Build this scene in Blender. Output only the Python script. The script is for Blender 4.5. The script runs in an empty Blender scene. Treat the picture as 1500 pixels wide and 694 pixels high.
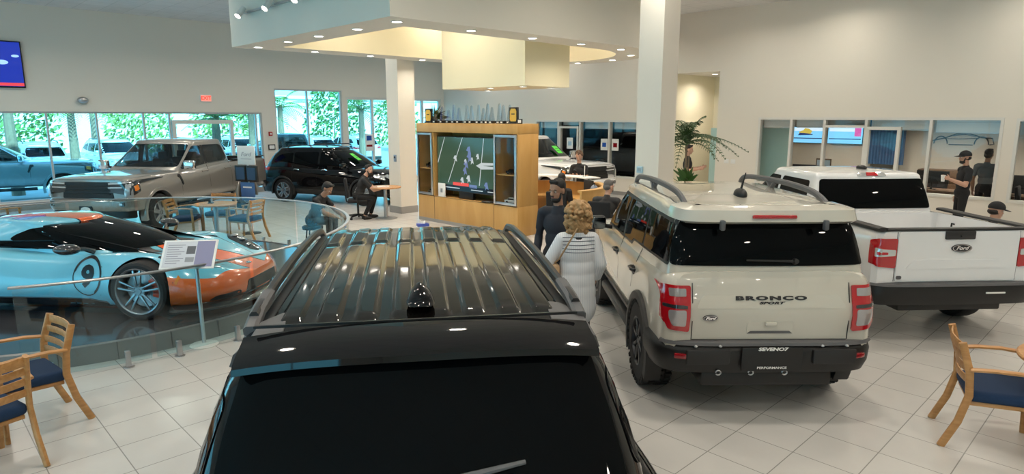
import bpy, bmesh, math, random
import numpy as np
from mathutils import Vector, Matrix, Euler
from mathutils.bvhtree import BVHTree
from mathutils.geometry import delaunay_2d_cdt
R_ = math.radians
random.seed(7)
SC = bpy.context.scene
COL = SC.collection
# the room is turned 44.2 degrees to the camera: a runs along the window wall, b along the office wall
E1 = Vector((.717, .697, 0)); E2 = Vector((-.697, .717, 0)); ROT = math.atan2(.697, .717)
def RP(a, b, z=0): return E1*a + E2*b + Vector((0, 0, z))

# ------------------------------------------------------------------ materials
def nt(m):
    return m.node_tree.nodes, m.node_tree.links
def mat(name, col, rough=.5, metal=0., coat=0., spec=.5, emit=None, es=0., sheen=0., noise=0., nscale=20., bump=0., bscale=60.):
    m = bpy.data.materials.new(name); m.use_nodes = True
    N, L = nt(m); p = N['Principled BSDF']
    p.inputs['Base Color'].default_value = (*col, 1); p.inputs['Roughness'].default_value = rough
    p.inputs['Metallic'].default_value = metal; p.inputs['Coat Weight'].default_value = coat
    p.inputs['Coat Roughness'].default_value = .03; p.inputs['Specular IOR Level'].default_value = spec
    p.inputs['Sheen Weight'].default_value = sheen
    if emit: p.inputs['Emission Color'].default_value = (*emit, 1); p.inputs['Emission Strength'].default_value = es
    if noise or bump:
        tc = N.new('ShaderNodeTexCoord'); nz = N.new('ShaderNodeTexNoise'); L.new(tc.outputs['Object'], nz.inputs['Vector'])
        nz.inputs['Scale'].default_value = nscale; nz.inputs['Detail'].default_value = 4
        if noise:
            mr = N.new('ShaderNodeMapRange'); mr.inputs['To Min'].default_value = 1-noise; mr.inputs['To Max'].default_value = 1+noise
            mx = N.new('ShaderNodeVectorMath'); mx.operation = 'SCALE'; mx.inputs[0].default_value = col
            L.new(nz.outputs['Fac'], mr.inputs['Value']); L.new(mr.outputs['Result'], mx.inputs['Scale']); L.new(mx.outputs[0], p.inputs['Base Color'])
        if bump:
            n2 = N.new('ShaderNodeTexNoise'); n2.inputs['Scale'].default_value = bscale; L.new(tc.outputs['Object'], n2.inputs['Vector'])
            b = N.new('ShaderNodeBump'); b.inputs['Strength'].default_value = bump; b.inputs['Distance'].default_value = .01
            L.new(n2.outputs['Fac'], b.inputs['Height']); L.new(b.outputs['Normal'], p.inputs['Normal'])
    return m
def paint(name, col, flake=.25, rough=.35):
    return mat(name, col, rough, flake, 1.0)
def thin_glass(name, tint, refl=1.0, ior=1.5):
    m = bpy.data.materials.new(name); m.use_nodes = True; N, L = nt(m)
    N.remove(N['Principled BSDF']); out = N['Material Output']
    t = N.new('ShaderNodeBsdfTransparent'); t.inputs['Color'].default_value = (*tint, 1)
    g = N.new('ShaderNodeBsdfGlossy'); g.inputs['Roughness'].default_value = .01; g.inputs['Color'].default_value = (refl, refl, refl, 1)
    f = N.new('ShaderNodeFresnel'); ge = N.new('ShaderNodeNewGeometry'); mr = N.new('ShaderNodeMapRange')   # same reflectance from both faces
    mr.inputs['To Min'].default_value = ior; mr.inputs['To Max'].default_value = 1/ior; L.new(ge.outputs['Backfacing'], mr.inputs['Value']); L.new(mr.outputs[0], f.inputs['IOR'])
    x = N.new('ShaderNodeMixShader'); L.new(f.outputs[0], x.inputs[0]); L.new(t.outputs[0], x.inputs[1]); L.new(g.outputs[0], x.inputs[2])
    L.new(x.outputs[0], out.inputs['Surface'])
    return m
def wood(name, c1, c2, scale=(1, 12, 1), rough=.4):
    m = mat(name, c1, rough); N, L = nt(m); p = N['Principled BSDF']
    tc = N.new('ShaderNodeTexCoord'); mp = N.new('ShaderNodeMapping'); mp.inputs['Scale'].default_value = scale
    nz = N.new('ShaderNodeTexNoise'); nz.inputs['Scale'].default_value = 3; nz.inputs['Detail'].default_value = 6; nz.inputs['Distortion'].default_value = .6
    cr = N.new('ShaderNodeValToRGB'); cr.color_ramp.elements[0].color = (*c1, 1); cr.color_ramp.elements[1].color = (*c2, 1)
    cr.color_ramp.elements[0].position = .35; cr.color_ramp.elements[1].position = .7
    L.new(tc.outputs['Object'], mp.inputs[0]); L.new(mp.outputs[0], nz.inputs['Vector']); L.new(nz.outputs['Fac'], cr.inputs[0]); L.new(cr.outputs[0], p.inputs['Base Color'])
    return m
def tile_mat(name, col, grout, sx, sy, ox=0, oy=0, rough=.25, gw=.006, var=.04, axes='xy'):
    """square grid of tiles with grout, object coordinates"""
    m = mat(name, col, rough); N, L = nt(m); p = N['Principled BSDF']
    tc = N.new('ShaderNodeTexCoord'); mp = N.new('ShaderNodeMapping'); mp.inputs['Location'].default_value = (ox, oy, 0)
    if axes == 'xz':
        sp = N.new('ShaderNodeSeparateXYZ'); cb = N.new('ShaderNodeCombineXYZ'); L.new(tc.outputs['Object'], sp.inputs[0])
        L.new(sp.outputs['X'], cb.inputs['X']); L.new(sp.outputs['Z'], cb.inputs['Y']); L.new(cb.outputs[0], mp.inputs[0])
    else: L.new(tc.outputs['Object'], mp.inputs[0])
    br = N.new('ShaderNodeTexBrick'); br.offset = 0; br.squash = 1
    br.inputs['Scale'].default_value = 1; br.inputs['Brick Width'].default_value = sx; br.inputs['Row Height'].default_value = sy
    br.inputs['Mortar Size'].default_value = gw; br.inputs['Mortar Smooth'].default_value = .1; br.inputs['Bias'].default_value = 0
    br.inputs['Color1'].default_value = (*[c*(1-var) for c in col], 1); br.inputs['Color2'].default_value = (*[c*(1+var) for c in col], 1)
    br.inputs['Mortar'].default_value = (*grout, 1); L.new(mp.outputs[0], br.inputs['Vector'])
    nz = N.new('ShaderNodeTexNoise'); nz.inputs['Scale'].default_value = 2.5; nz.inputs['Detail'].default_value = 8; L.new(tc.outputs['Object'], nz.inputs['Vector'])
    mr = N.new('ShaderNodeMapRange'); mr.inputs['To Min'].default_value = .92; mr.inputs['To Max'].default_value = 1.08; L.new(nz.outputs['Fac'], mr.inputs['Value'])
    sc = N.new('ShaderNodeVectorMath'); sc.operation = 'SCALE'; L.new(br.outputs['Color'], sc.inputs[0]); L.new(mr.outputs[0], sc.inputs['Scale']); L.new(sc.outputs[0], p.inputs['Base Color'])
    return m
def stripes_mat(name, c1, c2, freq, axis='Z', rough=.7, duty=.5):
    m = mat(name, c1, rough); N, L = nt(m); p = N['Principled BSDF']
    tc = N.new('ShaderNodeTexCoord'); sp = N.new('ShaderNodeSeparateXYZ'); L.new(tc.outputs['Object'], sp.inputs[0])
    a = N.new('ShaderNodeMath'); a.operation = 'MULTIPLY'; a.inputs[1].default_value = freq; L.new(sp.outputs[axis], a.inputs[0])
    b = N.new('ShaderNodeMath'); b.operation = 'FRACT'; L.new(a.outputs[0], b.inputs[0])
    c = N.new('ShaderNodeMath'); c.operation = 'LESS_THAN'; c.inputs[1].default_value = duty; L.new(b.outputs[0], c.inputs[0])
    x = N.new('ShaderNodeMix'); x.data_type = 'RGBA'; x.inputs[6].default_value = (*c1, 1); x.inputs[7].default_value = (*c2, 1)
    L.new(c.outputs[0], x.inputs[0]); L.new(x.outputs[2], p.inputs['Base Color'])
    return m

# ------------------------------------------------------------------ objects
def thing(name, label, cat, loc=(0, 0, 0), rz=0, group=None, kind=None):
    o = bpy.data.objects.new(name, None); COL.objects.link(o); o.empty_display_size = .2
    o.location = loc; o.rotation_euler = (0, 0, rz)
    return tag(o, label, cat, group, kind)
def tag(o, label=None, cat=None, group=None, kind=None):
    if label: o['label'] = label
    if cat: o['category'] = cat
    if group: o['group'] = group
    if kind: o['kind'] = kind
    return o
def copy_tree(o, parent=None, **kw):
    c = o.copy(); COL.objects.link(c); c.parent = parent
    for ch in list(o.children): copy_tree(ch, c)
    for k, v in kw.items(): c[k] = v
    return c
class MB:
    """collects shapes, links them as one mesh object"""
    def __init__(s): s.bm = bmesh.new(); s.M = Matrix(); s.mi = 0; s.mats = []
    def _fin(s, verts, m=None):
        for v in verts: v.co = s.M @ v.co
    def add(s, vs, fs, m=None):
        M = s.M if m is None else s.M @ m
        bv = [s.bm.verts.new(M @ Vector(v)) for v in vs]
        out = []
        for f in fs:
            try: fc = s.bm.faces.new([bv[i] for i in f]); fc.material_index = s.mi; out.append(fc)
            except ValueError: pass
        return out
    def box(s, c, d, rot=(0, 0, 0), bev=0, seg=2):
        tmp = bmesh.new(); bmesh.ops.create_cube(tmp, size=1)
        for v in tmp.verts: v.co = Vector((v.co.x*d[0], v.co.y*d[1], v.co.z*d[2]))
        if bev: bmesh.ops.bevel(tmp, geom=tmp.edges[:], offset=min(bev, min(d)*.49), segments=seg, profile=.5, affect='EDGES')
        return s.take(tmp, Matrix.Translation(Vector(c)) @ Euler(rot).to_matrix().to_4x4())
    def take(s, tmp, m=Matrix()):
        tmp.verts.index_update(); vs = [v.co.copy() for v in tmp.verts]; fs = [[v.index for v in f.verts] for f in tmp.faces]
        tmp.free(); s.add(vs, fs, m); return s
    def bx(s, x0, x1, y0, y1, z0, z1, bev=0):
        return s.box(((x0+x1)/2, (y0+y1)/2, (z0+z1)/2), (abs(x1-x0), abs(y1-y0), abs(z1-z0)), bev=bev)
    def cyl(s, p0, p1, r0, r1=None, n=16):
        r1 = r0 if r1 is None else r1
        p0 = Vector(p0); p1 = Vector(p1); q = (p1-p0).to_track_quat('Z', 'Y').to_matrix()
        vs = []
        for p, r in ((p0, r0), (p1, r1)):
            for i in range(n): a = 2*math.pi*i/n; vs.append(p+q @ Vector((r*math.cos(a), r*math.sin(a), 0)))
        fs = [[i, (i+1) % n, n+(i+1) % n, n+i] for i in range(n)]+[list(range(n))[::-1], list(range(n, 2*n))]
        s.add(vs, fs); return s
    def tube(s, pts, r, n=8, sq=None):
        pts = [Vector(p) for p in pts]; m = len(pts); vs = []
        up = None
        for i, p in enumerate(pts):
            t = (pts[min(i+1, m-1)]-pts[max(i-1, 0)]).normalized()
            if up is None: up = Vector((0, 0, 1)) if abs(t.z) < .9 else Vector((1, 0, 0))
            x = t.cross(up).normalized(); y = x.cross(t).normalized(); up = y
            rr = r[i] if isinstance(r, (list, tuple)) else r
            for k in range(n):
                a = 2*math.pi*(k+.5)/n
                ex, ey = (rr*math.cos(a), rr*math.sin(a)) if sq is None else (sq[0]*max(-1, min(1, 1.42*math.cos(a))), sq[1]*max(-1, min(1, 1.42*math.sin(a))))
                vs.append(p+x*ex+y*ey)
        fs = [[i*n+k, i*n+(k+1) % n, (i+1)*n+(k+1) % n, (i+1)*n+k] for i in range(m-1) for k in range(n)]
        fs += [list(range(n))[::-1], [(m-1)*n+k for k in range(n)]]
        s.add(vs, fs); return s
    def lathe(s, prof, n=32, m=None):
        vs = []; k = len(prof)
        for i in range(n):
            a = 2*math.pi*i/n
            for r, z in prof: vs.append((r*math.cos(a), r*math.sin(a), z))
        fs = [[i*k+j, ((i+1) % n)*k+j, ((i+1) % n)*k+j+1, i*k+j+1] for i in range(n) for j in range(k-1)]
        s.add(vs, fs, m)
        return s
    def prism(s, poly, h0, h1, ax='z', m=None):
        n = len(poly)
        f = {'z': lambda u, v, h: (u, v, h), 'y': lambda u, v, h: (u, h, v), 'x': lambda u, v, h: (h, u, v)}[ax]
        vs = [f(u, v, h0) for u, v in poly]+[f(u, v, h1) for u, v in poly]
        fs = [[i, (i+1) % n, n+(i+1) % n, n+i] for i in range(n)]+[list(range(n))[::-1], list(range(n, 2*n))]
        s.add(vs, fs, m); return s
    def ell(s, c, r, rot=(0, 0, 0), u=16, v=10):
        tmp = bmesh.new(); bmesh.ops.create_uvsphere(tmp, u_segments=u, v_segments=v, radius=1)
        if not isinstance(r, (tuple, list)): r = (r, r, r)
        M = Matrix.Translation(Vector(c)) @ Euler(rot).to_matrix().to_4x4() @ Matrix.Diagonal((*r, 1))
        return s.take(tmp, M)
    def build(s, name, m, parent=None, smooth=35, loc=None, rz=0, label=None):
        me = bpy.data.meshes.new(name)
        bmesh.ops.remove_doubles(s.bm, verts=s.bm.verts[:], dist=1e-5)
        bmesh.ops.recalc_face_normals(s.bm, faces=s.bm.faces[:]); s.bm.to_mesh(me); s.bm.free()
        for q in (m if isinstance(m, (list, tuple)) else [m]): me.materials.append(q)
        if smooth:
            me.polygons.foreach_set('use_smooth', [True]*len(me.polygons)); me.set_sharp_from_angle(angle=R_(smooth))
        o = bpy.data.objects.new(name, me); COL.objects.link(o)
        if parent: o.parent = parent
        if loc is not None: o.location = loc
        if rz: o.rotation_euler = (0, 0, rz)
        if label: o['label'] = label
        return o
def B(c, d, rot=(0, 0, 0), bev=.004): 
    m = MB(); m.box(c, d, rot, bev); return m
def rpoly(pts, r, n=4):
    """round the corners of a polygon"""
    if not r: return list(pts)
    out = []; k = len(pts)
    for i in range(k):
        p = Vector(pts[i]); a = Vector(pts[i-1]); b = Vector(pts[(i+1) % k])
        ra = min(r, (a-p).length*.45); rb = min(r, (b-p).length*.45)
        s0 = p+(a-p).normalized()*ra; s1 = p+(b-p).normalized()*rb
        for j in range(n+1):
            t = j/n; out.append(tuple(s0*(1-t)**2+p*2*t*(1-t)+s1*t*t))
    return out
def text_geo(body, size=1., depth=.004, bold=0., xs=1., font_shear=0., gap=1.):
    cu = bpy.data.curves.new('t', 'FONT'); cu.body = body; cu.size = size; cu.extrude = depth; cu.offset = bold; cu.shear = font_shear; cu.space_character = gap
    cu.align_x = 'CENTER'; cu.align_y = 'CENTER'; cu.resolution_u = 3
    o = bpy.data.objects.new('t', cu); COL.objects.link(o)
    dg = bpy.context.evaluated_depsgraph_get(); me = o.evaluated_get(dg).to_mesh()
    vs = [(v.co.x*xs, v.co.y, v.co.z) for v in me.vertices]; fs = [list(p.vertices) for p in me.polygons]
    o.evaluated_get(dg).to_mesh_clear(); bpy.data.objects.remove(o); bpy.data.curves.remove(cu)
    return vs, fs
def text_obj(name, body, m, parent, M, size=.1, depth=.002, bold=0., xs=1., shear=0., label=None, gap=1.):
    mb = MB(); vs, fs = text_geo(body, size, depth, bold, xs, shear, gap); mb.add(vs, fs, M)
    return mb.build(name, m, parent, smooth=0, label=label)
def facing(loc, right, up):
    """matrix putting local x,y (text plane) on right, up at loc"""
    r = Vector(right).normalized(); u = Vector(up).normalized(); n = r.cross(u)
    M = Matrix((r, u, n)).transposed().to_4x4(); M.translation = Vector(loc); return M
def apply_mods(o):
    dg = bpy.context.evaluated_depsgraph_get(); me = bpy.data.meshes.new_from_object(o.evaluated_get(dg))
    old = o.data; o.modifiers.clear(); o.data = me; bpy.data.meshes.remove(old); return o
def cut(o, mb, m=None, op='DIFFERENCE'):
    c = mb.build('cut', m or M_black, smooth=0); c.parent = o.parent
    md = o.modifiers.new('b', 'BOOLEAN'); md.object = c; md.operation = op; md.solver = 'EXACT'; md.material_mode = 'TRANSFER'
    apply_mods(o); bpy.data.objects.remove(c)
    o.data.polygons.foreach_set('use_smooth', [True]*len(o.data.polygons)); o.data.set_sharp_from_angle(angle=R_(35))
    return o
def pchip(kn):
    if not isinstance(kn, (list, tuple)): return lambda x: kn
    if len(kn) == 1: return lambda x: kn[0][1]
    xs = [k[0] for k in kn]; ys = [k[1] for k in kn]; n = len(xs)
    h = [xs[i+1]-xs[i] for i in range(n-1)]; d = [(ys[i+1]-ys[i])/h[i] for i in range(n-1)]
    m = [d[0]]+[0 if d[i-1]*d[i] <= 0 else 2*d[i-1]*d[i]/(d[i-1]+d[i]) for i in range(1, n-1)]+[d[-1]]
    def f(x):
        if x <= xs[0]: return ys[0]
        if x >= xs[-1]: return ys[-1]
        i = 0
        while x > xs[i+1]: i += 1
        t = (x-xs[i])/h[i]
        return ys[i]*(1+2*t)*(1-t)**2+h[i]*m[i]*t*(1-t)**2+ys[i+1]*t*t*(3-2*t)+h[i]*m[i+1]*t*t*(t-1)
    return f
# common materials
M_black = mat('black plastic', (.006, .006, .0065), .42)
M_blacksat = mat('black satin trim', (.02, .02, .022), .35)
M_rub = mat('tyre rubber', (.014, .014, .015), .75, bump=.2)
M_chrome = mat('chrome', (.8, .8, .82), .1, 1.)
M_alu = mat('brushed aluminium', (.62, .63, .65), .3, 1.)
M_steel = mat('satin steel', (.5, .5, .51), .35, 1.)
M_white = mat('white laminate', (.8, .8, .78), .4)
M_paper = mat('white paper', (.82, .82, .8), .7)
M_dark = mat('dark interior', (.012, .012, .014), .6)
M_oak = wood('oak', (.42, .2, .065), (.55, .29, .11), (1, 9, 9))
M_maple = wood('maple veneer', (.52, .29, .085), (.6, .36, .13), (1.2, 1.2, .25), .35)
M_blue = mat('navy upholstery', (.006, .03, .085), .85, bump=.3, bscale=300, noise=.2, nscale=150)
M_blkfab = mat('black fabric', (.012, .012, .014), .9, noise=.2, nscale=100)
M_glasspanel = thin_glass('clear glass', (.86, .95, .96), .9)
M_window = thin_glass('window glass', (.52, .89, 1.0), .7)
M_officeglass = thin_glass('office glass', (.95, .97, .97), .4)
M_mull = mat('window frame metal', (.55, .57, .58), .4, .3)
M_whiteframe = mat('white painted frame', (.72, .71, .67), .45)
# ================================================================== room
CEIL = 5.45; WA = 17.2; WB = 21.8; A0 = -9.; B0 = -9.
M_wall = mat('warm white wall paint', (.78, .735, .655), .75, bump=.04, bscale=200)
M_soff = mat('soffit paint', (.80, .765, .68), .7)
M_sofin = mat('soffit inner yellow paint', (.80, .73, .52), .7)
M_box = mat('hung box cream paint', (.92, .84, .60), .6)
M_floor = tile_mat('grey beige floor tile', (.57, .555, .53), (.28, .27, .255), .457, .457, -1.94, -2.21, .22, .004, .03)
M_ceil = tile_mat('acoustic ceiling tile', (.72, .70, .68), (.55, .54, .52), .61, .61, 0, 0, .9, .008, .02)
M_base = mat('grey base tile', (.30, .29, .28), .4)
def room_obj(mb, name, m, **k):
    return tag(mb.build(name, m, rz=ROT, smooth=0, **k), kind='structure')
m = MB(); m.bx(A0-.2, WA+.2, B0-.2, WB+.25, -.2, 0); room_obj(m, 'floor', M_floor)
m = MB(); m.bx(A0-.2, WA+.2, B0-.2, WB+.3, CEIL, CEIL+.2); room_obj(m, 'ceiling', M_ceil)
# office wall (plane a = WA), openings as (b0, b1, z0, z1)
def wall_strip(mb, plane, thick, u0, u1, ops, axis, top=CEIL):
    def bx(p0, p1, z0, z1):
        if axis == 'a': mb.bx(plane, plane+thick, p0, p1, z0, z1)
        else: mb.bx(p0, p1, plane, plane+thick, z0, z1)
    u = u0
    for (p0, p1, z0, z1) in sorted(ops):
        bx(u, p0, 0, top)
        if z0 > 0: bx(p0, p1, 0, z0)
        if z1 < top: bx(p0, p1, z1, top)
        u = p1
    bx(u, u1, 0, top)
m = MB(); wall_strip(m, WA, .16, B0, WB+.2, [(-2.5, 2.47, .7, 2.48), (2.68, 8.08, .72, 2.5), (9.3, 10.75, 0, 3.78), (11.9, 16.45, .55, 2.41)], 'a')
room_obj(m, 'wall_right', M_wall)
m = MB(); wall_strip(m, WB, .2, A0, WA, [(-8.4, 9.39, .22, 2.66), (9.87, 12.43, .06, 3.47), (12.6, 17.05, .06, 3.25)], 'b')
room_obj(m, 'wall_left', M_wall)
m = MB(); wall_strip(m, A0-.2, .2, B0, WB, [(-6, 15.5, .2, 3.4)], 'a'); room_obj(m, 'wall_back', M_wall)
m = MB(); m.bx(A0, WA, B0-.2, B0, 0, CEIL); room_obj(m, 'wall_near', M_wall)
m = MB()
for u0, u1 in ((B0, 9.3), (10.75, WB)): m.bx(WA-.015, WA, u0, u1, 0, .12)
room_obj(m, 'baseboard_right', M_base)
m = MB()
m.bx(A0, 9.87, WB-.015, WB, 0, .2); m.bx(12.43, 12.6, WB-.015, WB, 0, .12); room_obj(m, 'baseboard_left', M_base)

# ---- windows in the left wall: frame bars and panes, one structure object per pane group
def b_window(name, a0, a1, z0, z1, mull, fw=.05, fm=None, door=None, depth=.1, trans=()):
    f = MB(); y0 = WB+.04
    f.bx(a0, a1, y0, y0+depth, z1-fw, z1); f.bx(a0, a1, y0, y0+depth, z0, z0+fw)
    for a in [a0+fw/2, a1-fw/2]+list(mull): f.bx(a-fw/2, a+fw/2, y0, y0+depth, z0+fw, z1-fw)
    for (p, q, z) in trans: f.bx(p, q, y0, y0+depth, z-fw/2, z+fw/2)
    w = room_obj(f, name, fm or M_mull)
    g = MB(); g.bx(a0+fw, a1-fw, y0+.045, y0+.055, z0+fw, z1-fw); o = g.build('glass_pane', M_window, w, smooth=0)
    return w
b_window('window_1', -8.4, 9.39, .22, 2.66, [-6.4, -4.4, -2.4, -.6, .9, 2.1, 3.38, 4.57, 5.79, 6.51, 9.2])
b_window('window_2', 9.87, 12.43, .06, 3.47, [11.09])
b_window('window_3', 12.6, 17.05, .06, 3.25, [13.75, 14.55, 15.6, 16.12], fw=.09, fm=M_whiteframe)
# glazed exit door set into window 1 and one in window 3
def door_leaf(name, a0, a1, z1):
    f = MB(); y0 = WB+.0; w = .1
    f.bx(a0, a0+w, y0, y0+.12, .1, z1); f.bx(a1-w, a1, y0, y0+.12, .1, z1); f.bx(a0+w, a1-w, y0, y0+.12, z1-.12, z1); f.bx(a0+w, a1-w, y0, y0+.12, .1, .35)
    d = room_obj(f, name, M_whiteframe)
    g = MB(); g.tube([(a1-.2, y0-.05, .95), (a1-.2, y0-.05, 1.35)], .014); g.tube([(a1-.2, y0+.02, .98), (a1-.2, y0-.05, .98)], .01); g.tube([(a1-.2, y0+.02, 1.32), (a1-.2, y0-.05, 1.32)], .01)
    g.build('door_handle', M_alu, d); return d
door_leaf('door_1', 6.56, 8.42, 2.42)
# windows behind the camera side
f = MB()
for q in range(9): b = -6+q*21.5/8; f.bx(A0-.15, A0-.05, b-.03, b+.03, .2, 3.4)
f.bx(A0-.15, A0-.05, -6, 15.5, 3.34, 3.4); f.bx(A0-.15, A0-.05, -6, 15.5, .2, .26); w = room_obj(f, 'window_4', M_mull)
g = MB(); g.bx(A0-.105, A0-.095, -6, 15.5, .2, 3.4); g.build('glass_pane', M_window, w, smooth=0)

# ---- office windows in the right wall
def a_window(name, b0, b1, z0, z1, mull, fw=.06, trans=None, glass=None, door=None):
    f = MB(); x0 = WA-.02; d = .16
    f.bx(x0, x0+d, b0, b1, z1-fw, z1); f.bx(x0, x0+d, b0, b1, z0, z0+fw)
    for b in [b0+fw/2, b1-fw/2]+list(mull): f.bx(x0, x0+d, b-fw/2, b+fw/2, z0+fw, z1-fw)
    for (p, q, z) in trans or (): f.bx(x0, x0+d, p, q, z-fw/2, z+fw/2)
    w = room_obj(f, name, M_whiteframe)
    g = MB(); g.bx(WA+.055, WA+.065, b0+fw, b1-fw, z0+fw, z1-fw); g.build('glass_pane', glass or M_officeglass, w, smooth=0)
    return w
M_blind = mat('roller blind', (.8, .8, .8), .8)
def blind(b0, b1, z0, z1, label):
    o = thing('roller_blind', label, 'blind', RP(WA+.20, (b0+b1)/2, z0), ROT, 'raised roller blinds at the top of the office glass')
    m = MB(); m.bx(-.004, .004, -(b1-b0)/2, (b1-b0)/2, .02, z1-z0); m.build('blind_cloth', M_blind, o)
    m = MB(); m.bx(-.012, .012, -(b1-b0)/2, (b1-b0)/2, 0, .025, .004); m.build('bottom_bar', M_alu, o)
    m = MB(); m.cyl((.03, -(b1-b0)/2, z1-z0-.05), (.03, (b1-b0)/2, z1-z0-.05), .035); m.build('roller', M_alu, o)
    return o
a_window('window_5', 2.68, 8.08, .72, 2.5, [7.19, 6.35, 5.38, 4.02], trans=[(5.38, 6.35, 2.28)])
a_window('window_6', -2.5, 2.47, .7, 2.48, [1.1, -.6])
a_window('window_7', 11.9, 16.45, .55, 2.41, [15.35, 14.36, 13.12])
def door_a(name, b0, b1, z1):
    f = MB(); x = WA-.03; w = .07
    f.bx(x, x+.12, b0, b0+w, .1, z1); f.bx(x, x+.12, b1-w, b1, .1, z1); f.bx(x, x+.12, b0+w, b1-w, z1-w, z1); f.bx(x, x+.12, b0+w, b1-w, .1, .3)
    d = room_obj(f, name, M_whiteframe)
    g = MB(); g.tube([(x-.05, b0+.12, .95), (x-.05, b0+.12, 1.2)], .012); g.build('door_handle', M_alu, d)
door_a('door_2', 4.62, 5.36, 2.28); door_a('door_3', 14.42, 15.3, 2.2)
for q, (p0, p1, z0) in enumerate([(7.25, 8.02, 2.22), (6.41, 7.13, 2.24), (4.08, 5.32, 2.2), (2.74, 3.96, 2.15)]):
    blind(p0, p1, z0, 2.44, ['pale roller blind above the frosted teal office partition', 'pale roller blind above the left end of the blue office screen', 'pale roller blind above the white framed office door', 'pale roller blind above the car outline drawing'][q])
for q, (p0, p1) in enumerate([(15.41, 16.39), (14.42, 15.29), (13.18, 14.3), (11.96, 13.06)]):
    blind(p0, p1, 2.12 if q != 1 else 2.24, 2.36, ['grey blind nearest the wooden kiosk in the far window', 'short grey blind above the far white framed door', 'grey blind above the grille of the dark truck indoors', 'grey blind next to the tall white column in the far window'][q])

# ---- rooms behind the right wall
M_officewall = mat('office beige wall', (.58, .52, .44), .8)
M_officefloor = mat('office carpet', (.10, .085, .07), .95)
M_teal = mat('frosted teal partition', (.42, .62, .60), .5)
def back_room(nm, a1, b0, b1, zc, wm, fm):
    m = MB(); m.bx(a1, a1+.1, b0, b1, 0, zc); m.bx(WA+.16, a1, b0-.1, b0, 0, zc); m.bx(WA+.16, a1, b1, b1+.1, 0, zc); room_obj(m, 'wall_'+nm, wm)
    m = MB(); m.bx(WA+.16, a1, b0, b1, zc, zc+.1); room_obj(m, 'ceiling_'+nm, M_ceil)
    m = MB(); m.bx(WA+.2, a1, b0, b1, -.05, .005); room_obj(m, 'floor_'+nm, fm)
back_room('office', 21.2, -3.0, 9.1, 2.75, M_officewall, M_officefloor)
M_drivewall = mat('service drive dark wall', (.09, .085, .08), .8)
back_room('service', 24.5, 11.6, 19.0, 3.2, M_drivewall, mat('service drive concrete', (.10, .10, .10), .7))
M_corr = mat('corridor cream paint', (.78, .73, .58), .8)
back_room('corridor', 19.6, 9.3, 10.75, 3.78, M_corr, M_floor)
m = MB(); m.bx(19.53, 19.6, 9.75, 10.45, 0, 2.2); m.bx(19.5, 19.6, 9.68, 9.75, 0, 2.27); m.bx(19.5, 19.6, 10.45, 10.52, 0, 2.27); m.bx(19.5, 19.6, 9.75, 10.45, 2.2, 2.27)
d = room_obj(m, 'door_4', M_whiteframe)
m = MB(); m.bx(19.5, 19.53, 9.85, 10.35, .9, 2.1); m.build('door_glass', mat('grey wired glass', (.25, .27, .27), .2), d)
m = MB(); m.bx(17.7, 17.73, 7.35, 8.25, 0, 2.3)
tag(m.build('partition', M_teal, rz=ROT), 'frosted teal glass partition inside the office beside the window corner', 'partition')
m = MB(); m.bx(17.45, 17.47, 9.32, 9.62, 0, 2.2)
tag(m.build('partition', M_teal, rz=ROT), 'narrow frosted teal glass partition in the corridor recess beside the palm', 'partition')

# ---- columns
def column(nm, a, b, s=.26):
    m = MB(); m.bx(a-s, a+s, b-s, b+s, 0, CEIL); c = room_obj(m, nm, M_wall)
    t = MB(); q = s+.015
    t.bx(a-q, a+q, b-q, b-s, 0, .18); t.bx(a-q, a+q, b+s, b+q, 0, .18); t.bx(a-q, a-s, b-s, b+s, 0, .18); t.bx(a+s, a+q, b-s, b+s, 0, .18)
    t.build('base_tile', M_base, c, smooth=0)
column('wall_column_1', 9.92, 14.38); column('wall_column_2', 9.57, 6.31, .235)

# ---- floating soffit: ring with one round end, and the cream box hung inside it
ZS = 3.92; SA, SB0, SB1 = 5.45, 8.1, 13.87; SC_, SR = 11.05, (13.87-8.1)/2
def stadium(a0, ins):
    r = SR-ins; cb = (SB0+SB1)/2; p = [(a0+ins, cb+r), (a0+ins, cb-r)]
    for k in range(33): t = -math.pi/2+math.pi*k/32; p.append((SC_+r*math.cos(t), cb+r*math.sin(t)))
    return p
po = stadium(SA, 0); pi_ = stadium(SA, .75); n = len(po)
m = MB(); vs = [(u, v, ZS) for u, v in po]+[(u, v, CEIL) for u, v in po]+[(u, v, ZS) for u, v in pi_]+[(u, v, CEIL) for u, v in pi_]
fo = [[i, (i+1) % n, n+(i+1) % n, n+i] for i in range(n)]; fb = [[i, (i+1) % n, 2*n+(i+1) % n, 2*n+i] for i in range(n)]
fi = [[2*n+i, 2*n+(i+1) % n, 3*n+(i+1) % n, 3*n+i] for i in range(n)]
ft = [[n+i, n+(i+1) % n, 3*n+(i+1) % n, 3*n+i] for i in range(n)]
m.add(vs, fo+fb+ft); m.mi = 1; m.add(vs, fi); o = m.build('ceiling_soffit', [M_soff, M_sofin], rz=ROT, smooth=20); tag(o, kind='structure')
m = MB(); m.bx(9.4, 10.75, 9.3, 11.95, 3.13, CEIL); room_obj(m, 'ceiling_box', M_box)

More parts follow.
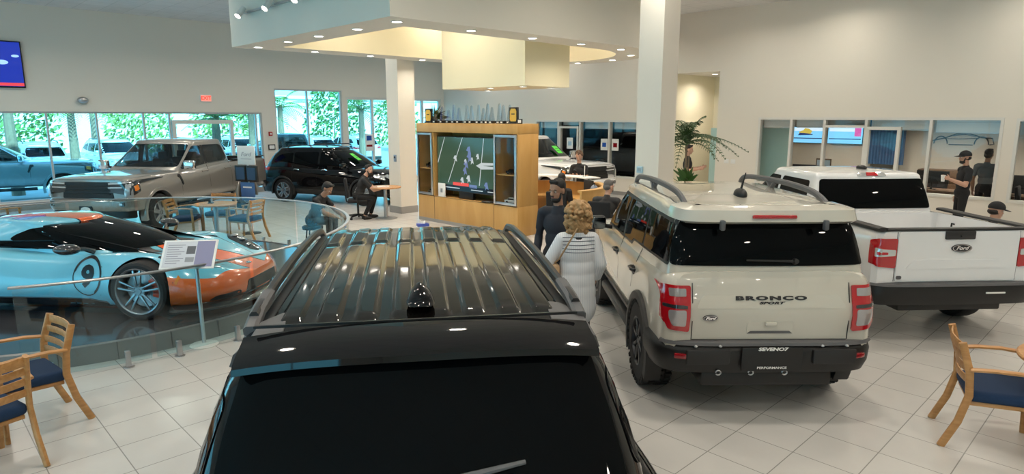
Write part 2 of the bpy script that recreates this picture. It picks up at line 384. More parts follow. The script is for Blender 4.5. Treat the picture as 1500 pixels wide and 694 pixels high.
# ---- downlights
M_lens = mat('lit downlight lens', (1, 1, 1), .5, emit=(1, .93, .82), es=14)
M_lens2 = mat('lit ceiling lamp lens', (1, 1, 1), .5, emit=(1, .93, .82), es=9)
def downlight(a, b, z, label, group, r=.085, power=30, lens=None, src=[None]):
    key = (r, z > 5)
    o = thing('downlight', label, 'ceiling light', RP(a, b, z), 0, group)
    m = MB(); m.lathe([(r*.86, -.001), (r*.9, -.012), (r*1.05, -.014), (r*1.12, -.006), (r*1.12, 0), (r*.86, 0)], 24); m.build('trim_ring', M_white, o)
    m = MB(); m.lathe([(0, -.008), (r*.86, -.008), (r*.86, 0), (0, 0)], 24); m.build('lens', lens or M_lens, o)
    l = bpy.data.lights.new('downlight_lamp', 'AREA'); l.shape = 'DISK'; l.size = r*1.7; l.energy = power; l.color = (1, .9, .76); l.spread = R_(150)
    lo = bpy.data.objects.new('downlight_lamp', l); COL.objects.link(lo); lo.parent = o; lo.location = (0, 0, -.03)
RING = [(5.82, 8.47), (5.82, 9.6), (5.82, 10.9), (5.82, 12.1), (5.82, 13.45), (7.1, 13.5), (8.5, 13.5), (10.0, 13.5), (11.4, 13.45),
        (7.28, 8.46), (8.74, 8.46), (10.12, 8.46), (11.5, 8.52), (12.75, 9.16), (13.42, 10.2), (13.5, 11.4), (12.7, 12.8)]
for i, (a, b) in enumerate(RING):
    downlight(a, b, ZS, 'small round recessed downlight glowing in the underside of the floating soffit', 'downlights in the underside of the floating soffit', power=9)
for a, b in ((9.65, 9.6), (10.5, 9.6), (9.65, 10.6), (10.5, 11.6)):
    downlight(a, b, 3.13, 'small round downlight glowing in the underside of the cream hung box', 'downlights under the cream hung box', r=.075, power=8)
CEILING_LAMPS = [(a, b) for a in (-6.5, -2.5, 1.5, 5.0, 8.8, 12.6, 16.0) for b in (-5.5, -1.5, 2.2, 5.9, 15.2, 18.6)] + [(1.5, 10), (-2.5, 10.), (15.4, 8.), (15.4, 11.8)]
for a, b in CEILING_LAMPS:
    downlight(a, b, CEIL, 'round recessed lamp glowing in the pale tiled ceiling', 'round lamps in the tiled ceiling', r=.15, power=22 if a > 15 else 34, lens=M_lens2)
for a, b in ((7.3, 9.6), (7.3, 12.4), (8.6, 11.0), (11.9, 9.9), (12.2, 12.1), (10, 12.7)):  # unseen lamps added to brighten the ring's inner faces and the hung box
    downlight(a, b, CEIL, 'unseen round lamp added inside the soffit ring to brighten its inner faces', 'unseen lamps added inside the soffit ring', r=.15, power=25, lens=M_lens2)
downlight(18.2, 10.0, 3.78, 'single round downlight in the ceiling of the corridor recess', None, r=.1, power=22)
for a, b in ((19.2, 1), (19.2, 4.2), (19.2, 7)):
    downlight(a, b, 2.75, 'round downlight in the office ceiling behind the glass', 'office downlights behind the glass', r=.1, power=60)
downlight(20, 14.5, 3.2, 'round downlight in the dark service bay behind the far window', None, r=.1, power=10)
# track spots on the soffit side
tr = thing('track_light', 'white track light with three glowing spot heads on the side of the floating soffit', 'track light', RP(SA, 11.7, 4.5), ROT)
m = MB(); m.bx(-.045, -.012, -1.35, 1.35, -.02, .02); m.build('track_rail', M_alu, tr)
for q in (-.45, .55): m = MB(); m.bx(-.012, 0, q-.05, q+.05, -.015, .015); m.build('bracket', M_white, tr)
for y in (-1.15, 0, 1.2):
    m = MB(); m.tube([(-.045, y, 0), (-.13, y, -.02)], .012); m.cyl((-.10, y, .07), (-.24, y-.03, -.10), .05, .06, 20); h = m.build('spot_head', M_white, tr)
    m = MB(); m.cyl((-.241, y-.0302, -.1012), (-.246, y-.0312, -.1075), .05, .05, 20); m.build('lens', M_lens, h)

# ---- wall fittings
def screen_mat(name, build):
    m = mat(name, (0, 0, 0), .15); build(m); return m
M_tvblue = mat('screen deep blue picture', (.0, .0, .0), .1, emit=(.01, .03, .32), es=1.3)
M_tvlite = mat('screen pale oval', (0, 0, 0), .1, emit=(.35, .6, 1), es=1.2)
M_tvred = mat('screen red band', (0, 0, 0), .1, emit=(.9, .08, .1), es=.9)
tv = thing('television', 'black framed wall television with deep blue picture high on the left wall', 'television', RP(2.3, WB, 3.87), ROT)
m = MB(); m.bx(-1.0, .7, -.09, -.02, -.6, .6, .01); m.build('casing', M_black, tv)
m = MB(); m.bx(-.97, .67, -.095, -.09, -.56, .57); p = m.build('screen', M_tvblue, tv)
for (x, z, s) in ((.25, .05, .2), (.55, .22, .12), (-.3, -.05, .24)):
    m = MB(); m.M = Matrix.Translation((x, 0, z)) @ Matrix.Diagonal((1.4, 1, .6, 1)); m.cyl((0, -.097, 0), (0, -.095, 0), s*.5); m.build('picture_oval', M_tvlite, p)
m = MB(); m.bx(-.97, .67, -.097, -.095, -.55, -.47); m.build('picture_band', M_tvred, p)
m = MB(); m.bx(-.3, .3, -.02, 0, -.2, .2); m.build('wall_mount', M_black, tv)
ex = thing('exit_sign', 'red lit exit sign on the wall above the window wall door', 'sign', RP(7.61, WB, 3.1), ROT)
m = MB(); m.bx(-.17, .17, -.05, 0, -.11, .11, .01); m.build('housing', M_white, ex)
m = MB(); m.bx(-.155, .155, -.054, -.05, -.095, .095); m.build('lit_face', mat('exit sign face', (.8, .4, .35), .5, emit=(1, .25, .18), es=.6), ex)
text_obj('lettering', 'EXIT', mat('exit red letters', (.8, .02, .02), .5, emit=(1, .05, .03), es=1.2), ex, facing((0, -.055, 0), (1, 0, 0), (0, 0, 1)), .15, .001, .004)
cm = thing('wall_speaker', 'small grey curved speaker on the left wall above the windows', 'speaker', RP(4.26, WB, 2.98), ROT)
m = MB(); m.ell((0, -.08, 0), (.14, .09, .09)); m.build('body', M_steel, cm); m = MB(); m.bx(-.04, .04, -.04, 0, -.03, .05, .004); m.build('bracket', M_white, cm)
fx = thing('fire_alarm_pull', 'small red fire alarm pull box on the wall strip between the windows', 'alarm', RP(9.64, WB, 1.95), ROT)
m = MB(); m.bx(-.06, .06, -.05, 0, -.07, .07, .006); m.build('body', mat('alarm red', (.5, .02, .02), .4), fx); m = MB(); m.bx(-.03, .03, -.06, -.05, -.03, .03, .004); m.build('lever', M_white, fx)
fb = thing('picture_frame', 'small black framed notice on the wall strip between the windows', 'frame', RP(9.66, WB, 1.5), ROT)
m = MB(); m.bx(-.12, .12, -.03, 0, -.09, .09, .004); m.build('frame', M_black, fb); m = MB(); m.bx(-.09, .09, -.034, -.03, -.06, .06); m.build('notice', M_paper, fb)
fe = thing('fire_extinguisher', 'red fire extinguisher hanging on the wall strip beside the tall window', 'fire extinguisher', RP(9.66, WB-.1, .62), ROT)
m = MB(); m.lathe([(0, 0), (.06, .0), (.065, .03), (.065, .34), (.05, .40), (.02, .43), (.02, .46), (0, .46)], 20); m.build('tank', mat('extinguisher red', (.5, .015, .015), .3), fe)
m = MB(); m.tube([(.0, 0, .46), (.03, 0, .5), (.08, 0, .5)], .012); m.build('handle', M_black, fe); m = MB(); m.tube([(.0, -.02, .46), (-.07, -.04, .44), (-.09, -.05, .2)], .012); m.build('hose', M_black, fe)
m = MB(); m.bx(-.03, .03, .06, .1, .2, .4); m.build('wall_hook', M_black, fe)
th = thing('control_panel', 'small pale blue control box on the face of the tall white column', 'control box', RP(9.57-.235, 6.31+.12, 1.62), ROT)
m = MB(); m.bx(-.04, 0, -.055, .055, -.055, .055, .006); m.build('housing', mat('pale blue plastic', (.4, .58, .68), .5), th); m = MB(); m.bx(-.045, -.04, -.035, .035, -.03, .03); m.build('display', mat('display grey', (.3, .4, .45), .3), th)
for q, b in enumerate((8.95, 8.75)):
    sw = thing('switch_plate', ['wide white switch plate on the wall nearer the corridor recess', 'white outlet plate on the wall nearer the office window'][q], 'switch', RP(WA, b, 1.28), ROT)
    m = MB(); m.bx(-.01, 0, -.07, .07, -.06, .06, .003); m.build('plate', M_white, sw); m = MB(); m.bx(-.014, -.01, -.03, .03, -.03, .03, .002); m.build('rocker', M_paper, sw)
tl = thing('thermostat', 'small grey box on the far column above the round table', 'thermostat', RP(9.92-.26, 14.32, 1.45), ROT)
m = MB(); m.bx(-.03, 0, -.05, .05, -.09, .09, .006); m.build('housing', mat('grey blue plastic', (.3, .38, .5), .4), tl); m = MB(); m.bx(-.034, -.03, -.03, .03, .0, .05); m.build('display', M_black, tl)
# ================================================================== outside the window wall
M_asph = mat('sunlit asphalt', (.33, .34, .35), .9, noise=.15, nscale=3)
m = MB(); m.bx(-45, 60, WB+.3, WB+70, -.22, -.12); tag(m.build('ground_outside', M_asph, rz=ROT, smooth=0), kind='structure')
m = MB(); m.bx(-45, 60, WB+.3, WB+2.6, -.12, -.03); tag(m.build('path_outside', mat('pale concrete walk', (.6, .6, .58), .9), rz=ROT, smooth=0), kind='structure')
M_leaf = [mat('palm leaf green', (.12, .25, .06), .6), mat('pale leaf green', (.24, .38, .10), .6), mat('shrub green', (.08, .2, .05), .7)]
M_trunk = mat('palm trunk', (.25, .19, .13), .9, noise=.3, nscale=12, bump=.4)
def frond(mb, base, az, el, L, droop, n=9, w=.32, leaf=.42, twist=0):
    """a feather frond: rachis plus paired leaflets"""
    base = Vector(base); d = Vector((math.cos(az)*math.cos(el), math.sin(az)*math.cos(el), math.sin(el))); pts = []
    for i in range(n+1):
        t = i/n; pts.append(base+d*(L*t)+Vector((0, 0, -droop*L*t*t)))
    mb.tube(pts, [max(.004, .018*(1-i/n)) for i in range(n+1)], 5)
    sd = d.cross(Vector((0, 0, 1))).normalized()
    for i in range(1, n*2+1):
        t = i/(n*2); k = min(n-1, int(t*n)); p = pts[k].lerp(pts[k+1], t*n-k) if k < n else pts[n]
        tg = (pts[min(n, k+1)]-pts[k]).normalized(); ll = leaf*L*.5*math.sin(math.pi*min(1, .12+.85*t))
        for s in (-1, 1):
            e = p+(sd*s*.85+tg*.55+Vector((0, 0, -.28))).normalized()*ll; c = (e-p)
            b = tg*.022*L*.5
            mb.add([p-b, p+b, p+c*.6+b*.8+Vector((0, 0, .03)), e, p+c*.6-b*.8+Vector((0, 0, .03))], [[0, 1, 2, 3, 4]])
def palm(loc, H, L, label, nf=16, tr=.16, leafm=0, group=None, cat='palm tree', lean=.0, seed=0):
    rnd = random.Random(seed); o = thing('palm_tree', label, cat, loc, rnd.uniform(0, 6), group)
    m = MB(); m.tube([(lean*H*(t/6)**2, 0, H*t/6) for t in range(7)], [tr*(1.25-.45*t/6) for t in range(7)], 10); m.build('trunk', M_trunk, o)
    m = MB()
    for i in range(nf):
        frond(m, (lean*H, 0, H-.05), i*2.399+rnd.uniform(-.2, .2), rnd.uniform(-.1, 1.25), L*rnd.uniform(.8, 1.05), rnd.uniform(.35, .7))
    m.build('fronds', M_leaf[leafm], o); return o
PALMS = [(3.2, 27.5, 3.6, 2.2, 1, 'pale green palm outside, leftmost seen through the window wall'), (5.6, 31, 3.0, 2.4, 1, 'broad palm outside behind the silver pickup bonnet'), (7.4, 36, 3.6, 2.6, 1, 'palm outside seen above the silver pickup roof'),
         (8.9, 24.7, 2.6, 1.2, 0, 'dark palm trunk outside near the end of the low windows'), (12.0, 29, 3.0, 2.4, 0, 'palm outside in the left pane of the tall window'), (15.2, 33, 3.2, 2.4, 1, 'palm outside in the right pane of the tall window'),
         (18.2, 30, 3.0, 2.4, 0, 'palm outside behind the white framed door panes'), (0., 33, 4.2, 2.6, 0, 'tall palm outside at the left edge of the window wall')]
for i, (a, b, H, L, lm, lb) in enumerate(PALMS): palm(RP(a, b, -.12), H, L, lb, leafm=lm, seed=i+3, group=None)
def bush(loc, r, h, label, lm, seed, group=None):
    rnd = random.Random(seed); o = thing('shrub', label, 'shrub', loc, 0, group); m = MB()
    for k in range(1100):
        a = rnd.uniform(0, 6.28); q = rnd.random()**.4; zz = rnd.random(); rr = r*q*(1-.35*zz**3)
        p = Vector((rr*math.cos(a), rr*math.sin(a), h*(.1+.9*zz))); n = Vector((rnd.gauss(0, 1), rnd.gauss(0, 1), rnd.gauss(.3, 1))).normalized(); u = n.orthogonal().normalized(); v = n.cross(u); s = r*.085
        m.add([p-u*s, p-v*s*.5, p+u*s, p+v*s*.5], [[0, 1, 2, 3]])
    m.build('foliage', M_leaf[lm], o); m = MB(); m.tube([(0, 0, 0), (0, 0, h*.5)], [.06, .03]); m.build('stem', M_trunk, o)
for i, (a, b, r, h, lb) in enumerate([(3.4, 44, 2.6, 4.4, 'large leafy tree far outside at the left of the window wall'), (7.5, 46, 2.8, 5, 'large leafy tree far outside behind the silver pickup'), (11.5, 45, 2.6, 4.6, 'leafy tree far outside behind the glazed door'),
                                     (16, 44, 2.8, 5., 'leafy tree far outside behind the tall window'), (20.5, 43, 2.8, 5, 'leafy tree far outside behind the black crossover bonnet'), (25, 40, 2.4, 4.6, 'leafy tree far outside near the room corner'), (-1, 46, 2.8, 5, 'leafy tree far outside, leftmost of the row')]):
    bush(RP(a+(a-11)*.35, b+4*(i % 2), -.12), r*.8, h, lb, (1, 0, 1, 1, 2, 0, 1)[i], i)
m = MB(); m.bx(-30, 50, 58, 62, -.12, 4.2); m.bx(-30, 50, 57.8, 62.2, 4.2, 4.5)
tag(m.build('building_outside', mat('far pale building', (.75, .76, .76), .8), rz=ROT, smooth=0), 'long pale low building far across the car park', 'building')
# ================================================================== vehicle building
def chaikin(p, it=2):
    for _ in range(it):
        q = [p[0]]
        for i in range(len(p)-1):
            a, b = p[i], p[i+1]
            if i > 0: q.append((a[0]*.75+b[0]*.25, a[1]*.75+b[1]*.25))
            if i < len(p)-2: q.append((a[0]*.25+b[0]*.75, a[1]*.25+b[1]*.75))
        q.append(p[-1]); p = q
    return p
def body_mesh(mb, x0, x1, P, nx=56, it=2, shift=None):
    """lower body: cross-section stations along x. P: zb bottom, wb, z1, wm widest, z2, ws/zs shoulder, wt/ze top edge, zt centre top, cf/cr corner (length, inset)"""
    F = {k: pchip(v) for k, v in P.items() if k not in ('cf', 'cr')}
    rings = []
    for i in range(nx+1):
        t = i/nx; t = .5*t+.5*(.5-.5*math.cos(math.pi*t)); x = x0+(x1-x0)*t; ins = 0
        for d, (rl, iw) in ((x1-x, P['cf']), (x-x0, P['cr'])):
            if d < rl: ins += iw*(1-math.sqrt(max(0, 1-(1-d/rl)**2)))
        g = {k: f(x) for k, f in F.items()}
        q = max(.05, 1-ins/g['wm']); hp = [(0, g['zb']), (g['wb']*q, g['zb']), (g['wm']*q, g['z1']), (g['wm']*q, g['z2']), (g['ws']*q, g['zs']), (g['wt']*q, g['ze']), (0, g['zt'])]
        hp = chaikin(hp, it); rg = hp+[(-y, z) for y, z in hp[-2:0:-1]]
        pr = []
        for y, z in rg:
            p = (x, y, z)
            if shift: p = shift(x, y, z)
            pr.append(p)
        rings.append(pr)
    k = len(rings[0]); vs = [p for r in rings for p in r]
    fs = [[i*k+j, i*k+(j+1) % k, (i+1)*k+(j+1) % k, (i+1)*k+j] for i in range(nx) for j in range(k)]
    h = k//2
    for base, rev in ((0, 1), (nx*k, 0)):
        for j in range(h):
            a, b, c, d = base+j, base+j+1, base+(k-j-1) % k, base+(k-j) % k
            q = [a, b, c, d] if j > 0 else [a, b, c]
            if j == h-1: q = [a, b, d]
            fs.append(q[::-1] if rev else q)
    mb.add(vs, fs); return mb
def cabin_mesh(mb, levels, re=.08, crown=.05, dz=None, nf=10, na=6, ns=18, nl=12, bulge=.02):
    """greenhouse: plan outlines stacked in z. level = (z, xf, xr, wf, wr, rc_front, rc_rear, bow_front, bow_rear)"""
    fs_ = [pchip([(l[0], l[i]) for l in levels]) for i in range(1, 9)]
    z0, z1 = levels[0][0], levels[-1][0]
    def ring(xf, xr, wf, wr, rf, rr, bf, br):
        h = []
        yf = wf-rf; yr = wr-rr
        for i in range(nf+1): y = yf*i/nf; h.append((xf-bf*(y/wf)**2, y))
        xs = xf-bf*(yf/wf)**2; c = (xf-bf, wf); e = (xf-bf-rf, wf)
        for i in range(1, na+1): t = i/na; h.append(((1-t)**2*xs+2*t*(1-t)*c[0]+t*t*e[0], (1-t)**2*yf+2*t*(1-t)*c[1]+t*t*e[1]))
        xb = xr+br*(yr/wr)**2; c2 = (xr+br, wr); e2 = (xr+br+rr, wr)
        for i in range(1, ns): t = i/ns; h.append((e[0]+(e2[0]-e[0])*t, wf+(wr-wf)*t+bulge*math.sin(math.pi*t)))
        for i in range(na+1): t = i/na; h.append(((1-t)**2*e2[0]+2*t*(1-t)*c2[0]+t*t*xb, (1-t)**2*e2[1]+2*t*(1-t)*c2[1]+t*t*yr))
        for i in range(nf-1, -1, -1): y = yr*i/nf; h.append((xr+br*(y/wr)**2, y))
        return h+[(x, -y) for x, y in h[-2:0:-1]]
    R = []
    for i in range(nl+1):
        z = z0+(z1-z0)*i/nl; R.append([(x, y, z) for x, y in ring(*[f(z) for f in fs_])])
    g = [f(z1) for f in fs_]
    for k in range(1, 7):
        a = k/6*math.pi/2; q = re*(1-math.cos(a)); zz = z1+re*math.sin(a)
        R.append([(x, y, zz) for x, y in ring(g[0]-q*1.6, g[1]+q*1.2, g[2]-q, g[3]-q, *g[4:])])
    top = R[-1]; cx = (g[0]+g[1])/2; zt = z1+re
    for s in (.93, .84, .72, .58, .42, .25, .1): R.append([(cx+(x-cx)*s, y*s, zt+crown*(1-s*s)) for x, y, _ in top])
    R.append([(cx, 0, zt+crown)]*len(top))
    n = len(top); vs = []
    for r in R:
        for x, y, z in r:
            if dz: z += dz(x)*max(0, min(1, (z-z0)/(z1-z0)))
            vs.append((x, y, z))
    fs = [[i*n+j, (i*n+(j+1) % n), (i+1)*n+(j+1) % n, (i+1)*n+j] for i in range(len(R)-2) for j in range(n)]
    b = (len(R)-2)*n; c = len(R)*n-1
    fs += [[b+j, b+(j+1) % n, c] for j in range(n)]
    fs.append(list(range(n))[::-1]); mb.add(vs, fs); return mb
class Car:
    def __init__(s, name, label, cat, loc, rz, group=None, tilt=0):
        s.r = thing(name, label, cat, loc, rz, group); s.bvh = None; s.bod = []
    def shell(s, name, mb, m, angle=40):
        o = mb.build(name, m, s.r, smooth=angle); s.bod.append(o); return o
    def scan(s):
        vs = []; fs = []
        for o in s.bod:
            k = len(vs); vs += [v.co.copy() for v in o.data.vertices]; fs += [[k+i for i in p.vertices] for p in o.data.polygons]
        s.bvh = BVHTree.FromPolygons(vs, fs)
    def hit(s, axis, sg, u, v):
        if axis == 'y': o = Vector((u, sg*3, v)); d = Vector((0, -sg, 0))
        elif axis == 'x': o = Vector((sg*5, u, v)); d = Vector((-sg, 0, 0))
        else: o = Vector((u, v, 4)); d = Vector((0, 0, -1))
        p, n, _, _ = s.bvh.ray_cast(o, d)
        if p is None: p, n, _, _ = s.bvh.find_nearest(o+d*(2.2 if axis == 'y' else (2.6 if axis == 'x' else 3)))
        if n.dot(d) > 0: n = -n
        return p, n
    def mesh(s, mb, poly, axis, sg, off=.006, res=.07, inn=.006, fn=None):
        P = []
        for i in range(len(poly)):
            a = Vector(poly[i]); b = Vector(poly[(i+1) % len(poly)]); k = max(1, int((b-a).length/res))
            for j in range(k): P.append(a.lerp(b, j/k))
        nb = len(P); xs = [p.x for p in P]; ys = [p.y for p in P]
        def inside(q):
            c = False; j = nb-1
            for i in range(nb):
                if (P[i].y > q[1]) != (P[j].y > q[1]) and q[0] < (P[j].x-P[i].x)*(q[1]-P[i].y)/(P[j].y-P[i].y)+P[i].x: c = not c
                j = i
            return c
        pts = list(P); u = min(xs)+res*.5
        while u < max(xs):
            v = min(ys)+res*.5
            while v < max(ys):
                if inside((u, v)) and min((p.x-u)**2+(p.y-v)**2 for p in P) > (res*.4)**2: pts.append(Vector((u, v)))
                v += res
            u += res
        vv, _, ff, *_ = delaunay_2d_cdt(pts, [(i, (i+1) % nb) for i in range(nb)], [], 1, 1e-6)
        H = [s.hit(axis, sg, p.x, p.y) for p in vv]
        o = [p+n*(off+(fn(q.x, q.y) if fn else 0)) for (p, n), q in zip(H, vv)]; k = len(o)
        i_ = [p-n*inn for p, n in H]
        fs = [list(f) for f in ff]; cnt = {}
        for f in fs:
            for a, b in zip(f, f[1:]+f[:1]): cnt[(a, b)] = cnt.get((a, b), 0)+1
        sk = [[b, a, a+k, b+k] for (a, b) in cnt if (b, a) not in cnt]
        mb.add(o+i_, fs+sk)
    def patch(s, name, poly, axis, sg, m, off=.006, res=.07, r=0, parent=None, label=None, inn=.006, fn=None, both=False):
        """a panel laid on the body: outline in the plane across axis, pressed onto the surface"""
        out = None
        for q in ((sg, -sg) if (both and axis == 'y') else (sg,)):
            mb = MB(); s.mesh(mb, rpoly(poly, r), axis, q, off, res, inn, fn); out = mb.build(name, m, parent or s.r, smooth=50, label=label)
        if both and axis != 'y':
            pl = [((-u, v) if axis == 'x' else (u, -v)) for u, v in poly][::-1]
            mb = MB(); s.mesh(mb, rpoly(pl, r), axis, sg, off, res, inn, fn); mb.build(name, m, parent or s.r, smooth=50, label=label)
        return out
    def strip(s, mb, line, axis, sg, w, off=.004):
        """a thin line of constant width laid on the surface"""
        L = [Vector(p) for p in line]; l = []; r = []
        for i, p in enumerate(L):
            t = (L[min(i+1, len(L)-1)]-L[max(i-1, 0)]).normalized(); n = Vector((-t.y, t.x))*w/2; l.append(tuple(p+n)); r.append(tuple(p-n))
        s.mesh(mb, l+r[::-1], axis, sg, off, .12, .003)
    def text(s, name, body, axis, sg, c, size, m, depth=.004, bold=0, xs=1, shear=0, parent=None, off=.003, gap=1.):
        """lettering laid on the surface round point c"""
        p, n = s.hit(axis, sg, *c)
        up = Vector((0, 0, 1)); up = (up-n*up.dot(n)).normalized(); rt = up.cross(n)
        return text_obj(name, body, m, parent or s.r, facing(p+n*off, rt, up), size, depth, bold, xs, shear, gap=gap)
    def oval(s, name, axis, sg, c, w, h, m1, m2, word='Ford', off=.002):
        p, n = s.hit(axis, sg, *c)
        up = Vector((0, 0, 1)); up = (up-n*up.dot(n)).normalized(); rt = up.cross(n); M = facing(p+n*off, rt, up)
        mb = MB(); mb.M = M
        mb.prism([(w/2*math.cos(t*.2618), h/2*math.sin(t*.2618)) for t in range(24)], -.01, .008); b = mb.build(name, m1, s.r, smooth=0)
        mb = MB(); q = [(w/2*.93*math.cos(t*.2618), h/2*.88*math.sin(t*.2618)) for t in range(24)]; q2 = [(x*.94, y*.9) for x, y in q]
        vs = [(x, y, .0085) for x, y in q]+[(x, y, .0085) for x, y in q2]; mb.add(vs, [[i, (i+1) % 24, 24+(i+1) % 24, 24+i] for i in range(24)], M); mb.build('badge_rim', m2, b, smooth=0)
        if word: text_obj('badge_script', word, m2, b, M @ Matrix.Translation((0, 0, .008)), h*.62, .001, .002, 1.25, .35)
        return b
    def arch_cut(s, o, wx, r, ym, w=.34, m=None):
        for x in wx:
            for sg in (-1, 1):
                mb = MB(); mb.cyl((x, sg*(ym-w), r[1]), (x, sg*(ym+.3), r[1]), r[0], n=40); cut(o, mb, m or M_black)
    def arch_trim(s, wx, rz, ym, rin, rout, m, a0=-20, a1=200, depth=.03, name='arch_trim', out=.012, dep=.12):
        for x in wx:
            for sg in (-1, 1):
                mb = MB(); vs = []; k = 28
                for i in range(k+1):
                    a = R_(a0+(a1-a0)*i/k)
                    for (rr, yy) in ((rin, ym-dep), (rin, ym+out), (rin+.012, ym+out+.01), (rout-.01, ym+out+.006), (rout, ym+out-.01), (rout, ym-dep)):
                        vs.append((x+rr*math.cos(a), sg*yy, rz+rr*math.sin(a)))
                mb.add(vs, [[i*6+j, (i+1)*6+j, (i+1)*6+(j+1) % 6, i*6+(j+1) % 6] for i in range(k) for j in range(6)]+[[0, 1, 2, 3, 4, 5], [k*6+j for j in range(6)][::-1]])
                mb.build(name, m, s.r, smooth=40)
    def wheels(s, wx, r, width, ym, rimr, style, rim_m, tread=False, caliper=None, hub=None):
        mb = MB(); h = width/2
        M = Matrix.Rotation(R_(-90), 4, 'X')    # local z of the lathe -> +y outward
        mb.lathe([(rimr*.96, -h), (r*.9, -h), (r*.975, -h*.86), (r, -h*.6), (r, h*.6), (r*.975, h*.86), (r*.9, h), (rimr*1.02, h*1.0), (rimr*.98, h*.9), (rimr*.96, -h)], 48, M)
        if tread:
            for i in range(36):
                a = 2*math.pi*i/36
                for j, y in enumerate((-.36, -.12, .12, .36)):
                    aa = a+(j % 2)*.087
                    mb.box((r*1.0*math.cos(aa), y*width, r*1.0*math.sin(aa)), (.03, width*.2, .044), (0, -aa, .25*(-1)**j))
                for y in (-1, 1): mb.box((r*.975*math.cos(a), y*h*.96, r*.975*math.sin(a)), (.05, .022, .035), (0, -a, 0))
        base = mb.build('wheel', M_rub, s.r, smooth=30)
        mb = MB(); mb.lathe([(rimr*1.02, h*.93), (rimr*.93, h*.8), (rimr*.9, 0), (rimr*.93, -h*.9), (rimr*1.0, -h*.95)], 40, M)
        mb.lathe([(rimr*1.03, h*.97), (rimr*1.0, h*1.03), (rimr*.95, h*.98), (rimr*.92, h*.8)], 40, M)
        n, w, tw = style
        for i in range(n):
            a = 2*math.pi*i/n+.3
            for sgn in ((-1, 1) if tw else (0,)):
                a1 = a+sgn*tw; pi = Vector((.055*math.cos(a+sgn*.35), h*.72, .055*math.sin(a+sgn*.35))); po_ = Vector((rimr*.95*math.cos(a1), h*.88, rimr*.95*math.sin(a1)))
                d = (po_-pi); mb.box((pi+po_)/2, (d.length, w*.9, w), (0, -math.atan2(d.z, d.x), 0), bev=w*.25)
        mb.cyl((0, h*.45, 0), (0, h*.82, 0), .085, .07, 24); mb.cyl((0, h*.82, 0), (0, h*.88, 0), .035, .03, 16)
        for i in range(5): a = 2*math.pi*i/5; mb.cyl((.052*math.cos(a), h*.7, .052*math.sin(a)), (.052*math.cos(a), h*.86, .052*math.sin(a)), .009, n=8)
        rim = mb.build('rim', rim_m, base, smooth=30)
        mb = MB(); mb.cyl((0, -.02, 0), (0, .0, 0), rimr*.78, n=40); mb.build('brake_disc', M_steel, base)
        mb = MB(); mb.cyl((0, -.03, 0), (0, -.10, 0), rimr*.93, n=32); mb.build('inner_shield', M_black, base)
        if caliper:
            mb = MB()
            for k in range(5): a = 2.5+k*.22; mb.box((rimr*.68*math.cos(a), .03, rimr*.68*math.sin(a)), (rimr*.32, .075, .075), (0, -a, 0), bev=.01)
            mb.build('brake_caliper', caliper, base)
        first = True
        for x in wx:
            for sg in (1, -1):
                o = base if first else copy_tree(base, s.r)
                first = False
                o.location = (x, sg*(ym-h), r); o.rotation_euler = (0, 0, 0 if sg > 0 else math.pi)
    def lines(s, side=(), rear=(), front=(), top=(), w=.007, m=None):
        for l, ax, q in [(l, 'y', q) for l in side for q in (1, -1)]+[(l, 'x', -1) for l in rear]+[(l, 'x', 1) for l in front]+[(l, 'z', 1) for l in top]:
            mb = MB(); s.strip(mb, l, ax, q, w, .0015); mb.build('panel_gap', m or M_black, s.r, smooth=0)
    def mirror(s, x, y, z, m, m2, sz=(.12, .2, .16), arm=.08):
        for sg in (1, -1):
            mb = MB(); mb.box((x, sg*(y+arm+sz[1]/2), z), sz, (0, 0, sg*.12), bev=.045, seg=3); o = mb.build('wing_mirror', m, s.r)
            mb = MB(); mb.tube([(x, sg*(y-.03), z-sz[2]*.35), (x, sg*(y+arm+.03), z-sz[2]*.25)], .028); mb.build('mirror_arm', M_black, o)
            mb = MB(); mb.box((x-sz[0]/2-.002, sg*(y+arm+sz[1]/2), z), (.008, sz[1]*.82, sz[2]*.78), (0, 0, sg*.12), bev=.003); mb.build('mirror_glass', M_mirror, o)
M_tint = mat('dark tinted car glass', (.002, .0025, .003), .015, 0, .0, .13)
M_carglass = thin_glass('car glass', (.42, .5, .5), 1.0)
M_sideglass = thin_glass('tinted side glass', (.16, .18, .19), 1.0)
M_red = mat('red lamp lens', (.42, .006, .012), .08, 0, 1)
M_reddark = mat('deep red reflector', (.25, .005, .01), .15, 0, 1)
M_amber = mat('amber lens', (.8, .22, .01), .15, 0, 1)
M_lampclear = mat('clear lamp lens', (.62, .64, .66), .08, .6, 1)
M_mirror = mat('dim mirror glass', (.22, .24, .26), .04, 1.)
M_cell = mat('smoky lamp cell', (.40, .38, .39), .1, .4, 1)
M_lampdark = mat('dark lamp housing', (.03, .035, .04), .08, .3, 1)
M_rimdark = mat('dark alloy', (.05, .05, .055), .3, .9)
M_rimgrey = mat('machined grey alloy', (.38, .38, .4), .28, .9)
M_clad = mat('grey black cladding', (.014, .014, .015), .5)
M_cladgrey = mat('dark grey cladding', (.10, .10, .105), .5)
M_bluebadge = mat('deep blue badge', (.01, .03, .12), .2, 0, 1)
M_seat = mat('dark leather', (.03, .028, .027), .5)
M_green = mat('bright green windscreen card', (.12, .75, .08), .6)
M_mats = mat('matt white', (.8, .8, .8), .6)
def seats(car, rows, zf=.55, w=.25, h=.62):
    for x in rows:
        for y in (-.38, .38):
            mb = MB(); mb.box((x, y, zf+.22), (.5, .5, .2), bev=.06); mb.box((x-.26, y, zf+.55), (.16, .5, h), (0, -.2, 0), bev=.06); mb.box((x-.36, y, zf+.93), (.1, .26, .2), (0, -.15, 0), bev=.04)
            mb.build('car_seat', M_seat, car.r)
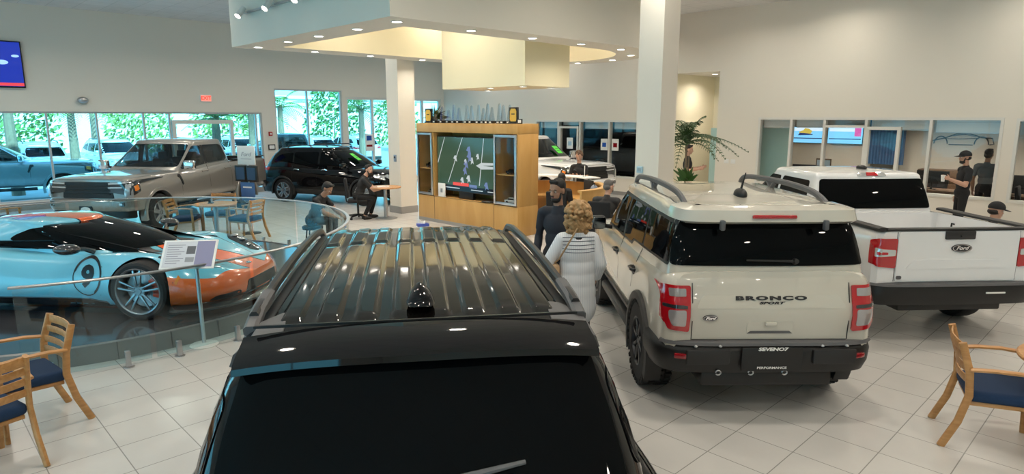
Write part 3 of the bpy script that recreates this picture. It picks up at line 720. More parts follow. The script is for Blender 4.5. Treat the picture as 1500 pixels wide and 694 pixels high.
# ================================================================== black SUV in the foreground
M_blackpaint = mat('gloss black paint', (.004, .004, .005), .045, 0, 0, .42)
def black_suv():
    c = Car('suv', 'large gloss black SUV with ribbed roof filling the foreground, seen from behind and above', 'car', (-.614, 4.09, 0), R_(98.8))
    P = dict(zb=.26, wb=.85, z1=.42, wm=[(-2.5, .93), (-1.9, .99), (1.7, .985), (2.5, .9)], z2=.92, ws=[(-2.5, .84), (-1.8, .93), (1.6, .9), (2.5, .78)], zs=[(-2.5, 1.06), (-1.6, 1.12), (.9, 1.1), (2.5, .92)], wt=.78, ze=[(-2.5, 1.1), (.9, 1.16), (1.4, 1.12), (2.5, .96)], zt=[(-2.5, 1.12), (.9, 1.18), (1.5, 1.15), (2.5, .98)], cf=(.6, .35), cr=(.35, .16))
    b = c.shell('body', body_mesh(MB(), -2.5, 2.52, P), M_blackpaint)
    c.arch_cut(b, (1.55, -1.47), (.42, .38), .98)
    k = cabin_mesh(MB(), [(1.05, 1.6, -2.46, .80, .82, .2, .26, .25, .10), (1.3, 1.25, -2.28, .77, .785, .2, .24, .22, .10), (1.5, .92, -2.13, .72, .735, .18, .2, .19, .09), (1.66, .6, -2.0, .665, .67, .16, .16, .16, .07)], .075, .028, dz=lambda x: -.03*max(0, (-x-.6)/1.4)**2+(-.015 if x > .2 else 0))
    cb = c.shell('cabin', k, M_blackpaint); c.scan()
    # roof skin with raised ribs, stopped short at the back and stepped once
    zr = c.hit('z', 1, -1.0, 0)[0].z
    nx, ny = 70, 181; xs = [.50-(.50+1.78)*i/nx for i in range(nx+1)]; ys = [-.55+1.1*j/ny for j in range(ny+1)]
    def sm(t): t = max(0, min(1, t)); return t*t*(3-2*t)
    def rib(x, y):
        q = 0
        for i in range(8):
            yc = (i-3.5)*.142; d = abs(y-yc)
            q = max(q, 1-sm((d-.028)/.022))
        ends = sm((x+1.70)/.05)*(1-sm((x-.42)/.05)); brk = sm(abs(x+.30)/.035-.35)
        return .012*q*ends*brk
    mb = MB(); vs = []
    for x in xs:
        for y in ys:
            p, n = c.hit('z', 1, x, y); e = min(1, (.55-abs(y))/.02, (.50-x)/.02, (x+1.78)/.02)
            vs.append((x, y, p.z+.004*max(0, e)-.002*(e <= 0)+rib(x, y)))
    mb.add(vs, [[i*(ny+1)+j, i*(ny+1)+j+1, (i+1)*(ny+1)+j+1, (i+1)*(ny+1)+j] for i in range(nx) for j in range(ny)])
    mb.build('roof_panel', mat('black roof paint', (.006, .0055, .005), .06, 0, 0, .5), c.r, smooth=60)
    # roof rails: long bars with solid grey feet
    for sg in (1, -1):
        def ry(x): return sg*(.635+.0*x)
        mb = MB(); pts = []
        for t in range(21):
            x = .62-2.25*t/20; z = c.hit('z', 1, x, ry(x))[0].z+.035+.018*math.sin(math.pi*t/20); pts.append((x, ry(x), z))
        mb.tube(pts, .02, 8, sq=(.017, .022)); rl = mb.build('roof_rail', M_blacksat, c.r)
        mb = MB(); mb.tube([(-1.36, ry(0), c.hit('z', 1, -1.36, ry(0))[0].z+.045), (-1.55, ry(0), c.hit('z', 1, -1.55, ry(0))[0].z+.035), (-1.70, ry(0), c.hit('z', 1, -1.7, ry(0))[0].z+.005)], .03, 8, sq=(.026, .022)); mb.build('rail_foot', M_cladgrey, rl)
        mb = MB(); mb.tube([(.5, ry(0), c.hit('z', 1, .5, ry(0))[0].z+.05), (.66, ry(0), c.hit('z', 1, .66, ry(0))[0].z+.03), (.76, ry(0), c.hit('z', 1, .76, ry(0))[0].z-.01)], .03, 8, sq=(.03, .018)); mb.build('rail_foot', M_cladgrey, rl)
        mb = MB(); c.mesh(mb, rpoly([(-1.56, sg*.52), (-1.82, sg*.50), (-1.82, sg*.68), (-1.60, sg*.68)][::sg], .02), 'z', 1, .012); mb.build('rail_end_pad', M_cladgrey, c.r)
        mb = MB(); c.mesh(mb, [(.6, sg*.575), (-1.6, sg*.575), (-1.6, sg*.615), (.6, sg*.615)][::sg], 'z', 1, .004); mb.build('roof_ditch', M_black, c.r)
    # spoiler: wide lip over the rear glass
    mb = MB(); vs = []; K = 24
    for i in range(K+1):
        y = -.635+1.27*i/K; e = (abs(y)/.635); dx = .06*e**2; dzz = -.03*e**3
        for (x, z) in ((-1.80, zr-.004), (-1.90, zr-.006), (-2.0, zr-.026), (-2.045, zr-.046), (-2.05, zr-.068), (-2.02, zr-.08), (-1.93, zr-.07), (-1.8, zr-.06)): vs.append((x+dx*(x < -1.85), y, z+dzz*(1 if x < -1.85 else .7)-.012*(e**2)))
    mb.add(vs, [[i*8+j, (i+1)*8+j, (i+1)*8+(j+1) % 8, i*8+(j+1) % 8] for i in range(K) for j in range(8)]+[list(range(8)), [K*8+j for j in range(8)][::-1]])
    sp = mb.build('spoiler', M_blackpaint, c.r, smooth=50)
    mb = MB(); mb.box((-1.79, 0, zr-.004), (.010, 1.2, .01)); mb.build('panel_gap', M_black, c.r)
    # shark fin
    mb = MB(); vs = []
    for i, (x, w, h) in enumerate([(-1.68, .040, .008), (-1.64, .056, .045), (-1.58, .056, .075), (-1.5, .046, .058), (-1.40, .030, .024), (-1.34, .008, .004)]):
        for (yy, zz) in ((-1, 0), (-.75, .5), (-.22, .92), (0, 1), (.22, .92), (.75, .5), (1, 0)): vs.append((x+.03*zz*0, yy*w, zr+.012+zz*h))
    mb.add(vs, [[i*7+j, i*7+j+1, (i+1)*7+j+1, (i+1)*7+j] for i in range(5) for j in range(6)]+[list(range(7)), [35+j for j in range(7)][::-1]])
    mb.build('antenna_fin', M_blackpaint, c.r, smooth=60)
    # glass and doors
    rg = c.patch('rear_window', [(-.70, 1.15), (.70, 1.15), (.66, 1.45), (.60, 1.69), (-.60, 1.69), (-.66, 1.45)], 'x', -1, M_tint, .008, .06, .05)
    mb = MB(); p, n = c.hit('x', -1, 0, 1.2)
    pw, _ = c.hit('x', -1, -.25, 1.33); p2, _ = c.hit('x', -1, .04, 1.345)
    c.patch('number_plate_recess', [(-.3, .74), (.3, .74), (.28, .96), (-.28, .96)], 'x', -1, M_black, .004, .1, .02)
    wp = MB(); pa, na_ = c.hit('x', -1, .07, 1.325); pb, nb_ = c.hit('x', -1, -.32, 1.37)
    wp.tube([pa+na_*.03, pa.lerp(pb, .5)+na_*.04, pb+nb_*.03], [.014, .013, .008], 8); wm = wp.build('rear_wiper', M_cladgrey, c.r)
    wp = MB(); wp.cyl(pa, pa+na_*.05, .022, .018); wp.build('wiper_pivot', M_black, wm)
    c.patch('side_window', [(1.0, 1.14), (-1.25, 1.2), (-1.22, 1.62), (-.2, 1.66), (.45, 1.62)], 'y', 1, M_tint, .005, .1, .06, both=True)
    c.patch('quarter_window', [(-1.33, 1.22), (-2.12, 1.27), (-1.95, 1.55), (-1.3, 1.62)], 'y', 1, M_tint, .005, .1, .06, both=True)
    c.patch('windscreen', [(-.62, 1.24), (.62, 1.24), (.56, 1.62), (-.56, 1.62)], 'x', 1, M_tint, .005, .1, .05)
    c.patch('tail_lamp', [(.62, .95), (.9, .93), (.93, 1.06), (.64, 1.08)], 'x', -1, M_red, .01, .06, .02, both=True)
    c.patch('head_lamp', [(.45, .8), (.85, .82), (.86, .93), (.5, .9)], 'x', 1, M_lampclear, .01, .06, .02, both=True)
    c.patch('grille', [(-.42, .62), (.42, .62), (.46, .9), (-.46, .9)], 'x', 1, M_black, .006, .1, .04)
    c.patch('rear_bumper', [(-.92, .3), (.92, .3), (.94, .62), (-.94, .62)], 'x', -1, M_clad, .012, .1, .04)
    c.wheels((1.55, -1.47), .38, .25, .985, .27, (5, .05, .16), M_rimdark)
    c.mirror(.95, .86, 1.18, M_blackpaint, M_black)
    c.lines(side=[[(1.0, .4), (1.02, 1.1)], [(-.1, .4), (-.1, 1.15)], [(-1.15, .75), (-1.2, 1.15)]])
    return c
def wrap(c, name, plan, prof, m, parent=None, thick=.05, back=False):
    """bumper-like shell: plan = half outline (x, y) from the centre line outwards; prof = [(z, outset)]"""
    pl = [Vector(p) for p in plan]; full = [Vector((p.x, -p.y)) for p in pl[:0:-1]]+pl
    nrm = []
    for i in range(len(full)):
        t = (full[min(i+1, len(full)-1)]-full[max(i-1, 0)]).normalized(); n = Vector((t.y, -t.x)); nrm.append(n)
    mid = full[len(full)//2]
    sgn = 1 if nrm[len(full)//2].x*mid.x > 0 else -1
    ring = prof+[(z, o-thick) for z, o in prof[::-1]]; k = len(ring); mb = MB(); vs = []
    for p, n in zip(full, nrm):
        for z, o in ring: q = p+n*sgn*o; vs.append((q.x, q.y, z))
    n_ = len(full)
    mb.add(vs, [[i*k+j, (i+1)*k+j, (i+1)*k+(j+1) % k, i*k+(j+1) % k] for i in range(n_-1) for j in range(k)]+[list(range(k)), [(n_-1)*k+j for j in range(k)][::-1]])
    return mb.build(name, m, parent or c.r, smooth=45)
def curve_plan(p, it=3): return chaikin(p, it)
M_sand = paint('light sand grey paint', (.56, .535, .465), .0, .25)
def sand_suv():
    c = Car('suv', 'boxy light sand grey SUV with black roof rails and chunky tyres, rear towards us', 'car', (2.09, 7.22, 0), R_(90.8))
    P = dict(zb=.42, wb=.74, z1=.5, wm=[(-2.15, .875), (-1.6, .90), (1.6, .90), (2.2, .84)], z2=.98, ws=[(-2.15, .855), (1.4, .86), (2.2, .74)], zs=[(-2.15, 1.2), (-1.9, 1.19), (.9, 1.12), (1.5, 1.1), (2.2, 1.0)], wt=.76,
             ze=[(-2.15, 1.26), (.9, 1.17), (1.5, 1.14), (2.2, 1.04)], zt=[(-2.15, 1.26), (.9, 1.2), (1.5, 1.17), (2.2, 1.06)], cf=(.3, .16), cr=(.16, .09))
    b = c.shell('body', body_mesh(MB(), -2.14, 2.17, P, shift=lambda x, y, z: (x+(.06*max(0, (z-.95)/.3) if x < -1.9 else 0)-(.02*math.exp(-((z-.93)/.09)**2) if x < -2.05 else 0), y, z)), M_sand)
    c.arch_cut(b, (1.36, -1.31), (.43, .40), .90, m=M_black)
    k = cabin_mesh(MB(), [(1.08, 1.25, -2.10, .84, .845, .16, .12, .12, .05), (1.3, .98, -2.06, .81, .815, .14, .12, .11, .05), (1.55, .66, -1.985, .76, .765, .12, .11, .1, .05), (1.68, .48, -1.93, .725, .73, .12, .12, .09, .05)], .085, .028, dz=lambda x: .015 if -1.4 < x < 0 else 0, bulge=.01)
    c.shell('cabin', k, M_sand); c.scan()
    zr = c.hit('z', 1, -.8, 0)[0].z
    # roof rails
    for sg in (1, -1):
        def zt(x): return c.hit('z', 1, x, sg*.6)[0].z
        mb = MB(); pts = [(.42, zt(.42)-.0), (.36, zt(.36)+.045), (.2, zt(.2)+.075), (-.6, zt(-.6)+.085), (-1.35, zt(-1.35)+.075), (-1.58, zt(-1.58)+.035), (-1.68, zt(-1.68)-.005)]
        mb.tube([(x, sg*(.615), z) for x, z in chaikin(pts, 2)], .03, 8, sq=(.022, .026)); rl = mb.build('roof_rail', M_cladgrey, c.r)
        for x in (-.5,): mb = MB(); mb.tube([(x-.09, sg*.615, zt(x)+.06), (x, sg*.615, zt(x)-.01), (x+.09, sg*.615, zt(x)+.06)], .024, 8); mb.build('rail_foot', M_cladgrey, rl)
        mb = MB(); c.mesh(mb, [(.3, sg*.655), (-1.78, sg*.66), (-1.78, sg*.668), (.3, sg*.663)][::sg], 'z', 1, .002); mb.build('roof_seam', M_black, c.r)
    # aerial: black base and a leaning rod
    mb = MB(); mb.ell((-1.35, .02, zr+.0), (.1, .055, .06)); a = mb.build('antenna_base', M_black, c.r)
    mb = MB(); mb.tube([(-1.36, .02, zr+.05), (-1.36, -.015, zr+.2)], [.011, .005], 8); mb.build('antenna_rod', M_black, a)
    # spoiler with brake lamp and hinge blocks
    pl = curve_plan([(-2.055, 0), (-2.05, .45), (-2.02, .68), (-1.9, .73), (-1.7, .745)])
    wrap(c, 'spoiler', pl, [(1.655, -.03), (1.65, .0), (1.67, .03), (1.76, .005), (1.785, -.09)], M_sand, thick=.1)
    mb = MB(); mb.box((-2.082, 0, 1.712), (.03, .36, .03), bev=.01); mb.build('brake_lamp', M_red, c.r)
    for y in (.42, -.42): mb = MB(); mb.box((-2.085, y, 1.645), (.05, .04, .085), bev=.012); mb.build('hinge_cover', M_cladgrey, c.r)
    # glass
    c.patch('rear_window', [(-.80, 1.30), (.80, 1.30), (.765, 1.5), (.70, 1.66), (-.70, 1.66), (-.765, 1.5)], 'x', -1, M_tint, .012, .05, .03, inn=.01)
    for sg in (1, -1):
        c.patch('front_door_window', [(.86, 1.21), (-.08, 1.22), (-.08, 1.62), (.30, 1.63)], 'y', sg, M_tint, .006, .06, .04)
        c.patch('rear_door_window', [(-.16, 1.22), (-.55, 1.225), (-.62, 1.27), (-1.02, 1.285), (-1.02, 1.63), (-.16, 1.625)], 'y', sg, M_tint, .006, .06, .03)
        c.patch('window_pillar', [(-.08, 1.2), (-.16, 1.2), (-.16, 1.64), (-.08, 1.64)], 'y', sg, M_black, .004, .06)
        c.patch('quarter_window', [(-1.08, 1.285), (-1.93, 1.31), (-1.86, 1.62), (-1.08, 1.63)], 'y', sg, M_tint, .006, .06, .03)
        c.patch('window_surround', [(.92, 1.18), (-.57, 1.195), (-.64, 1.25), (-1.1, 1.262), (-1.95, 1.285), (-1.87, 1.65), (.3, 1.66)], 'y', sg, M_black, .0025, .06, .03)
    c.patch('windscreen', [(-.72, 1.22), (.72, 1.22), (.62, 1.66), (-.62, 1.66)], 'x', 1, M_tint, .006, .08, .04)
    # tailgate panels
    c.patch('tailgate_recess', [(-.62, .965), (.62, .965), (.56, 1.07), (-.56, 1.07)], 'x', -1, M_sand, .006, .05, .03, fn=lambda u, v: -.0035)
    c.text('model_lettering', 'BRONCO', 'x', -1, (0, 1.045), .044, M_blacksat, .006, .0024, 2.75, gap=1.22)
    c.text('model_lettering', 'SPORT', 'x', -1, (0, 1.008), .027, M_blacksat, .004, .0014, 2.3, .3, gap=1.1)
    c.oval('maker_badge', 'x', -1, (.50, .89), .125, .052, M_blacksat, M_chrome)
    c.patch('plate_recess', [(-.19, .745), (.19, .745), (.19, .855), (-.19, .855)], 'x', -1, M_sand, .004, .05, .015)
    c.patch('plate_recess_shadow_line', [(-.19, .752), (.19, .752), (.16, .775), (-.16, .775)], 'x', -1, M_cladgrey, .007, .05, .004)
    mb = MB(); p, n = c.hit('x', -1, 0, .84); mb.box(p+n*.012, (.03, .09, .032), bev=.008); mb.build('tailgate_release', M_sand, c.r)
    # tail lamps: red frame, two clear cells
    for sg in (1, -1):
        f = (lambda pl: [(u*sg, v) for u, v in pl][::sg])
        c.patch('tail_lamp', f([(.67, .77), (.83, .79), (.868, .9), (.868, 1.13), (.84, 1.15), (.66, 1.15)]), 'x', -1, M_red, .016, .035, .02)
        c.patch('tail_lamp', [(-2.10, .84), (-2.02, .88), (-2.0, 1.13), (-2.10, 1.15)], 'y', sg, M_red, .014, .035, .01)
        c.patch('lamp_cell', f([(.70, 1.06), (.82, 1.06), (.825, 1.125), (.70, 1.125)]), 'x', -1, M_cell, .02, .03, .01)
        c.patch('lamp_cell', f([(.70, .82), (.80, .83), (.83, .9), (.83, .955), (.70, .955)]), 'x', -1, M_cell, .02, .03, .02)
        c.patch('lamp_bar', f([(.69, .965), (.86, .975), (.86, 1.0), (.69, .99)]), 'x', -1, M_lampdark, .021, .03, .004)
    # wiper
    mb = MB(); p, n = c.hit('x', -1, -.2, 1.335); q, n2 = c.hit('x', -1, .2, 1.345); mb.tube([p+n*.03, q+n2*.03], [.011, .007], 8); wo = mb.build('rear_wiper', M_clad, c.r)
    mb = MB(); mb.cyl(p, p+n*.05, .03, .02); mb.build('wiper_pivot', M_black, wo)
    # bumper, cladding
    bp = curve_plan([(-2.19, 0), (-2.19, .5), (-2.15, .8), (-2.0, .915), (-1.72, .93)])
    wrap(c, 'rear_bumper', bp, [(.40, -.10), (.42, -.02), (.50, .012), (.60, .02), (.655, -.0), (.68, -.05)], M_black, thick=.16)
    wrap(c, 'bumper_step', curve_plan([(-2.2, 0), (-2.2, .5), (-2.165, .78), (-2.06, .885)]), [(.655, -.03), (.665, .012), (.69, .004), (.70, -.06)], M_cladgrey, thick=.08)
    for y in (.52, -.52):
        mb = MB(); mb.box((-2.215, y, .575), (.035, .36 if y > 0 else .36, .13), bev=.03); mb.build('bumper_insert', M_clad, c.r)
        mb = MB()
        for dy in (-.1, .1): mb.ell((-2.205, y+dy, .665), (.016, .016, .012))
        tag(mb.build('sensor_stud', M_lampclear, c.r), kind='stuff')
    for y in (.72, -.72): mb = MB(); mb.box((-2.178, y, .575), (.06, .13, .04), (0, 0, .35*(-1 if y > 0 else 1)), bev=.008); mb.build('reflector', M_reddark, c.r)
    mb = MB(); mb.box((-2.228, 0, .56), (.02, .5, .2), bev=.008); pl_ = mb.build('dealer_plate', M_black, c.r)
    text_obj('plate_lettering', 'SEVENO7', M_paper, pl_, facing((-2.24, 0, .648), (0, -1, 0), (0, 0, 1)), .038, .001, .0015, 1.5, .15)
    text_obj('plate_lettering', 'PERFORMANCE', M_paper, pl_, facing((-2.24, 0, .49), (0, -1, 0), (0, 0, 1)), .026, .001, .0006, 1.35)
    for y in (.15, -.13, .42): mb = MB(); mb.tube([(-2.19, y+.022*math.cos(t*.7), .43+.02*math.sin(t*.7)) for t in range(9)], .006, 6); mb.build('tow_eye', M_steel, c.r)
    mb = MB(); mb.box((-1.9, 0, .36), (.5, 1.1, .14), bev=.03); mb.build('underbody', M_black, c.r)
    c.arch_trim((1.36, -1.31), .40, .905, .40, .485, M_clad, -28, 208, out=.018)
    for sg in (1, -1):
        c.patch('sill_cladding', [(.9, .40), (-.88, .40), (-.9, .6), (.92, .6)], 'y', sg, M_clad, .02, .1, .03, inn=.03)
        mb = MB(); mb.box((0, sg*.86, .40), (1.75, .12, .10), bev=.03); mb.build('sill', M_clad, c.r)
        for x in (.02, -.93):
            p, n = c.hit('y', sg, x, 1.02); mb = MB(); mb.tube([p+Vector((.1, 0, 0))+n*.008, p+Vector((.05, 0, 0))+n*.04, p+Vector((-.06, 0, 0))+n*.04, p+Vector((-.1, 0, 0))+n*.008], .016, 8); hd = mb.build('door_handle', M_blacksat, c.r)
            c.patch('handle_cup', rpoly([(x-.07, .965), (x+.07, .965), (x+.07, 1.05), (x-.07, 1.05)], .04), 'y', sg, M_clad, .003, .04, parent=hd)
    c.lines(side=[[(.85, .6), (.9, 1.18)], [(-.12, .6), (-.12, 1.2)], [(-.86, .82), (-.9, .95), (-1.05, 1.25)]],
            rear=[[(-.645, .70), (-.645, 1.17)], [(.645, .70), (.645, 1.17)], [(-.64, .70), (.64, .70)]])
    c.patch('grille', [(-.7, .72), (.7, .72), (.7, .98), (-.7, .98)], 'x', 1, M_black, .01, .1, .05)
    c.patch('head_lamp', [(.45, .78), (.7, .78), (.7, .95), (.45, .95)], 'x', 1, M_lampclear, .02, .06, .05, both=True)
    fp = curve_plan([(2.2, 0), (2.19, .5), (2.1, .8), (1.95, .905), (1.75, .92)]); wrap(c, 'front_bumper', fp, [(.42, -.05), (.45, .0), (.6, .02), (.68, -.02)], M_black, thick=.15)
    c.mirror(.72, .86, 1.22, M_black, M_black, (.12, .2, .17), .05)
    c.wheels((1.36, -1.31), .40, .25, .915, .23, (8, .035, 0), M_rimdark, tread=True)
    return c
M_whitepaint = paint('white paint', (.78, .79, .80), .0, .25)
def white_pickup():
    c = Car('pickup_truck', 'white compact pickup truck with an empty open bed, tailgate towards us', 'pickup truck', (4.77, 9.42, 0), R_(93.2))
    H = .955
    P = dict(zb=.46, wb=.78, z1=.5, wm=[(-2.5, .935), (-1.8, H), (1.9, H), (2.5, .88)], z2=1.02, ws=[(-2.5, .915), (1.4, .9), (2.5, .78)], zs=[(-2.5, 1.24), (-.9, 1.22), (.9, 1.16), (1.5, 1.14), (2.5, 1.04)], wt=.86,
             ze=[(-2.5, 1.29), (-.8, 1.27), (.9, 1.2), (2.5, 1.08)], zt=[(-2.5, 1.29), (-.8, 1.27), (.9, 1.24), (1.5, 1.2), (2.5, 1.1)], cf=(.3, .16), cr=(.07, .05))
    b = c.shell('body', body_mesh(MB(), -2.47, 2.5, P), M_whitepaint)
    mb = MB(); mb.bx(-2.41, -1.03, -.80, .80, .82, 1.6); cut(b, mb, M_whitepaint)
    c.arch_cut(b, (1.6, -1.47), (.41, .375), H)
    k = cabin_mesh(MB(), [(1.1, 1.5, -.95, .86, .86, .16, .1, .12, .03), (1.3, 1.17, -.93, .83, .83, .14, .1, .11, .03), (1.55, .8, -.86, .775, .775, .12, .1, .1, .03), (1.7, .6, -.8, .735, .735, .12, .1, .09, .03)], .07, .03, bulge=.01)
    c.shell('cabin', k, M_whitepaint); c.scan()
    # bed: rail caps, inner liner parts
    for sg in (1, -1):
        mb = MB(); mb.tube([(-2.47, sg*.86, 1.30), (-1.6, sg*.86, 1.30), (-1.0, sg*.855, 1.31)], .05, 8, sq=(.062, .02)); mb.build('bed_rail_cap', M_clad, c.r)
        mb = MB(); mb.box((-1.72, sg*.75, .9), (.62, .12, .2), bev=.03); mb.build('bed_wheel_housing', M_whitepaint, c.r)
        mb = MB(); mb.tube([(-1.35, sg*.80, 1.16), (-1.35, sg*.765, 1.17), (-1.35, sg*.765, 1.13)], .012); mb.build('tie_down', M_black, c.r)
    mb = MB(); mb.box((-2.44, 0, 1.295), (.09, 1.66, .03), bev=.01); mb.build('tailgate_cap', M_clad, c.r)
    mb = MB()
    for q in range(9): mb.box((-1.72, -.6+q*.15, .826), (1.36, .06, .012), bev=.004)
    tag(mb.build('bed_floor_rib', M_whitepaint, c.r), kind='stuff')
    # tailgate
    c.patch('tailgate', [(-.69, .72), (.69, .72), (.69, 1.275), (-.69, 1.275)], 'x', -1, M_whitepaint, .012, .06, .03)
    c.patch('tailgate_crease', [(-.58, .86), (-.50, .96), (.50, .96), (.58, .86)], 'x', -1, M_whitepaint, .017, .06, .02)
    mb = MB(); mb.box((-2.488, 0, 1.235), (.03, .34, .095), bev=.012); th_ = mb.build('tailgate_handle', M_blacksat, c.r)
    mb = MB(); mb.ell((-2.505, 0, 1.225), .012); mb.build('rear_camera', M_black, th_)
    c.oval('maker_badge', 'x', -1, (-.03, 1.09), .23, .09, M_blacksat, M_chrome, off=.018)
    c.patch('model_badge', rpoly([(.62, .745), (.68, .745), (.68, .785), (.62, .785)], .018), 'x', -1, M_cladgrey, .018, .03)
    for sg in (1, -1):
        f = (lambda pl: [(u*sg, v) for u, v in pl][::sg])
        c.patch('tail_lamp', f([(.70, .87), (.90, .89), (.925, .93), (.925, 1.16), (.90, 1.20), (.70, 1.20)]), 'x', -1, M_red, .016, .035, .02)
        c.patch('tail_lamp', [(-2.46, .90), (-2.38, .92), (-2.36, 1.17), (-2.46, 1.2)], 'y', sg, M_red, .012, .04, .01)
        c.patch('lamp_cell', f([(.715, 1.01), (.915, 1.0), (.915, 1.10), (.86, 1.085), (.715, 1.075)]), 'x', -1, M_lampclear, .021, .03, .01)
        c.patch('lamp_bar', f([(.80, 1.025), (.90, 1.02), (.90, 1.055), (.80, 1.05)]), 'x', -1, M_red, .024, .03, .01)
    bp = curve_plan([(-2.56, 0), (-2.56, .6), (-2.53, .86), (-2.42, .975), (-2.1, .985)])
    wrap(c, 'rear_bumper', bp, [(.44, -.12), (.46, -.03), (.52, .0), (.62, .0), (.67, -.015), (.69, -.07)], M_black, thick=.18)
    wrap(c, 'bumper_step', curve_plan([(-2.55, 0), (-2.55, .6), (-2.52, .85), (-2.42, .955)]), [(.665, -.05), (.675, .012), (.70, .0), (.715, -.12)], M_cladgrey, thick=.1)
    mb = MB(); mb.box((-2.572, -.42, .6), (.012, .22, .018), bev=.003); mb.build('bumper_sticker', M_paper, c.r)
    mb = MB(); mb.box((-2.3, 0, .42), (.3, 1.2, .1), bev=.02); mb.build('underbody', M_black, c.r)
    mb = MB(); mb.cyl((-2.45, .32, .46), (-2.2, .32, .46), .04); mb.build('exhaust_tip', M_chrome, c.r)
    # glass
    c.patch('rear_window', [(-.775, 1.31), (.775, 1.31), (.70, 1.69), (-.70, 1.69)], 'x', -1, M_tint, .01, .05, .04, inn=.01)
    c.patch('rear_brake_lamp', [(-.20, 1.725), (.20, 1.725), (.18, 1.765), (-.18, 1.765)], 'x', -1, M_lampclear, .012, .04, .015)
    c.patch('brake_lamp', [(-.08, 1.73), (.08, 1.73), (.07, 1.762), (-.07, 1.762)], 'x', -1, M_red, .017, .04, .008)
    for sg in (1, -1):
        c.patch('front_door_window', [(1.05, 1.26), (.2, 1.27), (.2, 1.66), (.5, 1.66)], 'y', sg, M_tint, .006, .06, .04)
        c.patch('rear_door_window', [(.12, 1.27), (-.68, 1.29), (-.62, 1.66), (.12, 1.665)], 'y', sg, M_tint, .006, .06, .05)
        for x in (.3, -.55):
            p, n = c.hit('y', sg, x, 1.12); mb = MB(); mb.tube([p+Vector((.1, 0, 0))+n*.005, p+n*.035, p+Vector((-.1, 0, 0))+n*.005], .014, 8); mb.build('door_handle', M_whitepaint, c.r)
        c.patch('sill_cladding', [(1.15, .42), (-1.0, .42), (-1.0, .56), (1.15, .56)], 'y', sg, M_clad, .012, .1, .02)
    c.patch('windscreen', [(-.74, 1.28), (.74, 1.28), (.63, 1.68), (-.63, 1.68)], 'x', 1, M_tint, .006, .08, .04)
    mb = MB(); zr = c.hit('z', 1, -.35, -.12)[0].z; mb.ell((-.35, -.12, zr+.015), (.11, .05, .035)); mb.build('antenna_fin', M_black, c.r)
    c.patch('grille', [(-.8, .75), (.8, .75), (.8, 1.0), (-.8, 1.0)], 'x', 1, M_black, .01, .1, .05)
    c.patch('head_lamp', [(.6, .82), (.84, .84), (.84, 1.0), (.6, 1.0)], 'x', 1, M_lampclear, .015, .06, .03, both=True)
    fp = curve_plan([(2.56, 0), (2.54, .5), (2.42, .85), (2.2, .955), (2.05, .97)]); wrap(c, 'front_bumper', fp, [(.44, -.05), (.47, .0), (.62, .02), (.70, -.02)], M_black, thick=.15)
    c.arch_trim((1.6, -1.47), .375, H+.0, .385, .45, M_clad, -20, 200, out=.012)
    c.mirror(.95, .86, 1.26, M_whitepaint, M_black, (.12, .19, .16), .06)
    c.lines(side=[[(1.1, .58), (1.12, 1.22)], [(.16, .56), (.16, 1.24)], [(-.72, .75), (-.75, 1.26)], [(-.98, .55), (-.98, 1.24)]], rear=[[(-.7, .72), (-.7, 1.27)], [(.7, .72), (.7, 1.27)]])
    c.wheels((1.6, -1.47), .375, .24, .955, .235, (6, .05, .12), M_rimdark)
    return c
def gt_paint():
    """light blue body, orange centre stripe and orange front bumper, all in object coordinates"""
    m = paint('light blue and orange racing paint', (.2, .55, .68), .0, .22); N, L = nt(m); p = N['Principled BSDF']
    tc = N.new('ShaderNodeTexCoord'); sp = N.new('ShaderNodeSeparateXYZ'); L.new(tc.outputs['Object'], sp.inputs[0])
    def M(op, a, b):
        n = N.new('ShaderNodeMath'); n.operation = op
        for i, q in enumerate((a, b)):
            if q is None: continue
            if isinstance(q, (int, float)): n.inputs[i].default_value = q
            else: L.new(q, n.inputs[i])
        return n.outputs[0]
    X, Y, Z = sp.outputs; ay = M('ABSOLUTE', Y, None)
    stripe = M('LESS_THAN', ay, .20); edge = M('LESS_THAN', ay, .222)
    # bumper: below a line that falls slightly to the nose, ahead of the front wheel
    lim = M('ADD', M('MULTIPLY', X, -.12), .715)
    bump = M('MULTIPLY', M('LESS_THAN', Z, lim), M('GREATER_THAN', X, 1.45))
    nose = M('GREATER_THAN', M('ADD', X, M('MULTIPLY', ay, .34)), 2.385)
    org = M('MAXIMUM', M('MAXIMUM', stripe, bump), nose)
    dark = M('MULTIPLY', M('SUBTRACT', edge, stripe), M('SUBTRACT', 1, M('MAXIMUM', bump, nose)))
    a = N.new('ShaderNodeMix'); a.data_type = 'RGBA'; a.inputs[6].default_value = (.17, .54, .70, 1); a.inputs[7].default_value = (.78, .13, .02, 1); L.new(org, a.inputs[0])
    b = N.new('ShaderNodeMix'); b.data_type = 'RGBA'; L.new(a.outputs[2], b.inputs[6]); b.inputs[7].default_value = (.02, .03, .06, 1); L.new(dark, b.inputs[0])
    L.new(b.outputs[2], p.inputs['Base Color']); return m
M_carbon = mat('dark carbon trim', (.03, .03, .032), .2, .2, 1)
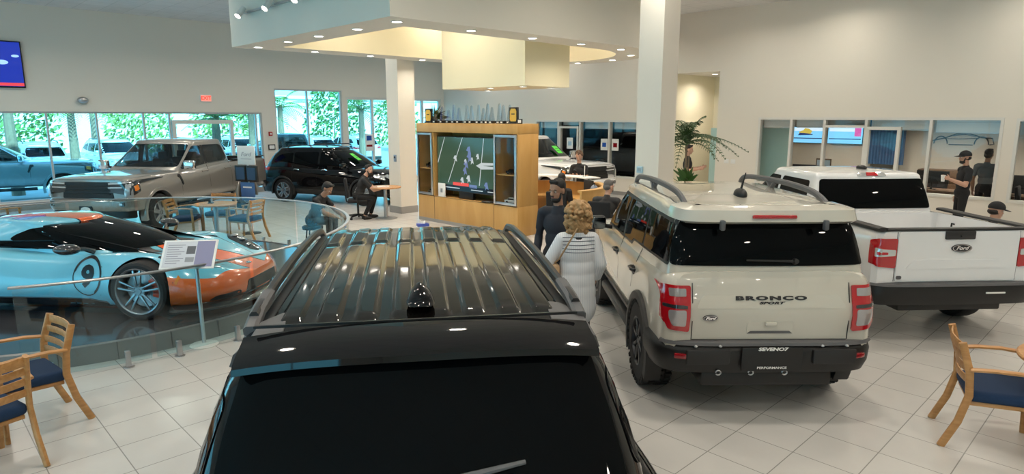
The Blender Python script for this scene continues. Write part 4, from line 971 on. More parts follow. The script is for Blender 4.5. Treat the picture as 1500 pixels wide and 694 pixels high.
def racing_coupe():
    c = Car('sports_car', 'low light blue and orange racing coupe on the round platform', 'car', (-5.59, 8.26, .18), R_(-4))
    G = gt_paint()
    P = dict(zb=[(-2.3, .2), (-1.5, .1), (1.9, .10), (2.38, .2)], wb=[(-2.3, .7), (0, .80), (1.6, .84), (2.38, .6)], z1=.24, wm=[(-2.38, .92), (-1.36, 1.0), (-.45, .93), (.5, .90), (1.3, .99), (1.8, .97), (2.38, .88)],
             z2=[(-1.36, .55), (0, .42), (1.3, .5), (2.38, .36)], ws=[(-2.3, .8), (-1.36, .86), (-.3, .80), (.5, .78), (1.3, .80), (2.38, .66)],
             zs=[(-2.38, .8), (-1.36, .90), (-.5, .74), (.3, .69), (.8, .74), (1.3, .79), (1.7, .72), (2.1, .57), (2.38, .44)], wt=[(-2, .5), (.5, .6), (1.3, .55), (2.38, .4)],
             ze=[(-2.3, .8), (-1.2, .88), (-.4, .74), (.5, .72), (.9, .72), (1.35, .68), (1.8, .60), (2.38, .45)], zt=[(-2.3, .82), (-1.2, .9), (-.4, .76), (.5, .75), (.9, .73), (1.35, .66), (1.8, .58), (2.38, .44)], cf=(.62, .62), cr=(.3, .2))
    b = c.shell('body', body_mesh(MB(), -2.36, 2.38, P, nx=72), G)
    c.arch_cut(b, (1.35, -1.36), (.375, .345), 1.0, w=.4)
    k = cabin_mesh(MB(), [(.60, 1.42, -2.0, .76, .40, .3, .25, .42, .1), (.80, 1.0, -1.75, .67, .36, .28, .25, .40, .1), (.95, .52, -1.35, .57, .33, .25, .25, .32, .1), (1.02, .20, -1.05, .50, .31, .22, .22, .24, .08)], .05, .03, nf=14, na=9)
    c.shell('cabin', k, G); c.scan()
    c.patch('windscreen', [(-.70, .76), (-.5, .735), (0, .725), (.5, .735), (.70, .76), (.60, .93), (.47, 1.03), (-.47, 1.03), (-.60, .93)], 'x', 1, M_tint, .005, .04, .05)
    for sg in (1, -1):
        c.patch('side_window', [(1.02, .755), (.3, .765), (-.30, .79), (-.55, .85), (-.48, .90), (-.25, .985), (.08, 1.02), (.42, .975), (.62, .92)], 'y', sg, M_tint, .005, .04, .04)
        0 and c.patch('windscreen_pillar', [(1.0, .75), (.84, .75), (.38, .965), (.05, 1.02), (.16, 1.03), (.50, .97)], 'y', sg, M_carbon, .009, .03)
        f = (lambda pl: [(u, v*sg) for u, v in pl][::sg])
        hl = c.patch('head_lamp', f([(1.5, .80), (1.62, .62), (2.02, .46), (2.12, .50), (1.98, .68), (1.72, .82)]), 'z', 1, M_lampdark, .006, .04, .03)
        for (x, y, r) in ((1.66, .73, .05), (1.80, .66, .042), (1.93, .57, .035)):
            p, n = c.hit('z', 1, x, y*sg); mb = MB(); mb.ell(p+n*.012, (r, r, .02)); mb.build('lamp_projector', M_chrome, hl)
        c.patch('daytime_lamp', f([(1.60, .80), (1.72, .80), (2.06, .60), (2.1, .54), (2.13, .55), (2.0, .70), (1.74, .835)]), 'z', 1, M_lampclear, .010, .03, .01)
        c.patch('bonnet_vent', f([(1.02, .28), (1.28, .33), (1.24, .46), (1.02, .42)]), 'z', 1, M_black, .004, .04, .02)
        c.patch('sill', [(.95, .1), (-.92, .1), (-.92, .27), (-.5, .24), (.7, .235), (.92, .20)], 'y', sg, M_carbon, .02, .08, .01)
        # race number roundel
        ring = MB(); vs = []; k2 = 40
        for t in range(k2):
            a = 2*math.pi*t/k2
            for rr in (.235, .205 if 0.2 < a < 2.9 or a > 5.2 or a < .2 else .222): p, n = c.hit('y', sg, .69+rr*.82*math.cos(a), .49+rr*math.sin(a)*.95); vs.append(p+n*.004)
        ring.add(vs, [[2*t, 2*t+1, 2*((t+1) % k2)+1, 2*((t+1) % k2)] for t in range(k2)]); ro = ring.build('number_ring', M_black, c.r, smooth=0)
        vs, fs = text_geo('9', .34, .002, .014, 1.0); p, n = c.hit('y', sg, .69, .48); up = (Vector((0, 0, 1))-n*n.z).normalized(); Mx = facing(p+n*.004, up.cross(n), up)
        mb = MB(); pts = []
        for v in vs:
            q = Mx @ Vector(v); h, nn = c.hit('y', sg, q.x, q.z); pts.append(h+nn*(.005+(.002 if v[2] > 0 else 0)))
        mb.add(pts, fs); mb.build('race_number', M_black, ro, smooth=0)
        # mirror
        mb = MB(); mb.ell((.56, sg*.99, .83), (.15, .10, .065), (0, 0, sg*-.15)); mo = mb.build('wing_mirror', M_carbon, c.r)
        mb = MB(); mb.tube([(.66, sg*.70, .75), (.62, sg*.8, .80), (.58, sg*.92, .82)], [.035, .028, .03], 8); mb.build('mirror_arm', M_carbon, mo)
        c.patch('side_intake', [(-.75, .36), (-1.0, .36), (-1.0, .66), (-.86, .68)], 'y', sg, M_black, .005, .06, .03)
        c.patch('bumper_intake', f([(.46, .21), (.80, .22), (.84, .36), (.62, .38)]) if False else [(sg*.46, .19), (sg*.78, .19), (sg*.76, .25), (sg*.50, .27)][::sg], 'x', 1, M_black, .006, .04, .03)
        c.patch('side_marker', [(1.80, .42), (1.83, .5), (1.80, .53), (1.775, .45)], 'y', sg, M_amber, .004, .02)
        c.patch('tail_lamp', [(sg*.55, .68), (sg*.75, .68), (sg*.75, .78), (sg*.55, .78)][::sg], 'x', -1, M_red, .01, .05, .03)
    c.patch('grille', [(-.42, .19), (.42, .19), (.36, .36), (-.36, .36)], 'x', 1, M_black, .006, .05, .04)
    pl = curve_plan([(2.44, 0), (2.38, .35), (2.16, .75), (1.8, .98), (1.72, .99)])
    wrap(c, 'front_splitter', pl, [(.085, -.02), (.09, .03), (.115, .035), (.17, -.03)], M_carbon, thick=.2)
    wrap(c, 'lower_bumper_blade', curve_plan([(2.36, 0), (2.3, .35), (2.08, .72), (1.95, .85)]), [(.16, -.02), (.17, .012), (.21, -.01)], M_carbon, thick=.06)
    p, n = c.hit('z', 1, 2.2, 0); mb = MB(); mb.M = facing(p+n*.004, (0, 1, 0), n.cross(Vector((0, 1, 0)))); mb.prism([(.055*math.cos(t*.3), .028*math.sin(t*.3)) for t in range(21)], -.004, .004); mb.build('maker_badge', M_chrome, c.r)
    mb = MB(); mb.tube([(.98, -.3, .745), (.82, .05, .80), (.62, .32, .90)], [.012, .01, .006], 6); mb.build('windscreen_wiper', M_black, c.r)
    mb = MB(); mb.bx(-2.3, -1.95, -.85, .85, .98, 1.0, .008); mb.tube([(-2.1, .4, .85), (-2.1, .4, .985)], .02); mb.tube([(-2.1, -.4, .85), (-2.1, -.4, .985)], .02); mb.build('rear_wing', G, c.r)
    c.lines(side=[[(.86, .28), (.92, .5), (.80, .72)], [(-.55, .27), (-.66, .5), (-.55, .74)], [(1.68, .62), (1.76, .45), (1.72, .3)]], top=[[(.95, -.62), (1.5, -.60), (2.1, -.36)], [(.95, .62), (1.5, .60), (2.1, .36)]], w=.006)
    c.wheels((1.35, -1.36), .345, .27, .99, .27, (5, .026, .17), M_rimgrey, caliper=mat('orange red caliper', (.75, .07, .02), .35, 0, .6))
    return c
M_silver = paint('warm silver paint', (.31, .295, .275), .5, .28)
M_orange_lamp = M_amber
def full_pickup(label, loc, rz, pm):
    c = Car('pickup_truck', label, 'pickup truck', loc, rz)
    H = 1.0
    P = dict(zb=.5, wb=.8, z1=.58, wm=[(-2.94, .97), (-2.2, H), (2.1, H), (2.94, .97)], z2=1.05, ws=[(-2.94, .95), (1.2, .95), (2.94, .90)], zs=[(-2.94, 1.33), (-1.2, 1.31), (.9, 1.24), (1.5, 1.22), (2.94, 1.14)], wt=.86,
             ze=[(-2.94, 1.40), (-1.2, 1.38), (.9, 1.29), (2.5, 1.27), (2.94, 1.22)], zt=[(-2.94, 1.40), (-1.2, 1.38), (.9, 1.34), (1.5, 1.33), (2.5, 1.29), (2.94, 1.23)], cf=(.16, .12), cr=(.08, .05))
    b = c.shell('body', body_mesh(MB(), -2.9, 2.86, P), pm)
    mb = MB(); mb.bx(-2.8, -1.2, -.82, .82, .85, 1.7); cut(b, mb, M_clad)
    c.arch_cut(b, (1.98, -1.70), (.50, .44), H, w=.38)
    LV = [(1.2, 1.42, -1.10, .93, .93, .16, .1, .16, .02), (1.45, 1.02, -1.09, .88, .88, .14, .1, .14, .02), (1.72, .62, -1.03, .815, .815, .12, .1, .12, .02), (1.88, .40, -.98, .765, .765, .12, .1, .10, .02)]
    k = c.shell('cabin', cabin_mesh(MB(), LV, .07, .035, bulge=.012), pm); c.scan()
    W1 = [(.98, 1.36), (.62, 1.33), (.06, 1.38), (.06, 1.82), (.34, 1.82)]; W2 = [(-.04, 1.385), (-.84, 1.40), (-.96, 1.47), (-.86, 1.78), (-.78, 1.82), (-.04, 1.83)]
    WS = [(-.82, 1.36), (.82, 1.36), (.70, 1.86), (-.70, 1.86)]; RW = [(-.72, 1.44), (.72, 1.44), (.66, 1.82), (-.66, 1.82)]
    for sg in (1, -1):
        c.patch('front_door_window', W1, 'y', sg, M_sideglass, .002, .08, .05, inn=.003); c.patch('rear_door_window', W2, 'y', sg, M_sideglass, .002, .08, .05, inn=.003)
    c.patch('windscreen', WS, 'x', 1, M_carglass, .002, .08, .06, inn=.003); c.patch('rear_window', RW, 'x', -1, M_carglass, .002, .08, .06, inn=.003)
    mb = MB(); cabin_mesh(mb, [(l[0]-(.4 if i == 0 else 0), l[1]-.07, l[2]+.06, l[3]-.055, l[4]-.055, l[5], l[6], l[7], l[8]) for i, l in enumerate(LV)], .045, .02, bulge=.01); cut(k, mb, M_dark)
    for pl, ax, lo, hi in ((W1, 'y', -1.2, 1.2), (W2, 'y', -1.2, 1.2), (WS, 'x', .2, 1.8), (RW, 'x', -1.3, -.7)):
        mb = MB(); mb.prism(rpoly([tuple(Vector(q)*1.0) for q in pl], .05), lo, hi, ax); cut(k, mb, M_black)
    mb = MB(); mb.bx(-.98, 1.0, -.84, .84, .62, 1.6); cut(b, mb, M_dark)
    seats(c, (.15, -.62), zf=.62)
    mb = MB(); mb.box((.95, 0, 1.22), (.4, 1.6, .22), bev=.08); mb.build('dashboard', M_dark, c.r)
    mb = MB(); pts = [(.62+.08*math.sin(t*.4488), .40+.19*math.cos(t*.4488), 1.28+.17*math.sin(t*.4488)) for t in range(15)]; mb.tube(pts, .017, 8); mb.build('steering_wheel', M_black, c.r)
    for sg in (1, -1):
        c.patch('window_trim', [(.98, 1.345), (.6, 1.315), (.06, 1.365), (-.98, 1.39), (-.98, 1.405), (-.84, 1.395), (.06, 1.378), (.62, 1.328), (.98, 1.36)], 'y', sg, M_black, .006, .06)
        c.patch('door_pillar', [(.055, 1.37), (-.035, 1.375), (-.035, 1.83), (.055, 1.83)], 'y', sg, M_black, .005, .06)
        f = (lambda pl: [(u*sg, v) for u, v in pl][::sg])
        # C-shaped head lamp: dark housing with clear bars and an amber corner
        hl = c.patch('head_lamp', f([(.50, .96), (.93, .90), (.95, 1.19), (.50, 1.16)]), 'x', 1, M_lampdark, .03, .05, .02)
        c.patch('lamp_bar', f([(.50, 1.12), (.90, 1.14), (.90, 1.18), (.50, 1.155)]), 'x', 1, M_lampclear, .036, .05)
        c.patch('lamp_bar', f([(.48, 1.04), (.80, 1.05), (.80, 1.075), (.48, 1.07)]), 'x', 1, M_lampclear, .036, .05)
        c.patch('lamp_bar', f([(.84, .84), (.915, .86), (.92, 1.16), (.85, 1.14)]), 'x', 1, M_lampclear, .038, .05)
        c.patch('head_lamp', [(2.84, .87), (2.58, .96), (2.56, 1.14), (2.86, 1.19)], 'y', sg, M_lampdark, .012, .05, .01)
        c.patch('lamp_bar', [(2.84, .84), (2.78, .86), (2.78, 1.15), (2.85, 1.17)], 'y', sg, M_lampclear, .018, .05, .01)
        c.patch('side_marker', [(2.74, .97), (2.62, 1.0), (2.62, 1.10), (2.74, 1.12)], 'y', sg, M_amber, .018, .04, .02)
        c.patch('fender_vent', [(1.26, 1.20), (1.18, 1.20), (1.1, .98), (1.14, .95), (1.22, 1.12), (1.28, 1.15)], 'y', sg, M_black, .01, .04)
        for x in (.18, -.82):
            p, n = c.hit('y', sg, x, 1.20); mb = MB(); mb.tube([p+Vector((.12, 0, 0))+n*.004, p+Vector((.05, 0, 0))+n*.04, p+Vector((-.05, 0, 0))+n*.04, p+Vector((-.12, 0, 0))+n*.004], .018, 8); mb.build('door_handle', pm, c.r)
        c.patch('tail_lamp', f([(.80, .95), (.93, .95), (.93, 1.30), (.80, 1.30)]), 'x', -1, M_red, .015, .05, .02)
        c.patch('tail_lamp', [(-2.89, .97), (-2.80, .99), (-2.80, 1.30), (-2.89, 1.30)], 'y', sg, M_red, .012, .05, .01)
        mb = MB(); mb.tube([(1.3, sg*.93, .46), (-1.1, sg*.93, .46)], .05, 8); mb.build('running_board', M_black, c.r)
        mb = MB(); mb.tube([(-2.86, sg*.88, 1.40), (-1.2, sg*.88, 1.385)], .04, 8, sq=(.05, .018)); mb.build('bed_rail_cap', M_clad, c.r)
        c.patch('fog_lamp', f([(.60, .66), (.84, .67), (.84, .76), (.62, .755)]), 'x', 1, M_lampdark, .075, .05, .015)
        c.patch('fog_lamp_trim', f([(.64, .69), (.80, .695), (.80, .735), (.65, .73)]), 'x', 1, M_lampclear, .080, .05, .01)
    c.patch('grille', [(-.58, .83), (.58, .83), (.52, 1.17), (-.52, 1.17)], 'x', 1, M_black, .02, .06, .03)
    for z in (.92, 1.0, 1.08): mb = MB(); p, n = c.hit('x', 1, 0, z); mb.box((p.x+.03, 0, z), (.03, 1.04, .022), bev=.006); mb.build('grille_bar', M_black, c.r)
    c.oval('maker_badge', 'x', 1, (0, 1.0), .25, .1, M_bluebadge, M_chrome)
    bp = curve_plan([(2.97, 0), (2.95, .6), (2.88, .9), (2.72, 1.0), (2.55, 1.01)])
    wrap(c, 'front_bumper', bp, [(.56, -.03), (.58, .0), (.66, .02), (.78, .02), (.82, -.03)], pm, thick=.12)
    wrap(c, 'lower_grille', curve_plan([(2.95, 0), (2.93, .6), (2.85, .88), (2.72, .96)]), [(.40, -.06), (.43, .0), (.56, -.005)], M_black, thick=.12)
    mb = MB(); mb.box((2.98, 0, .60), (.03, .3, .15), bev=.01); pl_ = mb.build('front_plate', M_black, c.r)
    mb = MB(); mb.M = facing((2.996, 0, .60), (0, 1, 0), (0, 0, 1)); mb.prism([(.11*math.cos(t*.3), .06*math.sin(t*.3)) for t in range(21)], -.002, .004); mb.build('plate_oval', M_paper, pl_, smooth=0)
    rb = curve_plan([(-2.97, 0), (-2.97, .7), (-2.92, .95), (-2.8, 1.0), (-2.6, 1.005)]); wrap(c, 'rear_bumper', rb, [(.5, -.05), (.52, 0), (.68, 0), (.72, -.05)], M_chrome, thick=.12)
    c.arch_trim((1.98, -1.70), .44, H, .475, .55, pm, -14, 194, out=.012)
    c.mirror(.98, .90, 1.40, M_chrome, M_black, (.13, .26, .22), .07)
    c.lines(side=[[(1.16, .6), (1.18, 1.26)], [(.02, .55), (.02, 1.36)], [(-.98, .62), (-1.0, 1.38)], [(-1.13, .55), (-1.13, 1.37)]], front=[[(-.9, 1.215), (.9, 1.215)]], top=[[(2.8, -.84), (1.45, -.9)], [(2.8, .84), (1.45, .9)]])
    c.wheels((1.98, -1.70), .42, .27, .99, .26, (6, .055, .12), M_rimgrey)
    return c
def crossover(label, loc, rz, pm):
    c = Car('crossover', label, 'car', loc, rz)
    H = .93
    P = dict(zb=.24, wb=.78, z1=.36, wm=[(-2.3, .84), (-1.6, H), (1.5, H), (2.3, .82)], z2=.82, ws=[(-2.3, .8), (-1.4, .87), (1.3, .85), (2.3, .68)], zs=[(-2.3, 1.0), (-1.5, 1.04), (.8, .98), (1.5, .95), (2.3, .80)], wt=.72,
             ze=[(-2.3, 1.04), (.8, 1.05), (1.5, 1.02), (2.0, .95), (2.3, .84)], zt=[(-2.3, 1.06), (.8, 1.1), (1.5, 1.06), (2.0, .98), (2.3, .86)], cf=(.55, .35), cr=(.4, .22))
    b = c.shell('body', body_mesh(MB(), -2.28, 2.3, P), pm); c.arch_cut(b, (1.4, -1.34), (.40, .355), H)
    c.shell('cabin', cabin_mesh(MB(), [(.96, 1.38, -2.26, .80, .78, .2, .24, .24, .1), (1.2, .95, -2.12, .76, .74, .18, .24, .21, .1), (1.45, .48, -1.92, .69, .67, .16, .2, .17, .08), (1.55, .24, -1.78, .64, .62, .16, .18, .15, .07)], .08, .035, dz=lambda x: -.05*max(0, (-x-.5)/1.4)**2), pm); c.scan()
    for sg in (1, -1):
        c.patch('front_door_window', [(.98, 1.09), (-.08, 1.12), (-.08, 1.50), (.22, 1.52)], 'y', sg, M_tint, .005, .07, .05)
        c.patch('rear_door_window', [(-.16, 1.12), (-1.0, 1.14), (-1.0, 1.48), (-.16, 1.50)], 'y', sg, M_tint, .005, .07, .05)
        c.patch('quarter_window', [(-1.07, 1.15), (-1.75, 1.24), (-1.5, 1.42), (-1.07, 1.47)], 'y', sg, M_tint, .005, .07, .04)
        f = (lambda pl: [(u*sg, v) for u, v in pl][::sg])
        c.patch('head_lamp', f([(.42, .76), (.66, .74), (.74, .84), (.66, .90), (.45, .84)]), 'x', 1, M_lampclear, .012, .05, .02)
        c.patch('head_lamp', [(2.1, .74), (1.78, .84), (1.76, .90), (2.08, .86)], 'y', sg, M_lampclear, .012, .05, .015)
        c.patch('tail_lamp', [(-2.2, .9), (-1.86, .94), (-1.84, 1.02), (-2.2, 1.04)], 'y', sg, M_red, .012, .05, .015)
        c.patch('tail_lamp', f([(.48, .9), (.72, .9), (.72, 1.03), (.48, 1.02)]), 'x', -1, M_red, .012, .05, .02)
        for x in (.12, -.85):
            p, n = c.hit('y', sg, x, .98); mb = MB(); mb.tube([p+Vector((.1, 0, 0))+n*.004, p+Vector((.05, 0, 0))+n*.035, p+Vector((-.05, 0, 0))+n*.035, p+Vector((-.1, 0, 0))+n*.004], .016, 8); mb.build('door_handle', M_chrome, c.r)
        c.patch('sill_cladding', [(.98, .26), (-.92, .26), (-.92, .42), (.98, .40)], 'y', sg, M_clad, .012, .1, .02)
        mb = MB(); mb.tube([(.1, sg*.60, 1.66), (0, sg*.60, 1.70), (-1.2, sg*.58, 1.68), (-1.35, sg*.57, 1.62)], .018, 8); mb.build('roof_rail', M_blacksat, c.r)
    c.patch('windscreen', [(-.72, 1.10), (.72, 1.10), (.58, 1.52), (-.58, 1.52)], 'x', 1, M_tint, .005, .07, .06)
    c.patch('rear_window', [(-.66, 1.12), (.66, 1.12), (.56, 1.46), (-.56, 1.46)], 'x', -1, M_tint, .005, .07, .06)
    c.patch('grille', [(-.38, .56), (.38, .56), (.44, .80), (-.44, .80)], 'x', 1, M_black, .01, .06, .05)
    c.oval('maker_badge', 'x', 1, (0, .72), .16, .065, M_bluebadge, M_chrome)
    c.patch('lower_grille', [(-.55, .32), (.55, .32), (.5, .44), (-.5, .44)], 'x', 1, M_black, .01, .06, .04)
    c.patch('rear_bumper_cladding', [(-.8, .28), (.8, .28), (.8, .48), (-.8, .48)], 'x', -1, M_clad, .01, .08, .04)
    c.arch_trim((1.4, -1.34), .355, H, .375, .435, M_clad, -16, 196, out=.008)
    c.mirror(.86, .82, 1.14, pm, M_black, (.11, .19, .15), .06)
    c.lines(side=[[(1.02, .4), (1.04, 1.04)], [(-.12, .4), (-.12, 1.08)], [(-1.0, .72), (-1.04, 1.1)]])
    c.wheels((1.4, -1.34), .355, .23, .92, .235, (5, .05, .2), M_rimgrey)
    return c
def recolour(root, old, new):
    for o in root.children_recursive:
        if o.type == 'MESH' and old.name in [m.name for m in o.data.materials if m]:
            o.data = o.data.copy()
            for i, m in enumerate(o.data.materials):
                if m == old: o.data.materials[i] = new
def again(root, loc, rz, label, old=None, new=None):
    r = copy_tree(root, None, label=label); r.location = loc; r.rotation_euler = (0, 0, rz)
    bpy.context.view_layer.update()
    if old: recolour(r, old, new)
    return r
# ================================================================== round platform and glass railing
PC = Vector((-6.08, 9.11, 0)); PR = 3.28; GR = 3.62
m = MB(); m.lathe([(0, .18), (PR-.28, .18), (PR-.28, .1805), (PR, .1805), (PR, .0), (0, .0)], 120)
pf = thing('display_platform', 'low round dark polished platform with grey tiled rim under the racing coupe', 'platform', PC)
m.bm.free(); m = MB(); m.lathe([(0, 0), (0, .18), (PR-.05, .18), (PR-.05, 0)], 120); m.build('platform_top', mat('dark polished stone', (.05, .05, .055), .1, noise=.3, nscale=4), pf, smooth=30)
m = MB(); m.lathe([(PR-.05, .0), (PR-.05, .19), (PR, .185), (PR+.03, 0)], 120); rim = m.build('platform_rim', mat('grey rim tile', (.17, .165, .16), .35, noise=.1, nscale=8), pf, smooth=30)
m = MB()
for k in range(40):
    a = 2*math.pi*k/40; m.box(((PR+.0135)*math.cos(a), (PR+.0135)*math.sin(a), .094), (.036, .006, .186), (0, 0, a))
tag(m.build('rim_joint', mat('dark grout', (.07, .07, .07), .8), rim, smooth=0), kind='stuff')
rl = thing('glass_railing', 'curved frameless glass railing with flat metal handrail around the round platform', 'railing', PC)
def arc(r, a0, a1, z, n): return [(r*math.cos(R_(a0+(a1-a0)*i/n)), r*math.sin(R_(a0+(a1-a0)*i/n)), z) for i in range(n+1)]
m = MB(); m.tube(arc(GR, -67, 146, .945, 90), .03, 8, sq=(.024, .012)); m.build('handrail', M_steel, rl)
na = 12; st = 213/na
for k in range(na):
    a0 = -67+k*st+.4; a1 = a0+st-.8; m = MB(); P0 = arc(GR-.006, a0, a1, .05, 10); P1 = arc(GR+.006, a0, a1, .05, 10)
    vs = P0+P1+[(x, y, .933) for x, y, _ in P0]+[(x, y, .933) for x, y, _ in P1]; q = 11; fs = []
    for i in range(10): fs += [[i, i+1, 2*q+i+1, 2*q+i], [q+i, q+i+1, 3*q+i+1, 3*q+i], [2*q+i, 2*q+i+1, 3*q+i+1, 3*q+i], [i, i+1, q+i+1, q+i]]
    fs += [[0, q, 3*q, 2*q], [10, q+10, 3*q+10, 2*q+10]]; m.add(vs, fs); g = m.build('glass_panel', M_glasspanel, rl, smooth=0)
    for f in (.2, .8):
        a = a0+(a1-a0)*f; x, y = GR*math.cos(R_(a)), GR*math.sin(R_(a)); s = MB(); s.cyl((x, y, .0), (x, y, .012), .05, n=20)
        s.box((x, y, .09), (.05, .05, .17), (0, 0, R_(a)), bev=.006); s.build('spigot', M_steel, g)
a = math.atan2(-2.30, 2.71); ps = PC+Vector((3.46*math.cos(a), 3.46*math.sin(a), 0))
sg_ = thing('sign_stand', 'silver post stand with a tilted white information board at the platform rail', 'sign stand', ps, R_(2))
m = MB(); m.lathe([(0, .0), (.15, 0), (.15, .008), (.05, .02), (.03, .03), (0, .03)], 32); m.build('base', M_whiteframe, sg_)
m = MB(); m.tube([(0, 0, .02), (-.02, .02, 1.0)], .021, 14); m.build('pole', M_alu, sg_)
BM = Matrix.Translation((-.06, -.03, 1.04)) @ Euler((R_(48), 0, R_(5))).to_matrix().to_4x4()
m = MB(); m.M = BM; m.box((0, 0, 0), (.56, .36, .014), bev=.004); bd = m.build('board', M_white, sg_)
m = MB(); m.M = BM; m.bx(-.255, .255, -.16, .16, .0071, .009); pa = m.build('printed_sheet', mat('pale print', (.62, .62, .66), .6), bd, smooth=0)
m = MB(); m.M = BM; m.bx(.07, .255, -.16, .16, .009, .0095); m.build('print_panel', mat('violet grey print', (.27, .26, .40), .6), pa, smooth=0)
m = MB(); m.M = BM; m.bx(-.03, .06, .0, .10, .009, .0095); m.build('print_photo', mat('dark grey print', (.12, .12, .13), .6), pa, smooth=0)
m = MB(); m.M = BM; m.bx(-.03, .06, -.10, -.04, .009, .0095); m.build('print_photo', mat('mid grey print', (.3, .3, .32), .6), pa, smooth=0)
m = MB(); m.M = BM
for k in range(9): m.bx(-.23, -.05-.03*(k % 3), .11-k*.028, .118-k*.028, .009, .0094)
tag(m.build('print_line', mat('print line grey', (.3, .3, .34), .6), pa, smooth=0), kind='stuff')

# ================================================================== chairs and tables
def armchair(label, x, y, deg, group='oak armchairs with navy seats'):
    o = thing('armchair', label, 'chair', (x, y, 0), R_(deg), group)
    m = MB(); m.box((.02, 0, .435), (.50, .50, .09), (0, -.04, 0), bev=.035, seg=3); m.build('seat', M_blue, o)
    m = MB(); m.box((.02, 0, .375), (.46, .46, .035), (0, -.04, 0), bev=.008); m.build('seat_frame', M_oak, o)
    for s in (-1, 1):
        y0 = s*.275
        m = MB(); m.tube(chaikin([(.26, 0), (.25, .3), (.245, .5), (.235, .64)], 1) and [(.27, y0, 0), (.255, y0, .3), (.25, y0, .5), (.24, y0, .645)], .02, 8, sq=(.016, .022)); m.build('front_leg', M_oak, o)
        m = MB(); m.tube([(-.36, y0*.95, 0), (-.27, y0*.95, .22), (-.22, y0*.95, .44), (-.235, y0*.95, .62), (-.30, y0*.9, .84)], .02, 8, sq=(.017, .026)); m.build('rear_leg', M_oak, o)
        m = MB(); m.tube([(-.235, y0, .645), (-.1, y0*1.06, .665), (.06, y0*1.1, .672), (.20, y0*1.08, .662), (.275, y0*1.04, .648)], .02, 8, sq=(.03, .012)); m.build('armrest', M_oak, o)
    for k, z in enumerate((.55, .635, .72, .80)):
        xx = -.232-.07*max(0, (z-.6)/.24); m = MB()
        m.tube([(xx, -.25, z), (xx-.025, -.12, z), (xx-.034, 0, z), (xx-.025, .12, z), (xx, .25, z)], .02, 8, sq=(.008, .027 if k < 3 else .034)); m.build('back_slat', M_oak, o)
    return o
def round_table(label, x, y, r, h=.74, rod=False):
    o = thing('round_table', label, 'table', (x, y, 0))
    m = MB(); m.lathe([(0, h), (r-.01, h), (r, h-.01), (r, h-.025), (r-.02, h-.035), (0, h-.035)], 48); m.build('tabletop', M_oak, o)
    m = MB(); m.cyl((0, 0, .02), (0, 0, h-.03), .045, n=20); m.build('pedestal', M_steel, o)
    m = MB(); m.lathe([(0, 0), (.28, 0), (.28, .008), (.06, .03), (0, .03)], 32); m.build('base', M_steel, o)
    return o
armchair('oak armchair with navy seat at the left, standing before the platform railing', -3.98, 4.96, 232)
armchair('oak armchair with navy seat cut by the left edge of the photo, nearest us', -3.83, 4.27, 150)
round_table('round oak table whose rim just enters at the left edge', -4.57, 4.70, .5)
armchair('oak armchair with navy seat at the right edge beside the white pickup', 3.76, 4.70, -26)
round_table('round oak table whose rim just enters at the right edge', 4.29, 4.46, .48)
round_table('small round oak table behind the platform railing by the silver pickup', -6.2, 13.36, .42)
armchair('oak armchair left of the small table behind the platform railing', -6.84, 13.3, 8)
armchair('oak armchair right of the small table behind the platform railing', -5.56, 13.32, 180-12)
armchair('oak armchair at the far side of the small table behind the platform railing', -6.42, 14.05, -85)
armchair('oak armchair at the far left edge in front of the window wall', -10.6, 13.2, 60)
cd = thing('condiment_caddy', 'small dark caddy standing on the table behind the platform railing', 'caddy', (-6.28, 13.34, .74))
m = MB(); m.bx(-.05, .05, -.04, .04, 0, .02, .004); m.cyl((0, 0, .02), (0, 0, .16), .008); m.build('rack', M_black, cd); m = MB(); m.cyl((.025, 0, .02), (.025, 0, .1), .02); m.build('jar', M_steel, cd); m = MB(); m.cyl((-.028, 0, .02), (-.028, 0, .09), .018); m.build('jar', M_dark, cd)
def office_chair(label, x, y, deg, back=True):
    o = thing('office_chair', label, 'chair', (x, y, 0), R_(deg), None)
    m = MB(); m.box((0, 0, .46), (.48, .48, .08), bev=.035, seg=3); m.build('seat', M_blkfab, o)
    m = MB(); m.box((-.26, 0, .78), (.06, .44, .48), (0, -.12, 0), bev=.028, seg=3); m.build('backrest', M_blkfab, o)
    m = MB(); m.tube([(-.1, 0, .42), (-.27, 0, .44), (-.3, 0, .62)], .02); m.build('back_bracket', M_black, o)
    for s in (-1, 1): m = MB(); m.tube([(0, s*.25, .45), (0, s*.3, .48), (-.02, s*.3, .66)], .016); m.box((.03, s*.3, .67), (.27, .06, .03), bev=.012); m.build('armrest', M_black, o)
    m = MB(); m.cyl((0, 0, .1), (0, 0, .42), .028); m.build('gas_lift', M_black, o)
    for k in range(5):
        a = k*1.2566+.3; e = (.28*math.cos(a), .28*math.sin(a)); m = MB(); m.tube([(0, 0, .11), (e[0], e[1], .075)], [.03, .02]); l = m.build('base_arm', M_black, o)
        m = MB(); m.cyl((e[0]-.02*math.sin(a), e[1]+.02*math.cos(a), .03), (e[0]+.02*math.sin(a), e[1]-.02*math.cos(a), .03), .03); m.build('caster', M_black, l)
    return o
